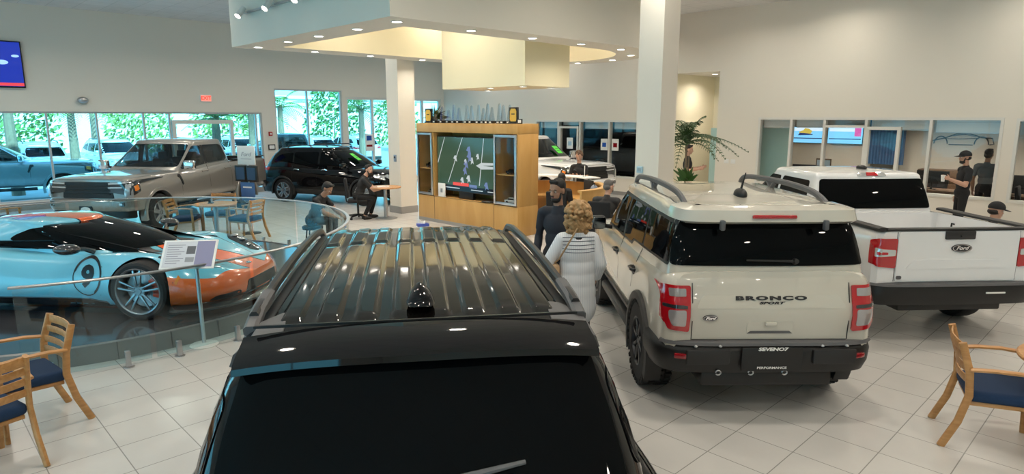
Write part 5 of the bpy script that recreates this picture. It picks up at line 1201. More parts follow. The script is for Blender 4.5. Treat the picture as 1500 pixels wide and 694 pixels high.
# pickup sign with brochure rack
s2 = thing('sign_stand', 'tall sign stand with white card and dark brochure rack before the silver pickup bed', 'sign stand', (-5.72, 13.95, 0), R_(-22))
m = MB(); m.lathe([(0, 0), (.2, 0), (.2, .01), (.04, .02), (0, .02)], 28); m.build('base', M_black, s2); m = MB(); m.cyl((0, .03, .01), (0, .03, 1.9), .018); m.build('pole', M_alu, s2)
m = MB(); m.bx(-.24, .24, -.01, .01, 1.50, 1.90, .003); cardb = m.build('white_card', M_paper, s2)
text_obj('card_script', 'Ford', mat('grey print', (.25, .25, .27), .6), cardb, facing((0, -.0115, 1.72), (1, 0, 0), (0, 0, 1)), .12, .0005, 0, 1.2, .3)
m = MB(); m.bx(-.15, .15, -.0115, -.0105, 1.615, 1.63); m.build('card_line', mat('pale grey print', (.5, .5, .52), .6), cardb, smooth=0)
for sx in (-1, 1): m = MB(); m.bx(sx*.16-.14, sx*.16+.14, -.05, .0, 1.14, 1.48, .004); rk = m.build('brochure_rack', M_black, s2); m = MB(); m.bx(sx*.15-.11, sx*.15+.11, -.055, -.05, 1.18, 1.44); m.build('brochure', mat('dark blue brochure', (.02, .06, .13), .4), rk, smooth=0)
m = MB(); m.bx(-.19, .19, -.03, -.01, .72, 1.12, .003); bp_ = m.build('blue_panel', mat('mid blue panel', (.05, .13, .32), .4), s2); m = MB(); m.bx(-.12, .12, -.034, -.03, 1.0, 1.03); m.build('panel_line', M_paper, bp_, smooth=0)

# ================================================================== wooden television kiosk
KA, KB0, KB1 = 9.45, 9.55, 13.06; KD = .62; KZ = 2.37
K = thing('media_kiosk', 'wide maple kiosk wall with a television and two glazed display cases', 'kiosk', RP(KA, KB0, 0), ROT)
KW = KB1-KB0
b1, b2, b3 = .74, 2.86, KW         # right display case, television bay, left display case
def kp(name, x0, x1, y0, y1, z0, z1, mt=M_maple, par=None, bev=.004): m = MB(); m.bx(x0, x1, y0, y1, z0, z1, bev); return m.build(name, mt, par or K)
kp('base_cabinet', 0, KD, 0, KW, 0, .64); kp('header', -.01, KD, -.005, KW+.005, 2.16, KZ)
kp('side_panel', 0, KD, 0, .03, .64, 2.16); kp('side_panel', 0, KD, KW-.03, KW, .64, 2.16); kp('bay_divider', 0, KD, b1-.03, b1, .64, 2.16); kp('bay_divider', 0, KD, b2, b2+.03, .64, 2.16)
kp('back_panel', KD-.03, KD, .03, KW-.03, .64, 2.16)
for y in (b1, b2): kp('panel_joint', -.003, 0, y-.004, y+.004, .02, .64, M_dark, bev=0)
kp('panel_joint', -.003, .0, 0, KW, .632, .64, M_dark, bev=0); kp('kick_plate', -.004, 0, 0, KW, 0, .08, M_base, bev=0)
for (y0, y1, nm) in ((.02, b1-.02, 'r'), (b2+.03, b3-.02, 'l')):
    m = MB(); w = .055
    for q in (y0, y1-w): m.bx(-.03, .0, q, q+w, .66, 2.14, .004)
    m.bx(-.03, 0, y0+w, y1-w, .66, .66+w, .004); m.bx(-.03, 0, y0+w, y1-w, 2.14-w, 2.14, .004); f = m.build('display_case_frame', M_alu, K)
    m = MB(); m.bx(-.018, -.012, y0+w, y1-w, .66+w, 2.14-w); m.build('case_glass', M_officeglass, f, smooth=0)
    for z in (1.28,): m = MB(); m.bx(.03, KD-.05, y0, y1, z, z+.02); m.build('shelf', M_maple, K)
    m = MB(); m.bx(KD-.05, KD-.035, y0, y1, .66, 2.14); m.build('case_back', mat('case back grey blue', (.16, .17, .24), .5), K)
M_field = mat('screen turf picture', (0, 0, 0), .12, emit=(.045, .085, .05), es=.95)
M_scrw = mat('screen white marks', (0, 0, 0), .12, emit=(.55, .6, .6), es=.9); M_scrr = mat('screen red bar', (0, 0, 0), .12, emit=(.7, .06, .04), es=1.1); M_scrb = mat('screen blue figure', (0, 0, 0), .12, emit=(.12, .16, .3), es=1.2)
M_scrk = mat('screen black band', (0, 0, 0), .12, emit=(.005, .006, .01), es=1.)
T = thing('television', 'large television showing a football game set in the maple kiosk', 'television', RP(KA+.12, (b1+b2)/2+KB0, .80), ROT)
m = MB(); m.bx(-.03, .05, -1.03, 1.03, 0, 1.27, .008); m.build('casing', M_black, T)
m = MB(); m.bx(-.034, -.03, -1.01, 1.01, .02, 1.25); scr = m.build('screen', M_field, T, smooth=0)
def spx(u, v): return (-.036, 1.01-u*2.02, .02+(1-v)*1.23)          # picture coordinates, u to the right, v down
def quad(mb, pts): p = [spx(*q) for q in pts]; mb.add(p+[(-.0345, y, z) for _, y, z in p], [list(range(len(p)))]+[[i, (i+1) % len(p), len(p)+(i+1) % len(p), len(p)+i] for i in range(len(p))])
for (u0, u1) in ((.14, -.14), (.46, .19), (.82, .74)):
    m = MB(); quad(m, [(u0-.004, .0), (u0+.004, .0), (u1+.008 if u1 > 0 else .008, .86), (u1-.004 if u1 > 0 else .0, .86)] if u1 > 0 else [(u0-.004, 0), (u0+.004, 0), (.008, .5), (.0, .48)]); m.build('yard_line', M_scrw, scr, smooth=0)
rp = random.Random(4)
for (u, v, s) in ((.57, .24, .05), (.58, .36, .055), (.62, .42, .04), (.52, .5, .05), (.5, .62, .045), (.33, .40, .04), (.72, .34, .035), (.56, .76, .045), (.45, .80, .04), (.86, .86, .045), (.51, .44, .03)):
    s *= 1.5; m = MB(); quad(m, [(u-s*.25, v-s), (u+s*.2, v-s*1.1), (u+s*.35, v), (u+s*.5, v+s*.9), (u+s*.1, v+s*.5), (u-s*.3, v+s*1.1), (u-s*.2, v+s*.1), (u-s*.6, v-.1*s)]); m.build('player_figure', [M_scrw, M_scrb][rp.random() < .35], scr, smooth=0)
m = MB(); quad(m, [(.69, .50), (.78, .44), (1.0, .43), (1.0, .47), (.8, .49), (1., .50), (1., .54), (.78, .56)]); m.build('field_emblem', M_scrw, scr, smooth=0)
m = MB(); quad(m, [(0, .90), (1, .90), (1, 1), (0, 1)]); tk = m.build('ticker_band', M_scrk, scr, smooth=0)
m = MB(); quad(m, [(.28, .84), (.56, .84), (.56, .90), (.28, .90)]); m.build('score_bar', M_scrr, scr, smooth=0)
m = MB(); quad(m, [(.57, .86), (.70, .86), (.70, .92), (.57, .92)]); m.build('score_bar', M_scrb, scr, smooth=0)
for (u0, u1, v) in ((.05, .4, .95), (.6, .8, .955), (.88, .98, .955)): m = MB(); q = MB(); p = [(u0, v-.008), (u1, v-.008), (u1, v+.008), (u0, v+.008)]; vs = [(-.0372, spx(*t)[1], spx(*t)[2]) for t in p]; m.add(vs+[(-.036, y, z) for _, y, z in vs], [[0, 1, 2, 3]]+[[i, (i+1) % 4, 4+(i+1) % 4, 4+i] for i in range(4)]); m.build('ticker_text_line', M_scrw, scr, smooth=0)
m = MB(); m.bx(-.02, .06, -.25, .25, -.16, 0, .006); m.build('stand', M_black, T)
def kloc(y, z, x=.2): return RP(KA+x, KB0+y, z)
o = thing('paper_sign', 'small white paper sign below the left corner of the kiosk television', 'sign', kloc(b2-.22, .64, .06), ROT)
m = MB(); m.bx(-.01, .01, -.13, .13, 0, .32, .002); p = m.build('sheet', M_paper, o); m = MB(); m.bx(-.0115, -.01, -.04, .04, .1, .2); m.build('print_mark', M_steel, p, smooth=0); m = MB(); m.bx(-.03, .05, -.1, .1, 0, .01); m.build('foot', M_white, o)
o = thing('sunglasses_case', 'flat dark case on the ledge below the right end of the kiosk television', 'case', kloc(b1+.25, .64, .05), ROT+.2)
m = MB(); m.ell((0, 0, .025), (.05, .19, .025)); m.build('case_body', M_black, o); m = MB(); m.box((-.048, 0, .026), (.006, .2, .006)); m.build('case_zip', M_steel, o)
def model_car(label, loc, rz, pm, s=.2):
    o = thing('model_car', label, 'model car', loc, rz)
    m = MB(); body_mesh(m, -s, s, dict(zb=.12*s, wb=.34*s, z1=.16*s, wm=.42*s, z2=.36*s, ws=.38*s, zs=.42*s, wt=.3*s, ze=[(-s, .40*s), (.3*s, .44*s), (s, .32*s)], zt=[(-s, .42*s), (.3*s, .45*s), (s, .33*s)], cf=(.3*s, .15*s), cr=(.2*s, .1*s)), nx=20, it=1); cabin_mesh(m, [(.36*s, .45*s, -.85*s, .36*s, .34*s, .08*s, .1*s, .1*s, .04*s), (.62*s, .1*s, -.55*s, .28*s, .27*s, .08*s, .08*s, .07*s, .03*s)], .04*s, .02*s, nf=3, na=3, ns=5, nl=3, bulge=0); m.build('body', pm, o)
    for sg in (1, -1): m = MB(); m.prism([(.3*s, .44*s), (-.6*s, .44*s), (-.45*s, .61*s), (.1*s, .61*s)], sg*.36*s, sg*.30*s, 'y'); m.build('window', M_tint, o, smooth=0)
    for x in (.6*s, -.6*s):
        for sg in (1, -1): m = MB(); m.cyl((x, sg*.43*s, .16*s), (x, sg*.3*s, .16*s), .16*s, n=16); m.build('wheel', M_rub, o)
    return o
model_car('white model car on the floor of the right kiosk display case', kloc(.38, .66, .25), ROT-1.4, M_whitepaint)
model_car('black model car on the shelf of the right kiosk display case', kloc(.38, 1.30, .25), ROT-1.4, M_blackpaint, .17)
model_car('dark model car on the upper shelf of the left kiosk display case', kloc(3.2, 1.30, .25), ROT-1.5, M_blackpaint, .2)
model_car('silver model car on the floor of the left kiosk display case', kloc(3.2, .66, .25), ROT-1.5, M_silver, .17)
o = thing('wrapped_poster', 'tall draped cloth ornament hanging in the right kiosk display case', 'ornament', kloc(.30, 1.36, .4), ROT)
m = MB(); m.tube([(0, 0, 0), (.01, -.03, .2), (-.01, .02, .45), (0, -.01, .72)], [.03, .05, .055, .035], 10); m.build('cloth', mat('beige cloth', (.4, .34, .28), .8), o); m = MB(); m.tube([(0, 0, .7), (0, 0, .76)], .006); m.build('hook', M_steel, o)
# awards along the top of the kiosk
M_crystal = thin_glass('crystal award', (.80, .84, .86), 1., 2.1)
rp = random.Random(11)
AW = [(2.98, 'c', .16), (2.72, 'o', .34), (2.48, 'o', .26), (2.28, 'o', .38), (2.1, 'o', .30), (1.82, 'o', .36), (1.66, 'o', .34), (1.42, 'o', .36), (1.26, 'o', .28), (1.12, 'o', .38), (.98, 'o', .3), (.74, 'o', .38), (.62, 'o', .34), (.42, 'o', .34)]
for i, (y, k, h) in enumerate(AW):
    if k == 'c': lb = 'shortest clear crystal award next to the left yellow plaque on the kiosk'; g = None
    else: lb = 'slim clear crystal obelisk award on a black base on top of the kiosk'; g = 'crystal obelisk awards on top of the kiosk'
    o = thing('award_trophy', lb, 'trophy', kloc(y, KZ, .18), ROT, g)
    m = MB(); m.bx(-.06, .06, -.065, .065, 0, .06, .004); bs = m.build('base', M_black, o); m = MB(); m.bx(-.063, -.06, -.03, .03, .015, .045); m.build('name_plate', M_paper, bs, smooth=0)
    m = MB(); w = .045; vs = [(-w, -w, .06), (w, -w, .06), (w, w, .06), (-w, w, .06), (-w*.4, -w*.4, .06+h*.93), (w*.4, -w*.4, .06+h*.93), (w*.4, w*.4, .06+h*.93), (-w*.4, w*.4, .06+h*.93), (0, 0, .06+h)]
    m.add(vs, [[3, 2, 1, 0], [0, 1, 5, 4], [1, 2, 6, 5], [2, 3, 7, 6], [3, 0, 4, 7], [4, 5, 8], [5, 6, 8], [6, 7, 8], [7, 4, 8]]); m.build('crystal', M_crystal, o, smooth=0)
M_gold = mat('yellow plaque face', (.72, .45, .06), .4)
for y, lb in ((3.22, 'yellow and black plaque at the left end of the kiosk awards'), (.28, 'yellow and black plaque at the right end of the kiosk awards')):
    o = thing('award_plaque', lb, 'plaque', kloc(y, KZ, .16), ROT); m = MB(); m.bx(-.02, .03, -.12, .12, 0, .34, .004); m.bx(-.05, .06, -.13, .13, 0, .03, .004); m.build('frame', M_black, o)
    m = MB(); m.prism([(-.075, .05), (.075, .05), (.095, .09), (.095, .26), (.06, .31), (-.06, .31), (-.095, .26), (-.095, .09)], -.026, -.02, 'x'); f = m.build('face', M_gold, o, smooth=0)
    m = MB(); m.bx(-.0275, -.026, -.05, .05, .19, .21); m.build('print_line', M_black, f, smooth=0)
o = thing('photo_frame', 'tiny white framed card at the right end of the kiosk top', 'frame', kloc(.06, KZ, .12), ROT); m = MB(); m.bx(-.01, .01, -.07, .07, 0, .1, .003); m.build('frame', M_black, o); m = MB(); m.bx(-.012, -.01, -.045, .045, .02, .08); m.build('card', M_paper, o, smooth=0)
# ================================================================== plants
def potted_palm(label, loc, H, n, L, seed, pot=(.2, .38), basal=True, fan=False):
    rnd = random.Random(seed); o = thing('potted_palm', label, 'plant', loc, rnd.uniform(0, 3))
    r, ph = pot; m = MB(); m.lathe([(0, 0), (r*.8, 0), (r, ph), (r*.9, ph), (r*.88, ph-.04), (0, ph-.04)], 28); m.build('pot', mat('dark planter', (.05, .045, .04), .5), o)
    m = MB(); m.tube([(0, 0, ph-.05), (.03, .02, H*.55), (0, .04, H)], [.03, .025, .02], 8); m.tube([(.04, -.03, ph-.05), (.06, -.05, H*.5), (.05, -.06, H*.8)], [.025, .02, .016], 8); m.build('stem', M_trunk, o)
    m = MB()
    for i in range(n): frond(m, (0, .03, H*(.9+.1*rnd.random())), i*2.399, rnd.uniform(.15, 1.3), L*rnd.uniform(.75, 1.05), rnd.uniform(.4, .75), 8, leaf=.36)
    m.build('fronds', mat('indoor palm green', (.035, .085, .02), .5), o)
    if basal:
        m = MB()
        for k in range(130):
            a = rnd.uniform(0, 6.28); el = rnd.uniform(.2, 1.3); d = Vector((math.cos(a)*math.cos(el), math.sin(a)*math.cos(el), math.sin(el))); b = Vector((0, 0, ph-.05+rnd.random()*.9)); u = d.orthogonal().normalized()*.042; l = rnd.uniform(.2, .42)
            m.add([b, b+d*l*.5+u, b+d*l, b+d*l*.5-u], [[0, 1, 2, 3]])
        m.build('lower_leaves', mat('broad leaf green', (.06, .15, .03), .5), o)
    return o
potted_palm('tall indoor palm with drooping fronds beside the tall white column', (3.55, 13.1, 0), 2.15, 28, 1.15, 5, (.24, .42))
m = MB()
bk = thing('potted_plant', 'spiky green plant at the left end of the kiosk top', 'plant', kloc(3.40, KZ, .48), 0); m.lathe([(0, 0), (.07, 0), (.09, .14), (.08, .14), (.075, .12), (0, .12)], 20); m.build('pot', M_dark, bk)
m = MB(); rnd = random.Random(2)
for k in range(70):
    a = rnd.uniform(0, 6.28); el = rnd.uniform(-.1, 1.4); d = Vector((math.cos(a)*math.cos(el), math.sin(a)*math.cos(el), math.sin(el))); l = rnd.uniform(.25, .46); b = Vector((0, 0, .12)); u = d.cross(Vector((.1, .2, 1))).normalized()*.011; dr = Vector((0, 0, -.25*l*math.cos(el)))
    m.add([b-u*.5, b+d*l*.5-u, b+d*l+dr, b+d*l*.5+u, b+u*.5], [[0, 1, 2, 3, 4]])
m.build('leaves', mat('spiky leaf green', (.07, .12, .04), .5), bk)
# ================================================================== round reception desk behind the kiosk
DC = Vector((.60, 13.85, 0)); DR = 1.45
dk = thing('reception_desk', 'curved maple reception desk with a raised white ledge behind the kiosk', 'desk', DC)
def ringpart(name, r0, r1, z0, z1, a0, a1, mt, n=48, par=None):
    mb = MB(); vs = []
    for i in range(n+1):
        a = R_(a0+(a1-a0)*i/n)
        for r, z in ((r0, z0), (r1, z0), (r1, z1), (r0, z1)): vs.append((r*math.cos(a), r*math.sin(a), z))
    mb.add(vs, [[i*4+j, (i+1)*4+j, (i+1)*4+(j+1) % 4, i*4+(j+1) % 4] for i in range(n) for j in range(4)]+[[0, 1, 2, 3], [n*4+3, n*4+2, n*4+1, n*4]]); return mb.build(name, mt, par or dk, smooth=30)
ringpart('front_panel', DR-.05, DR, .0, 1.04, -58, 120, M_maple); ringpart('top_rim', DR-.13, DR+.01, 1.04, 1.08, -58, 24, M_maple); ringpart('worktop', DR-.62, DR-.05, .71, .745, -40, 120, M_maple)
ringpart('ledge', DR-.30, DR+.10, 1.15, 1.175, 26, 120, M_white)
for a in (30, 50, 70, 90, 112): m = MB(); q = R_(a); m.cyl(((DR-.1)*math.cos(q), (DR-.1)*math.sin(q), 1.04), ((DR-.1)*math.cos(q), (DR-.1)*math.sin(q), 1.15), .02); m.build('ledge_post', M_alu, dk)
def desk_at(a, r, z): return DC+Vector((r*math.cos(R_(a)), r*math.sin(R_(a)), z))
def monitor(label, loc, rz, w=.5, h=.3, screen=None):
    o = thing('computer_monitor', label, 'monitor', loc, rz); m = MB(); m.bx(-.02, .02, -w/2, w/2, .14, .14+h, .006); m.build('casing', M_black, o)
    m = MB(); m.bx(.02, .023, -w/2+.015, w/2-.015, .155, .125+h); m.build('screen', screen or M_dark, o, smooth=0); m = MB(); m.bx(-.06, .06, -.1, .1, 0, .015, .004); m.cyl((-.02, 0, .01), (-.02, 0, .2), .018); m.build('stand', M_black, o); return o
monitor('black desk monitor at the right end of the round reception desk', desk_at(18, 1.15, .745), R_(200), .42, .26)
o = thing('paper_cup', 'green and white drink carton on the round reception desk', 'carton', desk_at(-12, 1.05, .745)); m = MB(); m.bx(-.04, .04, -.04, .04, 0, .2, .005); m.build('body', mat('carton green', (.03, .22, .08), .5), o); m = MB(); m.bx(-.042, .042, -.042, .042, .15, .24, .005); m.build('top', M_paper, o)
o = thing('desk_bag', 'grey blue soft bag standing on the reception desk worktop', 'bag', desk_at(2, 1.18, .745)); m = MB(); m.ell((0, 0, .16), (.1, .13, .17)); m.build('body', mat('grey blue cloth', (.16, .2, .27), .8), o); m = MB(); m.tube([(0, -.07, .28), (0, -.04, .36), (0, .04, .36), (0, .07, .28)], .01); m.build('strap', M_blkfab, o)
o = thing('leaflet_holder', 'white leaflet in a clear holder on the reception ledge beside the standing receptionist', 'sign', desk_at(40, 1.38, 1.175), R_(-100)); m = MB(); m.bx(-.07, .07, -.005, .005, .0, .24, .001); p = m.build('sheet', M_paper, o); m = MB(); m.bx(-.02, .02, -.007, -.005, .1, .14); m.build('print_mark', M_steel, p, smooth=0); m = MB(); m.bx(-.08, .08, -.04, .04, 0, .008); m.build('foot', M_glasspanel, o)
for k, a in enumerate((-30, -22)):
    o = thing('document_stack', ['pile of white papers on the reception worktop nearest the bearded man', 'low pile of cream papers on the reception worktop beside the drink carton'][k], 'papers', desk_at(a, 1.1, .745), R_(20*k)); m = MB(); m.bx(-.11, .11, -.15, .15, 0, .05+.02*k, .002); m.build('sheets', M_paper, o); m = MB(); m.bx(-.10, .10, -.14, .14, .05+.02*k, .054+.02*k); m.build('top_sheet', M_white, o)
o = thing('tissue_box', 'blue and white tissue box on the floor in front of the kiosk base', 'box', (-2.05, 14.6, 0), .4); m = MB(); m.bx(-.13, .13, -.09, .09, 0, .11, .006); m.build('carton', mat('tissue box blue', (.05, .09, .4), .5), o)
m = MB(); m.bx(-.131, .131, -.091, .091, .02, .05); m.build('band', M_paper, o, smooth=0); m = MB(); rnd = random.Random(1)
for k in range(6): m.ell((rnd.uniform(-.05, .05), rnd.uniform(-.03, .03), .12+.02*rnd.random()), (.03, .012, .05), (rnd.uniform(-.5, .5), rnd.uniform(-.5, .5), rnd.random()*3), 8, 6)
m.build('tissue', M_paper, o)
round_table('round maple topped cafe table beside the seated man and the far column', -3.18, 16.1, .40, .80)
o = thing('document_stack', 'white papers on the cafe table before the seated man', 'papers', (-3.22, 16.05, .80), .3); m = MB(); m.bx(-.14, .14, -.1, .1, 0, .012); m.build('sheets', M_paper, o); m = MB(); m.bx(-.05, .07, -.06, .05, .012, .016); m.build('top_sheet', M_white, o)
# ================================================================== inside the offices behind glass
M_scrcyan = mat('office screen pale blue', (0, 0, 0), .2, emit=(.22, .62, .95), es=1.1); M_scrwhite = mat('office screen white band', (0, 0, 0), .2, emit=(.75, .9, 1), es=1.0)
M_scrmag = mat('office screen pink block', (0, 0, 0), .2, emit=(.8, .12, .45), es=.9); M_scrye = mat('office screen yellow patch', (0, 0, 0), .2, emit=(.8, .6, .1), es=.8); M_scrnavy = mat('office screen dark line', (0, 0, 0), .2, emit=(.01, .04, .16), es=1)
M_desk = wood('dark office wood', (.10, .055, .03), (.16, .09, .05), (1, 8, 8), .4)
AO = 21.2
def orp(a, b, z=0): return RP(a, b, z)
for i, (b0, b1) in enumerate(((7.74, 8.76), (6.66, 7.68))):
    w = b1-b0; o = thing('wall_screen', ['wide blue wall screen in the office, the left one with a yellow car picture', 'wide blue wall screen in the office, the right one with a pink block'][i], 'television', orp(AO, (b0+b1)/2, 1.70), ROT)
    m = MB(); m.bx(-.09, -.0, -w/2, w/2, 0, .52, .006); m.build('casing', M_black, o); m = MB(); m.bx(-.094, -.09, -w/2+.015, w/2-.015, .015, .505); s = m.build('screen', M_scrcyan, o, smooth=0)
    m = MB(); m.bx(-.096, -.094, -w/2+.05, w/2-.05, .38, .48); m.build('white_band', M_scrwhite, s, smooth=0); m = MB(); m.bx(-.096, -.094, -w/2+.05, w/2-.05, .14, .17); m.build('dark_line', M_scrnavy, s, smooth=0)
    if i: m = MB(); m.bx(-.098, -.096, -w/2+.06, -w/2+.24, .24, .49); m.build('pink_block', M_scrmag, s, smooth=0)
    else:
        m = MB(); m.prism([(.30, .28), (.12, .26), (-.06, .30), (-.10, .38), (.0, .45), (.12, .47), (.18, .40), (.30, .36)], -.098, -.096, 'x'); m.build('yellow_car_picture', M_scrye, s, smooth=0)
        m = MB(); m.prism([(.34, .24), (-.12, .26), (-.12, .29), (.1, .31), (.28, .32)], -.0985, -.098, 'x'); m.build('dark_swoosh', M_scrnavy, s, smooth=0)
def office_desk(label, a, b, w=1.5, d=.7, rz=0):
    o = thing('office_desk', label, 'desk', orp(a, b), ROT+rz); m = MB(); m.bx(-d/2, d/2, -w/2, w/2, .71, .745, .004); m.build('desktop', M_desk, o); m = MB(); m.bx(-d/2+.03, -d/2+.05, -w/2+.04, w/2-.04, .1, .71); m.build('front_panel', M_desk, o)
    for s in (-1, 1): m = MB(); m.bx(-d/2+.05, d/2-.03, s*(w/2-.04)-.015, s*(w/2-.04)+.015, 0, .71); m.build('side_panel', M_desk, o)
    return o
DES = [(18.6, 7.3, 'dark office desk behind the leftmost clear office pane', .45), (18.6, 5.9, 'dark office desk under the right blue office screen', .6), (18.7, 4.2, 'dark office desk behind the white framed office door', .5), (18.6, 2.5, 'dark office desk behind the man holding a cup', .5), (18.6, .3, 'dark office desk behind the last pane at the right edge', .5)]
for i, (a, b, lb, w) in enumerate(DES):
    office_desk(lb, a, b, 1.2)
    monitor(['black office monitor behind the leftmost clear office pane', 'broad black office monitor under the right blue office screen', 'black office monitor behind the white framed office door', 'black office monitor left of the man holding a cup', 'black office monitor behind the last pane at the right edge'][i], orp(a-.05, b, .745), ROT, w+.2, .32)
    o = thing('office_phone', ['black desk phone behind the leftmost clear office pane', 'black desk phone under the right blue office screen', 'black desk phone behind the white framed office door', 'black desk phone near the man holding a cup', 'black desk phone behind the last pane at the right edge'][i], 'phone', orp(a-.15, b+.48, .745), ROT); m = MB(); m.box((0, 0, .035), (.16, .16, .05), (0, -.2, 0), bev=.01); m.build('body', M_black, o); m = MB(); m.tube([(-.05, -.06, .09), (0, -.06, .1), (.05, -.06, .09)], .018); m.build('handset', M_dark, o)
    o = office_chair(['black office chair behind the leftmost clear office pane', 'black office chair under the right blue office screen', 'black office chair behind the white framed office door', 'black office chair behind the desk near the man holding a cup', 'black office chair behind the last pane at the right edge'][i], 0, 0, 0); o.location = orp(a+.75, b+.1); o.rotation_euler = (0, 0, ROT+math.pi)
o = thing('name_sign', 'small pale sign on a dark stand in the office left of the big black monitor', 'sign', orp(18.35, 6.72, .745), ROT); m = MB(); m.bx(-.01, .01, -.17, .17, .46, .62, .003); m.build('plate', mat('pale blue plate', (.45, .55, .65), .5), o); m = MB(); m.bx(0, .02, -.2, .2, 0, .66, .004); m.build('stand_panel', M_desk, o)
o = thing('filing_cabinet', 'dark wooden cabinet in the office behind the white framed door', 'cabinet', orp(20.8, 4.5), ROT); m = MB(); m.bx(-.25, .25, -.5, .5, 0, 1.1, .006); m.build('body', M_desk, o)
for k in range(3): m = MB(); m.bx(-.265, -.25, -.47, .47, .06+k*.35, .37+k*.35, .004); d_ = m.build('drawer', M_desk, o); m = MB(); m.tube([(-.285, -.1, .22+k*.35), (-.285, .1, .22+k*.35)], .008); m.build('drawer_pull', M_alu, d_)
o = thing('office_curtain', 'blue vertical drapes in the office seen through the white framed door', 'curtain', orp(21.05, 6.0), ROT); m = MB()
for k in range(12): m.tube([(0, -.45+k*.08, 1.15), (0, -.45+k*.08, 2.5)], .042, 8)
m.build('drape', mat('blue drape', (.05, .12, .25), .8), o); m = MB(); m.cyl((0, -.55, 2.52), (0, .55, 2.52), .015); m.build('rod', M_alu, o)
# drawing of a low car in outline on the office wall
ol = thing('wall_drawing', 'grey outline drawing of a low car on the office back wall', 'wall art', orp(AO-.01, 4.2, 1.70), ROT); ol.scale = (1, .66, .85)
m = MB(); P_ = [(1.1, .10), (1.0, .2), (.6, .28), (.2, .42), (-.25, .44), (-.7, .32), (-1.05, .30), (-1.12, .12), (-.98, .1)]
m.tube([(-.012, y, z) for y, z in P_], .018, 6); m.tube([(-.012, y, .08) for y in (.42, -.42)], .014, 6); m.tube([(-.012, .62, .27), (-.012, .1, .26), (-.012, -.6, .3)], .01, 6); m.build('outline', mat('pencil grey', (.10, .11, .12), .6), ol)
for y in (.72, -.70): m = MB(); m.tube([(-.012, y+.24*math.cos(t*.2618), .1+.24*math.sin(t*.2618)) for t in range(0, 13)], .02, 6); m.build('wheel_outline', mat('pencil dark grey', (.08, .09, .1), .6), ol)
m = MB(); m.tube([(-.012, .3, .36), (-.012, -.1, .41), (-.012, -.5, .34)], .012, 6); m.build('window_outline', mat('pencil pale', (.2, .22, .26), .6), ol)
# service bay behind the far window
for q, (b, lb) in enumerate(((13.35, 'white paper notice taped to the far window glass, left of the bar'), (12.9, 'white paper notice taped to the far window glass, right of the bar'), (14.85, 'white paper notice on the far white framed door'))):
    o = thing('paper_notice', lb, 'notice', RP(WA+.045, b, 1.62), ROT); m = MB(); m.bx(-.002, .002, -.14, .14, -.19, .19); p = m.build('sheet', M_paper, o, smooth=0); m = MB(); m.bx(-.003, -.002, -.08, .08, -.08, .06); m.build('print_block', [M_scrnavy, M_reddark, M_steel][q], p, smooth=0)
o = thing('paper_notice', 'white notice with a red band taped to the door glass left of the far column', 'notice', RP(13.55, WB+.03, 1.55), ROT); m = MB(); m.bx(-.17, .17, -.002, .002, -.32, .32); p = m.build('sheet', M_paper, o, smooth=0)
m = MB(); m.bx(-.13, .13, -.003, -.002, -.16, -.08); m.build('red_band', M_reddark, p, smooth=0); m = MB(); m.bx(-.11, .11, -.003, -.002, .08, .26); m.build('print_block', M_scrnavy, p, smooth=0)
# ================================================================== people
SKIN = {'light': mat('light skin', (.52, .30, .21), .5), 'tan': mat('tan skin', (.38, .2, .125), .5), 'brown': mat('brown skin', (.27, .14, .085), .5)}
M_top = {'black': mat('black polo cloth', (.013, .013, .015), .85, noise=.2, nscale=60), 'navy': mat('navy black jacket cloth', (.016, .018, .028), .75, noise=.2, nscale=60), 'grey': mat('charcoal cloth', (.035, .033, .034), .85), 'vest': mat('grey vest cloth', (.09, .10, .11), .85)}
M_pants = mat('black trouser cloth', (.012, .012, .014), .9); M_shoe = mat('black shoe', (.01, .01, .01), .5)
HAIR = {'black': mat('black hair', (.010, .008, .007), .6, bump=.5, bscale=120), 'brown': mat('brown hair', (.10, .055, .03), .6, bump=.5, bscale=120), 'blonde': mat('curly blonde hair', (.42, .25, .11), .6, noise=.5, nscale=30, bump=.6, bscale=80), 'greyhair': mat('short grey hair', (.13, .12, .115), .7, bump=.5, bscale=150)}
M_eye = mat('eye white', (.6, .58, .55), .3); M_iris = mat('dark iris', (.015, .01, .008), .2); M_lip = mat('lips', (.33, .12, .10), .5)
V = Vector
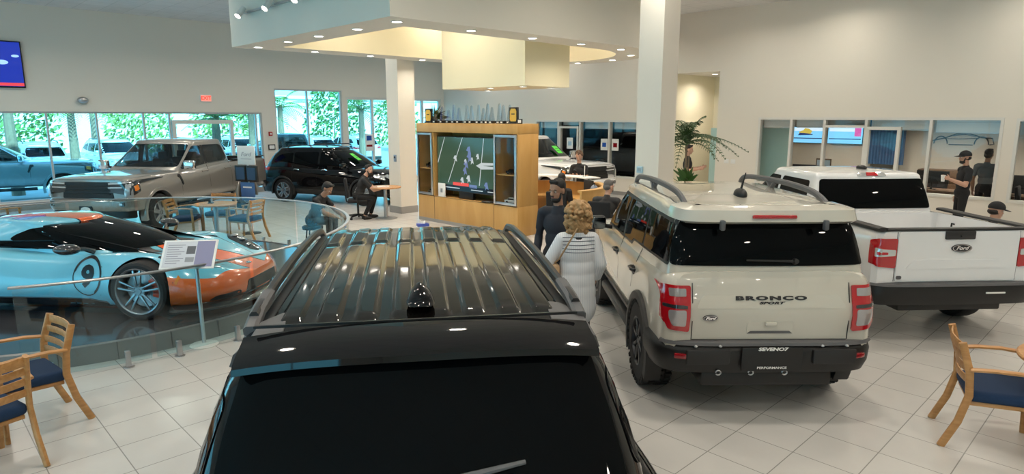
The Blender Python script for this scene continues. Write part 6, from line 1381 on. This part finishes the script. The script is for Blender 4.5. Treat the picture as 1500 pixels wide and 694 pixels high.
class Prims:
    def __init__(s): s.p = []
    def cap(s, a, b, r0, r1, t): s.p.append(('c', V(a), V(b), r0, r1, t))
    def ell(s, c, r, t, R=None): s.p.append(('e', V(c), V(r if isinstance(r, (tuple, list)) else (r, r, r)), (R or Matrix.Identity(3)).to_3x3(), t))
    def mesh(s):
        mb = MB()
        for q in s.p:
            if q[0] == 'c':
                _, a, b, r0, r1, t = q; n = max(3, int((b-a).length/(min(r0, r1)*.35)))
                for i in range(n+1): f = i/n; mb.ell(a.lerp(b, f), r0+(r1-r0)*f, (0, 0, 0), 14, 9)
            else: mb.ell(q[1], tuple(q[2]), q[3].to_euler(), 22, 14)
        return mb
    def solid(s, name, mats, parent, voxel=.008, smooth=4, noise=None):
        mb = s.mesh(); me = bpy.data.meshes.new(name); mb.bm.to_mesh(me); mb.bm.free(); o = bpy.data.objects.new(name, me); COL.objects.link(o)
        for m in mats: me.materials.append(m)
        r = o.modifiers.new('r', 'REMESH'); r.mode = 'VOXEL'; r.voxel_size = voxel; r.use_smooth_shade = True
        if smooth: k = o.modifiers.new('s', 'SMOOTH'); k.factor = .5; k.iterations = smooth
        apply_mods(o); me = o.data; me.materials.clear()
        for m in mats: me.materials.append(m)
        n = len(me.polygons); C = np.empty(n*3); me.polygons.foreach_get('center', C); C = C.reshape(-1, 3); best = np.full(n, 1e9); idx = np.zeros(n, int)
        for q in s.p:
            if q[0] == 'c':
                _, a, b, r0, r1, t = q; a_ = np.array(a); d = np.array(b-a); L2 = max(1e-9, d @ d); f = np.clip(((C-a_) @ d)/L2, 0, 1); D_ = np.linalg.norm(C-a_-f[:, None]*d, axis=1)-(r0+(r1-r0)*f)
            else:
                _, c, r, R, t = q; P = (C-np.array(c)) @ np.array(R); rr = np.array(r); D_ = (np.linalg.norm(P/rr, axis=1)-1)*rr.min()
            k = D_ < best; best[k] = D_[k]; idx[k] = t
        me.polygons.foreach_set('material_index', idx.astype(np.int32)); me.polygons.foreach_set('use_smooth', [True]*n); me.update(); o.parent = parent; return o
def hand(P, w, d, nrm, side, curl=.5, s=1., t=0):
    """palm, four unequal bent fingers and a thumb from the side of the palm"""
    d = d.normalized(); nrm = (nrm-d*nrm.dot(d)).normalized(); lat = d.cross(nrm)*side
    R = Matrix((d, lat, nrm)).transposed(); P.ell(w+d*.045*s, (.05*s, .042*s, .017*s), t, R)
    for k, (o, l) in enumerate(((-.031, .068), (-.0105, .078), (.0105, .073), (.031, .056))):
        b = w+d*.085*s+lat*o*s; d1 = (d*math.cos(curl*.6)+nrm*math.sin(curl*.6)).normalized(); m = b+d1*l*.52*s; d2 = (d*math.cos(curl*1.9)+nrm*math.sin(curl*1.9)).normalized(); P.cap(b-d*.03*s, b, .0095*s, .0095*s, t); P.cap(b, m, .0095*s, .0088*s, t); P.cap(m, m+d2*l*.5*s, .0088*s, .0075*s, t)
    tb = w+d*.025*s-lat*.034*s; td = (d*.7-lat*.62+nrm*.35).normalized(); P.cap(tb, tb+td*.035*s, .0125*s, .011*s, t); P.cap(tb+td*.035*s, tb+td*.035*s+(td+d*.5+nrm*.3).normalized()*.03*s, .011*s, .009*s, t)
def person(label, loc, rz, H=1.76, skin='light', top='black', hair='black', seated=False, lean=0., head=(0, 0), arms=None, sleeve=.6, female=False, cap=False, beard=False, hairstyle='short', hand_curl=.5, knees=None, feet=None, longsleeve=False, face=True, seat_h=.46, bulk=1., face_dir=None, group=None):
    """faces local +x. arms = ((elbow, wrist, palm normal), ...) for left(+y), right(-y), relative to the shoulder"""
    k = H/1.76; o = thing('person', label, 'person', loc, rz, group); P = Prims(); T, PN, SH = 1, 2, 3
    pel = V((0, 0, (seat_h+.10) if seated else .93*k)); Ry = Matrix.Rotation(lean, 3, 'Y')
    def up(x, y, z): return pel+Ry @ V((x*k, y*k, z*k))                # points above the pelvis, leaning with the trunk
    w = (.165 if female else .19)*bulk
    P.ell(up(0, 0, .0), (.125*k*bulk, .165*k*bulk, .13*k), PN); P.ell(up(.0, 0, .15), (.112*k*bulk, .148*k*bulk, .15*k), T, Ry); P.ell(up(-.005, 0, .32), (.122*k*bulk, .17*k*bulk, .17*k), T, Ry)
    P.cap(up(-.01, -w+.03, .455), up(-.01, w-.03, .455), .068*k, .068*k, T); P.cap(up(-.015, 0, .44), up(-.012, 0, .52), .095*k, .062*k, T)
    nk = up(-.012, 0, .52); hc = up(.018, 0, .715)
    P.cap(nk, hc-V((.01, 0, .05*k)), .056*k, .052*k, 0)
    Hm = (Ry.inverted() if False else Matrix.Identity(3)) @ Matrix.Rotation(head[0], 3, 'Z') @ Matrix.Rotation(head[1], 3, 'Y')
    def hp(x, y, z): return hc+Hm @ V((x*k, y*k, z*k))
    P.ell(hp(-.005, 0, .025), (.098*k, .077*k, .10*k), 0, Hm); P.ell(hp(.028, 0, -.052), (.064*k, .059*k, .072*k), 0, Hm); P.ell(hp(.062, 0, -.098), (.026*k, .03*k, .022*k), 0, Hm)
    P.cap(hp(.088, 0, .002), hp(.107, 0, -.036), .009*k, .013*k, 0); P.ell(hp(.078, 0, .018), (.02*k, .05*k, .012*k), 0, Hm); P.ell(hp(.05, .036, -.035), (.03*k, .024*k, .025*k), 0, Hm); P.ell(hp(.05, -.036, -.035), (.03*k, .024*k, .025*k), 0, Hm)
    for s in (1, -1): P.ell(hp(-.008, s*.078, -.012), (.022*k, .011*k, .034*k), 0, Hm)
    dflt = ((V((-.02, .05, -.29)), V((.06, .06, -.53)), V((0, -1, 0))), (V((-.02, -.05, -.29)), V((.06, -.06, -.53)), V((0, 1, 0))))
    for i, s in enumerate((1, -1)):
        sh = up(-.01, s*w, .445); a = (arms or dflt)[i] or dflt[i]; e = sh+V(a[0])*k; wr = sh+V(a[1])*k; f = sleeve
        mid = sh.lerp(e, f); P.cap(sh, mid, .064*k*bulk, .057*k*bulk, T); P.cap(mid, e, .046*k, .042*k, T if longsleeve else 0); q = e.lerp(wr, .35)
        P.cap(e, q, .044*k if not longsleeve else .05*k, .045*k if not longsleeve else .05*k, T if longsleeve else 0); P.cap(q, e.lerp(wr, .9) if longsleeve else wr, .045*k, .029*k if not longsleeve else .038*k, T if longsleeve else 0); P.cap(e.lerp(wr, .88), wr, .029*k, .027*k, 0)
        hand(P, wr, wr-e, V(a[2]), s, hand_curl, k*.98)
    for i, s in enumerate((1, -1)):
        hip = pel+V((0, s*.09*k, -.02)); kn = pel+V((.42*k, s*.13*k, .0)) if seated else V((.02*k, s*.105*k, .50*k)); an = V((.40*k, s*.12*k, .085)) if seated else V((-.01*k, s*.11*k, .085))
        if knees: kn = pel+V(knees[i])*k
        if feet: an = V(feet[i])
        P.cap(hip, kn, .088*k*bulk, .062*k, PN); P.cap(kn, kn.lerp(an, .4), .06*k, .058*k, PN); P.cap(kn.lerp(an, .4), kn.lerp(an, .86), .058*k, .05*k, PN); P.cap(kn.lerp(an, .8), an, .036*k, .034*k, 0)
        P.ell(an+V((.06*k, s*.012, -.045)), (.135*k, .047*k, .045), SH); P.ell(an+V((-.01, 0, -.03)), (.055*k, .042*k, .06), SH)
    b = P.solid('body', [SKIN[skin], M_top[top], M_pants, M_shoe], o, voxel=.0085)
    if face:
        mb = MB()
        for s in (1, -1):
            mb = MB(); mb.ell(hp(.0795, s*.032, -.004), (.012*k, .013*k, .0075*k), Hm.to_euler(), 10, 8); e = mb.build('eye', M_eye, b); mb = MB(); mb.ell(hp(.0885, s*.032, -.004), .006*k, (0, 0, 0), 8, 6); mb.build('iris', M_iris, e)
            mb = MB(); mb.tube([hp(.086, s*.014, .016), hp(.090, s*.032, .022), hp(.078, s*.052, .015)], [.004*k, .005*k, .003*k], 6); mb.build('eyebrow', HAIR[hair] if hair != 'blonde' else HAIR['brown'], b)
        mb = MB(); mb.ell(hp(.0895, 0, -.068), (.010*k, .024*k, .008*k), Hm.to_euler(), 12, 8); mb.build('mouth', M_lip, b)
    Q = Prims()
    if cap:
        mb = MB(); mb.M = Matrix.Translation(hc) @ Hm.to_4x4() @ Matrix.Diagonal((k, k, k, 1)); prof = [(.112*math.cos(t), .035+.095*math.sin(t)) for t in [x*math.pi/2/8 for x in range(9)]]
        mb.lathe([(.108, .02)]+prof+[(0, .13)], 28, Matrix.Diagonal((1, .84, 1, 1))); cp = mb.build('cap', M_top['black'], o, smooth=60)
        mb = MB(); mb.M = Matrix.Translation(hc) @ Hm.to_4x4() @ Matrix.Diagonal((k, k, k, 1)); vs = []
        for i in range(13):
            t = -1.25+2.5*i/12
            for (r, z) in ((.095, .035), (.10+.095*math.cos(t*.9), .03-.02*math.cos(t)-.01*math.sin(t)**2)): vs.append((r*math.cos(t), r*.80*math.sin(t), z))
        n = len(vs); mb.add(vs+[(x, y, z-.005) for x, y, z in vs], [[2*i, 2*i+1, 2*i+3, 2*i+2] for i in range(12)]+[[n+2*i, n+2*i+2, n+2*i+3, n+2*i+1] for i in range(12)]+[[2*i+1, n+2*i+1, n+2*i+3, 2*i+3] for i in range(12)]); mb.build('cap_brim', M_top['black'], cp, smooth=60)
        Q.ell(hp(-.03, 0, -.02), (.078*k, .081*k, .05*k), 0, Hm)
    elif hairstyle == 'short':
        Q.ell(hp(-.018, 0, .048), (.098*k, .083*k, .088*k), 0, Hm); Q.ell(hp(-.045, 0, -.01), (.066*k, .08*k, .07*k), 0, Hm); Q.cap(hp(.06, .03, .105), hp(.06, -.03, .105), .026*k, .026*k, 0)
    elif hairstyle == 'curly_short':
        rnd = random.Random(3)
        for i in range(70):
            a = rnd.uniform(0, 6.28); z = rnd.uniform(-.35, 1); r = math.sqrt(max(0, 1-z*z)); x = r*math.cos(a)
            if x > .35 and z < .45: continue
            Q.ell(hp(-.012+.098*x, .086*r*math.sin(a), .045+.10*z), .024*k, 0)
        Q.ell(hp(-.02, 0, .045), (.095*k, .08*k, .09*k), 0, Hm)
    elif hairstyle == 'curly_long':
        rnd = random.Random(5); Q.ell(hp(-.03, 0, .03), (.11*k, .10*k, .11*k), 0, Hm); Q.ell(hp(-.06, 0, -.10), (.07*k, .115*k, .11*k), 0, Hm)
        for i in range(330):
            a = rnd.uniform(0, 6.28); z = rnd.uniform(-1, 1); r = math.sqrt(1-z*z); x = r*math.cos(a); y = r*math.sin(a)
            if x > .45 and z < .5: continue
            zz = .135*z if z > 0 else .26*z; wd = .115+.03*max(0, -z*1.4)*(1 if z > -.8 else .6); Q.ell(hp(-.03+.125*x*(1 if z > -.2 else .8), wd*1.2*y, .01+zz), (rnd.uniform(.013, .024)*k,)*3, 0)
    if Q.p: Q.solid('hair', [HAIR[hair]], o, voxel=.007, smooth=1 if 'curly' in hairstyle else 3)
    if beard:
        Q = Prims(); Q.ell(hp(.040, 0, -.100), (.058*k, .056*k, .040*k), 0, Hm); Q.cap(hp(.097, .02, -.056), hp(.097, -.02, -.056), .007*k, .007*k, 0)
        for s in (1, -1): Q.cap(hp(.02, s*.062, -.03), hp(.035, s*.058, -.08), .012*k, .016*k, 0)
        Q.solid('beard', [HAIR[hair]], o, voxel=.006, smooth=2)
    return o, hp, up
# woman with curly hair in a long striped overshirt, seen from behind
wx = (.66, 6.42, 0)
wo, hp, up = person('woman with curly blonde hair in a long pale striped overshirt, back towards us', wx, R_(95), 1.65, 'light', 'black', 'blonde', head=(.1, .05), female=True, hairstyle='curly_long', longsleeve=True,
    arms=((V((.02, .14, -.25)), V((.16, -.02, -.08)), V((-1, 0, 0))), (V((-.03, -.09, -.27)), V((.10, -.07, -.46)), V((0, 1, 0)))))
k = 1.67/1.76; Q = Prims()
def u2(x, y, z): return up(x, y, z)
Q.cap(u2(-.01, -.13, .445), u2(-.01, .13, .445), .082*k, .082*k, 0); Q.ell(u2(-.005, 0, .30), (.150*k, .192*k, .21*k), 0)
for z, rx, ry in ((.12, .15, .185), (-.02, .16, .20), (-.14, .168, .208), (-.26, .172, .214), (-.30, .174, .216)): Q.ell(u2(-.0, 0, z), (rx*k*1.04, ry*k*1.04, .24*k), 0)
for s, e, w_ in ((1, V((.02, .14, -.25)), V((.16, -.02, -.08))), (-1, V((-.03, -.09, -.27)), V((.10, -.07, -.46)))):
    sh = u2(-.01, s*.165, .445); Q.cap(sh, sh+e*k, .078*k, .070*k, 0); Q.cap(sh+e*k, sh+e.lerp(w_, .35)*k if s > 0 else sh+e.lerp(w_, .8)*k, .070*k, .058*k, 0)
Q.cap(u2(-.015, 0, .5), u2(-.01, 0, .535), .085*k, .07*k, 0)
coat = Q.solid('overshirt', [stripes_mat('pale striped cotton', (.76, .78, .81), (.64, .67, .73), 52, 'Y', .85, .35)], wo, .009, 14)
mb = MB()
for z in (.36, .40, .44, .48, .325):
    bv = BVHTree.FromPolygons([v.co.copy() for v in coat.data.vertices], [list(p.vertices) for p in coat.data.polygons]); pts = []
    for i in range(13):
        y = (-.17+.34*i/12)*k; q = up(0, 0, z); p, n, _, _ = bv.ray_cast(V((-1, y, q.z)), V((1, 0, 0)))
        if p: pts.append(p+V((-.002, 0, 0)))
    mb.tube(pts, .004, 6)
tag(mb.build('yoke_stripe', mat('dark yoke stripe', (.16, .17, .21), .85), coat), kind='stuff')
M_tan = mat('tan leather', (.50, .33, .18), .5)
hb = thing('handbag', 'tan leather shoulder bag hanging by its strap from the curly haired woman', 'bag', wx, R_(95))
mb = MB(); mb.box((.02, .225, .92), (.24, .08, .24), (0, .1, 0), bev=.03, seg=3); mb.build('bag_body', M_tan, hb)
mb = MB(); pts = [(.0, .245, 1.03), (-.09, .20, 1.10), (-.158, .13, 1.25), (-.14, .05, 1.38), (-.06, -.02, 1.455), (.05, -.03, 1.43)]; mb.tube(chaikin([tuple(p) for p in pts], 0), .01, 8, sq=(.012, .005)); mb.build('strap', M_tan, hb)
mb = MB(); mb.tube([(-.02, .245, 1.05), (0, .25, 1.03), (.02, .245, 1.05)], .008); mb.build('buckle', M_chrome, hb)
# bearded man facing the woman
person('bearded dark haired man in navy jacket facing the curly haired woman', (.53, 7.38, 0), R_(-118), 1.80, 'tan', 'navy', 'black', head=(-.25, .12), beard=True, longsleeve=True, arms=((V((.02, .07, -.28)), V((.22, .0, -.38)), V((-.3, -1, 0))), (V((-.02, -.06, -.29)), V((.1, -.03, -.52)), V((0, 1, 0)))))
person('standing person in black half hidden behind the tall indoor palm, one hand held out', (4.70, 17.3, 0), R_(-25), 1.78, 'light', 'black', 'black', head=(.0, .1), arms=((V((.06, .07, -.27)), V((.34, .02, -.20)), V((0, -1, .2))), (V((.06, -.07, -.27)), V((.33, -.02, -.22)), V((0, 1, .2)))))
# seated men and staff
office_chair('black office chair under the grey haired man by the column', 1.70, 11.72, 60)
person('grey haired man in charcoal polo seated with his back to us by the column', (1.70, 11.72, 0), R_(60), 1.74, 'light', 'grey', 'greyhair', seated=True, lean=.22, head=(-.5, .2), bulk=1.12, arms=((V((.12, .04, -.24)), V((.34, -.03, -.24)), V((0, 0, -1))), (V((.12, -.04, -.24)), V((.34, .03, -.24)), V((0, 0, -1)))))
person('receptionist with curly brown hair in black polo looking down at a phone', (1.62, 15.62, 0), R_(-112), 1.69, 'light', 'black', 'brown', head=(.0, .35), female=True, hairstyle='curly_short', arms=((V((.06, .06, -.26)), V((.27, -.06, -.20)), V((0, -.3, 1))), (V((.06, -.06, -.26)), V((.27, .06, -.20)), V((0, .3, 1)))))
ph = thing('mobile_phone', 'dark phone held by the receptionist in both hands', 'phone', (1.50, 15.30, 1.245), R_(-112)); m = MB(); m.box((0, 0, 0), (.14, .07, .009), (0, -.5, 0), bev=.004); b_ = m.build('case', M_black, ph); m = MB(); m.box((-.002, 0, .0055), (.125, .06, .002), (0, -.5, 0)); m.build('screen', M_scrwhite, b_)
office_chair('black office chair inside the round reception desk', 1.0, 13.32, 70)
person('dark haired seated person inside the round reception desk, mostly hidden', (1.0, 13.32, 0), R_(70), 1.70, 'tan', 'black', 'black', seated=True, lean=.12, head=(.2, .2))
office_chair('black office chair under the man at the round cafe table', -3.86, 16.02, 12)
person('bearded man in black shirt seated at the round cafe table beside the column', (-3.84, 16.0, 0), R_(10), 1.78, 'light', 'black', 'black', seated=True, lean=.38, head=(-.75, -.05), beard=True, arms=((V((.22, .06, -.24)), V((.47, -.12, -.20)), V((0, 0, -1))), (V((.24, -.05, -.24)), V((.48, .02, -.19)), V((0, 0, -1)))), knees=((.40, .13, -.03), (.36, -.12, -.04)), feet=(V((.28, .14, .085)), V((.14, -.14, .085))))
o = thing('stool', 'low black stool under the seated man behind the platform railing', 'stool', (-3.86, 12.3, 0)); m = MB(); m.lathe([(0, .44), (.19, .44), (.2, .42), (.19, .38), (0, .38)], 28); m.build('seat', M_blkfab, o)
for q in range(4): m = MB(); a = q*1.571+.78; m.tube([(.12*math.cos(a), .12*math.sin(a), .38), (.17*math.cos(a), .17*math.sin(a), 0)], .014); m.build('leg', M_black, o)
person('man with cropped dark hair in black shirt bending forward behind the platform railing', (-3.86, 12.3, 0), R_(-12), 1.74, 'tan', 'black', 'black', seated=True, lean=.50, head=(-.1, .55), arms=((V((.18, .03, -.22)), V((.36, -.06, -.30)), V((0, 0, -1))), (V((.18, -.03, -.22)), V((.36, .06, -.30)), V((0, 0, -1)))))
cm_ = (9.36, 13.35, 0)
person('man in black cap and black polo holding a white cup by the office window', cm_, R_(165), 1.82, 'light', 'black', 'black', cap=True, beard=True, head=(.0, .02), bulk=1.06, arms=((V((.07, .08, -.27)), V((.33, .0, -.16)), V((0, -1, .2))), (V((-.08, -.07, -.28)), V((.0, -.06, -.53)), V((0, 1, 0)))))
R165 = Matrix.Rotation(R_(165), 3, 'Z'); sh_ = V((0, .2014, 1.405)); cupl = V(cm_)+R165 @ (sh_+V((.43, -.045, -.145)))
cu = thing('paper_cup', 'white paper cup in the hand of the man in the black cap', 'cup', cupl-V((0, 0, .06))); m = MB(); m.lathe([(0, 0), (.03, 0), (.041, .12), (.038, .12), (0, .118)], 24); m.build('cup_body', M_paper, cu); m = MB(); m.lathe([(.042, .118), (.043, .128), (.036, .134), (0, .134)], 24); m.build('lid', M_white, cu)
person('person in dark top and grey vest seen from behind inside the glass office', RP(17.8, 2.98), R_(30), 1.80, 'brown', 'vest', 'black', head=(.1, 0))
o = thing('stool', 'low black stool behind the right side of the white pickup', 'stool', (6.62, 8.75, 0)); m = MB(); m.lathe([(0, .44), (.19, .44), (.2, .42), (.19, .38), (0, .38)], 28); m.build('seat', M_blkfab, o)
for q in range(4): m = MB(); a = q*1.571+.78; m.tube([(.12*math.cos(a), .12*math.sin(a), .38), (.17*math.cos(a), .17*math.sin(a), 0)], .014); m.build('leg', M_black, o)
person('seated person in black cap, only the cap showing over the white pickup bed', (6.62, 8.75, 0), R_(8), 1.70, 'light', 'black', 'black', cap=True, seated=True, head=(-.15, .12))
person('person in black seated inside the office at the right edge', RP(17.85, 2.1), ROT-1.57, 1.74, 'tan', 'black', 'black', seated=True, cap=True, head=(.2, .1))
o = office_chair('black office chair under the person inside the office at the right edge', 0, 0, 0); o.location = RP(17.85, 2.1); o.rotation_euler = (0, 0, ROT-1.57)
black_suv(); sand_suv(); white_pickup(); racing_coupe()
F1 = full_pickup('large warm silver pickup truck facing us behind the round platform', (-8.57, 16.34, 0), R_(-96.8), M_silver).r
F2 = again(F1, (.4, 19.9, 0), R_(-50), 'large white pickup truck behind the curved wooden reception desk', M_silver, M_whitepaint)
E_ = crossover('glossy black crossover parked behind the man seated at the round table', (-5.3, 19.7, 0), R_(-20), M_blackpaint).r
# vehicles outside and in the service bay
again(F1, RP(2.2, 25.6, -.12), R_(35), 'blue grey pickup truck parked outside the left end of the window wall', M_silver, paint('slate grey paint', (.3, .3, .31), .4, .3))
again(F1, RP(12.0, 26.4, -.12), R_(212), 'dark grey pickup truck parked outside the tall window', M_silver, paint('dark grey paint', (.07, .075, .085), .3, .3))
again(F1, RP(20.6, 13.6, 0), R_(-38), 'dark pickup truck inside the service bay behind the far window', M_silver, paint('dark bay paint', (.02, .02, .022), .2, .3))
OC = [(4.6, 33, 'silver crossover outside behind the left low windows', (.5, .52, .55)), (7.6, 33.6, 'white crossover outside behind the silver pickup roof', (.75, .76, .78)), (10.6, 33.2, 'pale blue crossover outside behind the glazed door', (.35, .5, .6)),
      (13.6, 34, 'white crossover outside behind the tall window', (.75, .76, .78)), (16.6, 33.4, 'silver crossover outside behind the black crossover', (.5, .52, .55)), (1.6, 33.5, 'pale grey crossover outside at the left edge', (.6, .6, .6)), (19.6, 33.8, 'white crossover outside near the room corner', (.75, .76, .78))]
for i, (a, b, lb, col) in enumerate(OC): again(E_, RP(a, b, -.12), ROT+R_(90+180*(i % 2)+6*(i % 3)), lb, M_blackpaint, paint('parked car paint', col, .2, .3))

def card(root, x, y, z, tilt):
    m = MB(); m.box((x, y, z), (.008, .18, .36), (0, tilt, .0), bev=.002); c_ = m.build('price_card', M_green, root)
    for q in (-.06, .04): m = MB(); m.M = Matrix.Translation((x, y, z)) @ Euler((0, tilt, 0)).to_matrix().to_4x4(); m.bx(.0042, .005, -.055, .055, q-.012, q+.012); m.build('card_print_line', mat('dark green print', (.03, .25, .03), .6), c_, smooth=0)
card(F2, .98, .42, 1.56, R_(-56)); card(E_, .80, -.25, 1.36, R_(-58))
# ================================================================== camera, sky, output look
cam = bpy.data.cameras.new('camera'); co = bpy.data.objects.new('camera', cam); COL.objects.link(co)
cam.sensor_width = 36; cam.lens = 944/1500*36; cam.clip_start = .05; cam.clip_end = 300
co.location = (0, 0, 2.5); co.rotation_euler = (R_(90)-math.atan2(175, 944), 0, 0); SC.camera = co
w = bpy.data.worlds.new('world'); SC.world = w; w.use_nodes = True
N, L = w.node_tree.nodes, w.node_tree.links; bg = N['Background']
tc = N.new('ShaderNodeTexCoord'); sp = N.new('ShaderNodeSeparateXYZ'); cr = N.new('ShaderNodeValToRGB')
L.new(tc.outputs['Generated'], sp.inputs[0]); L.new(sp.outputs['Z'], cr.inputs[0]); L.new(cr.outputs[0], bg.inputs['Color'])
cr.color_ramp.elements[0].color = (.75, .95, 1.0, 1); cr.color_ramp.elements[1].color = (.35, .62, .95, 1)
bg.inputs['Strength'].default_value = 3.0
sl = bpy.data.lights.new('sun', 'SUN'); sl.energy = 13; sl.color = (1, .96, .88); sl.angle = .02
so = bpy.data.objects.new('sun', sl); COL.objects.link(so); d = (E2*.8+E1*.1+Vector((0, 0, -.62))); so.rotation_euler = d.to_track_quat('-Z', 'Y').to_euler(); so.location = (0, 0, 20)
vs = SC.view_settings; SC.display_settings.display_device = 'sRGB'; vs.view_transform = 'Standard'; vs.look = 'None'; vs.gamma = 1; vs.use_curve_mapping = False; vs.exposure = 0.15
cy = SC.cycles; cy.use_denoising = True; cy.max_bounces = 8; cy.diffuse_bounces = 4; cy.glossy_bounces = 4; cy.transmission_bounces = 6; cy.transparent_max_bounces = 12
cy.sample_clamp_indirect = 6; cy.caustics_reflective = False; cy.caustics_refractive = False; cy.use_light_tree = True
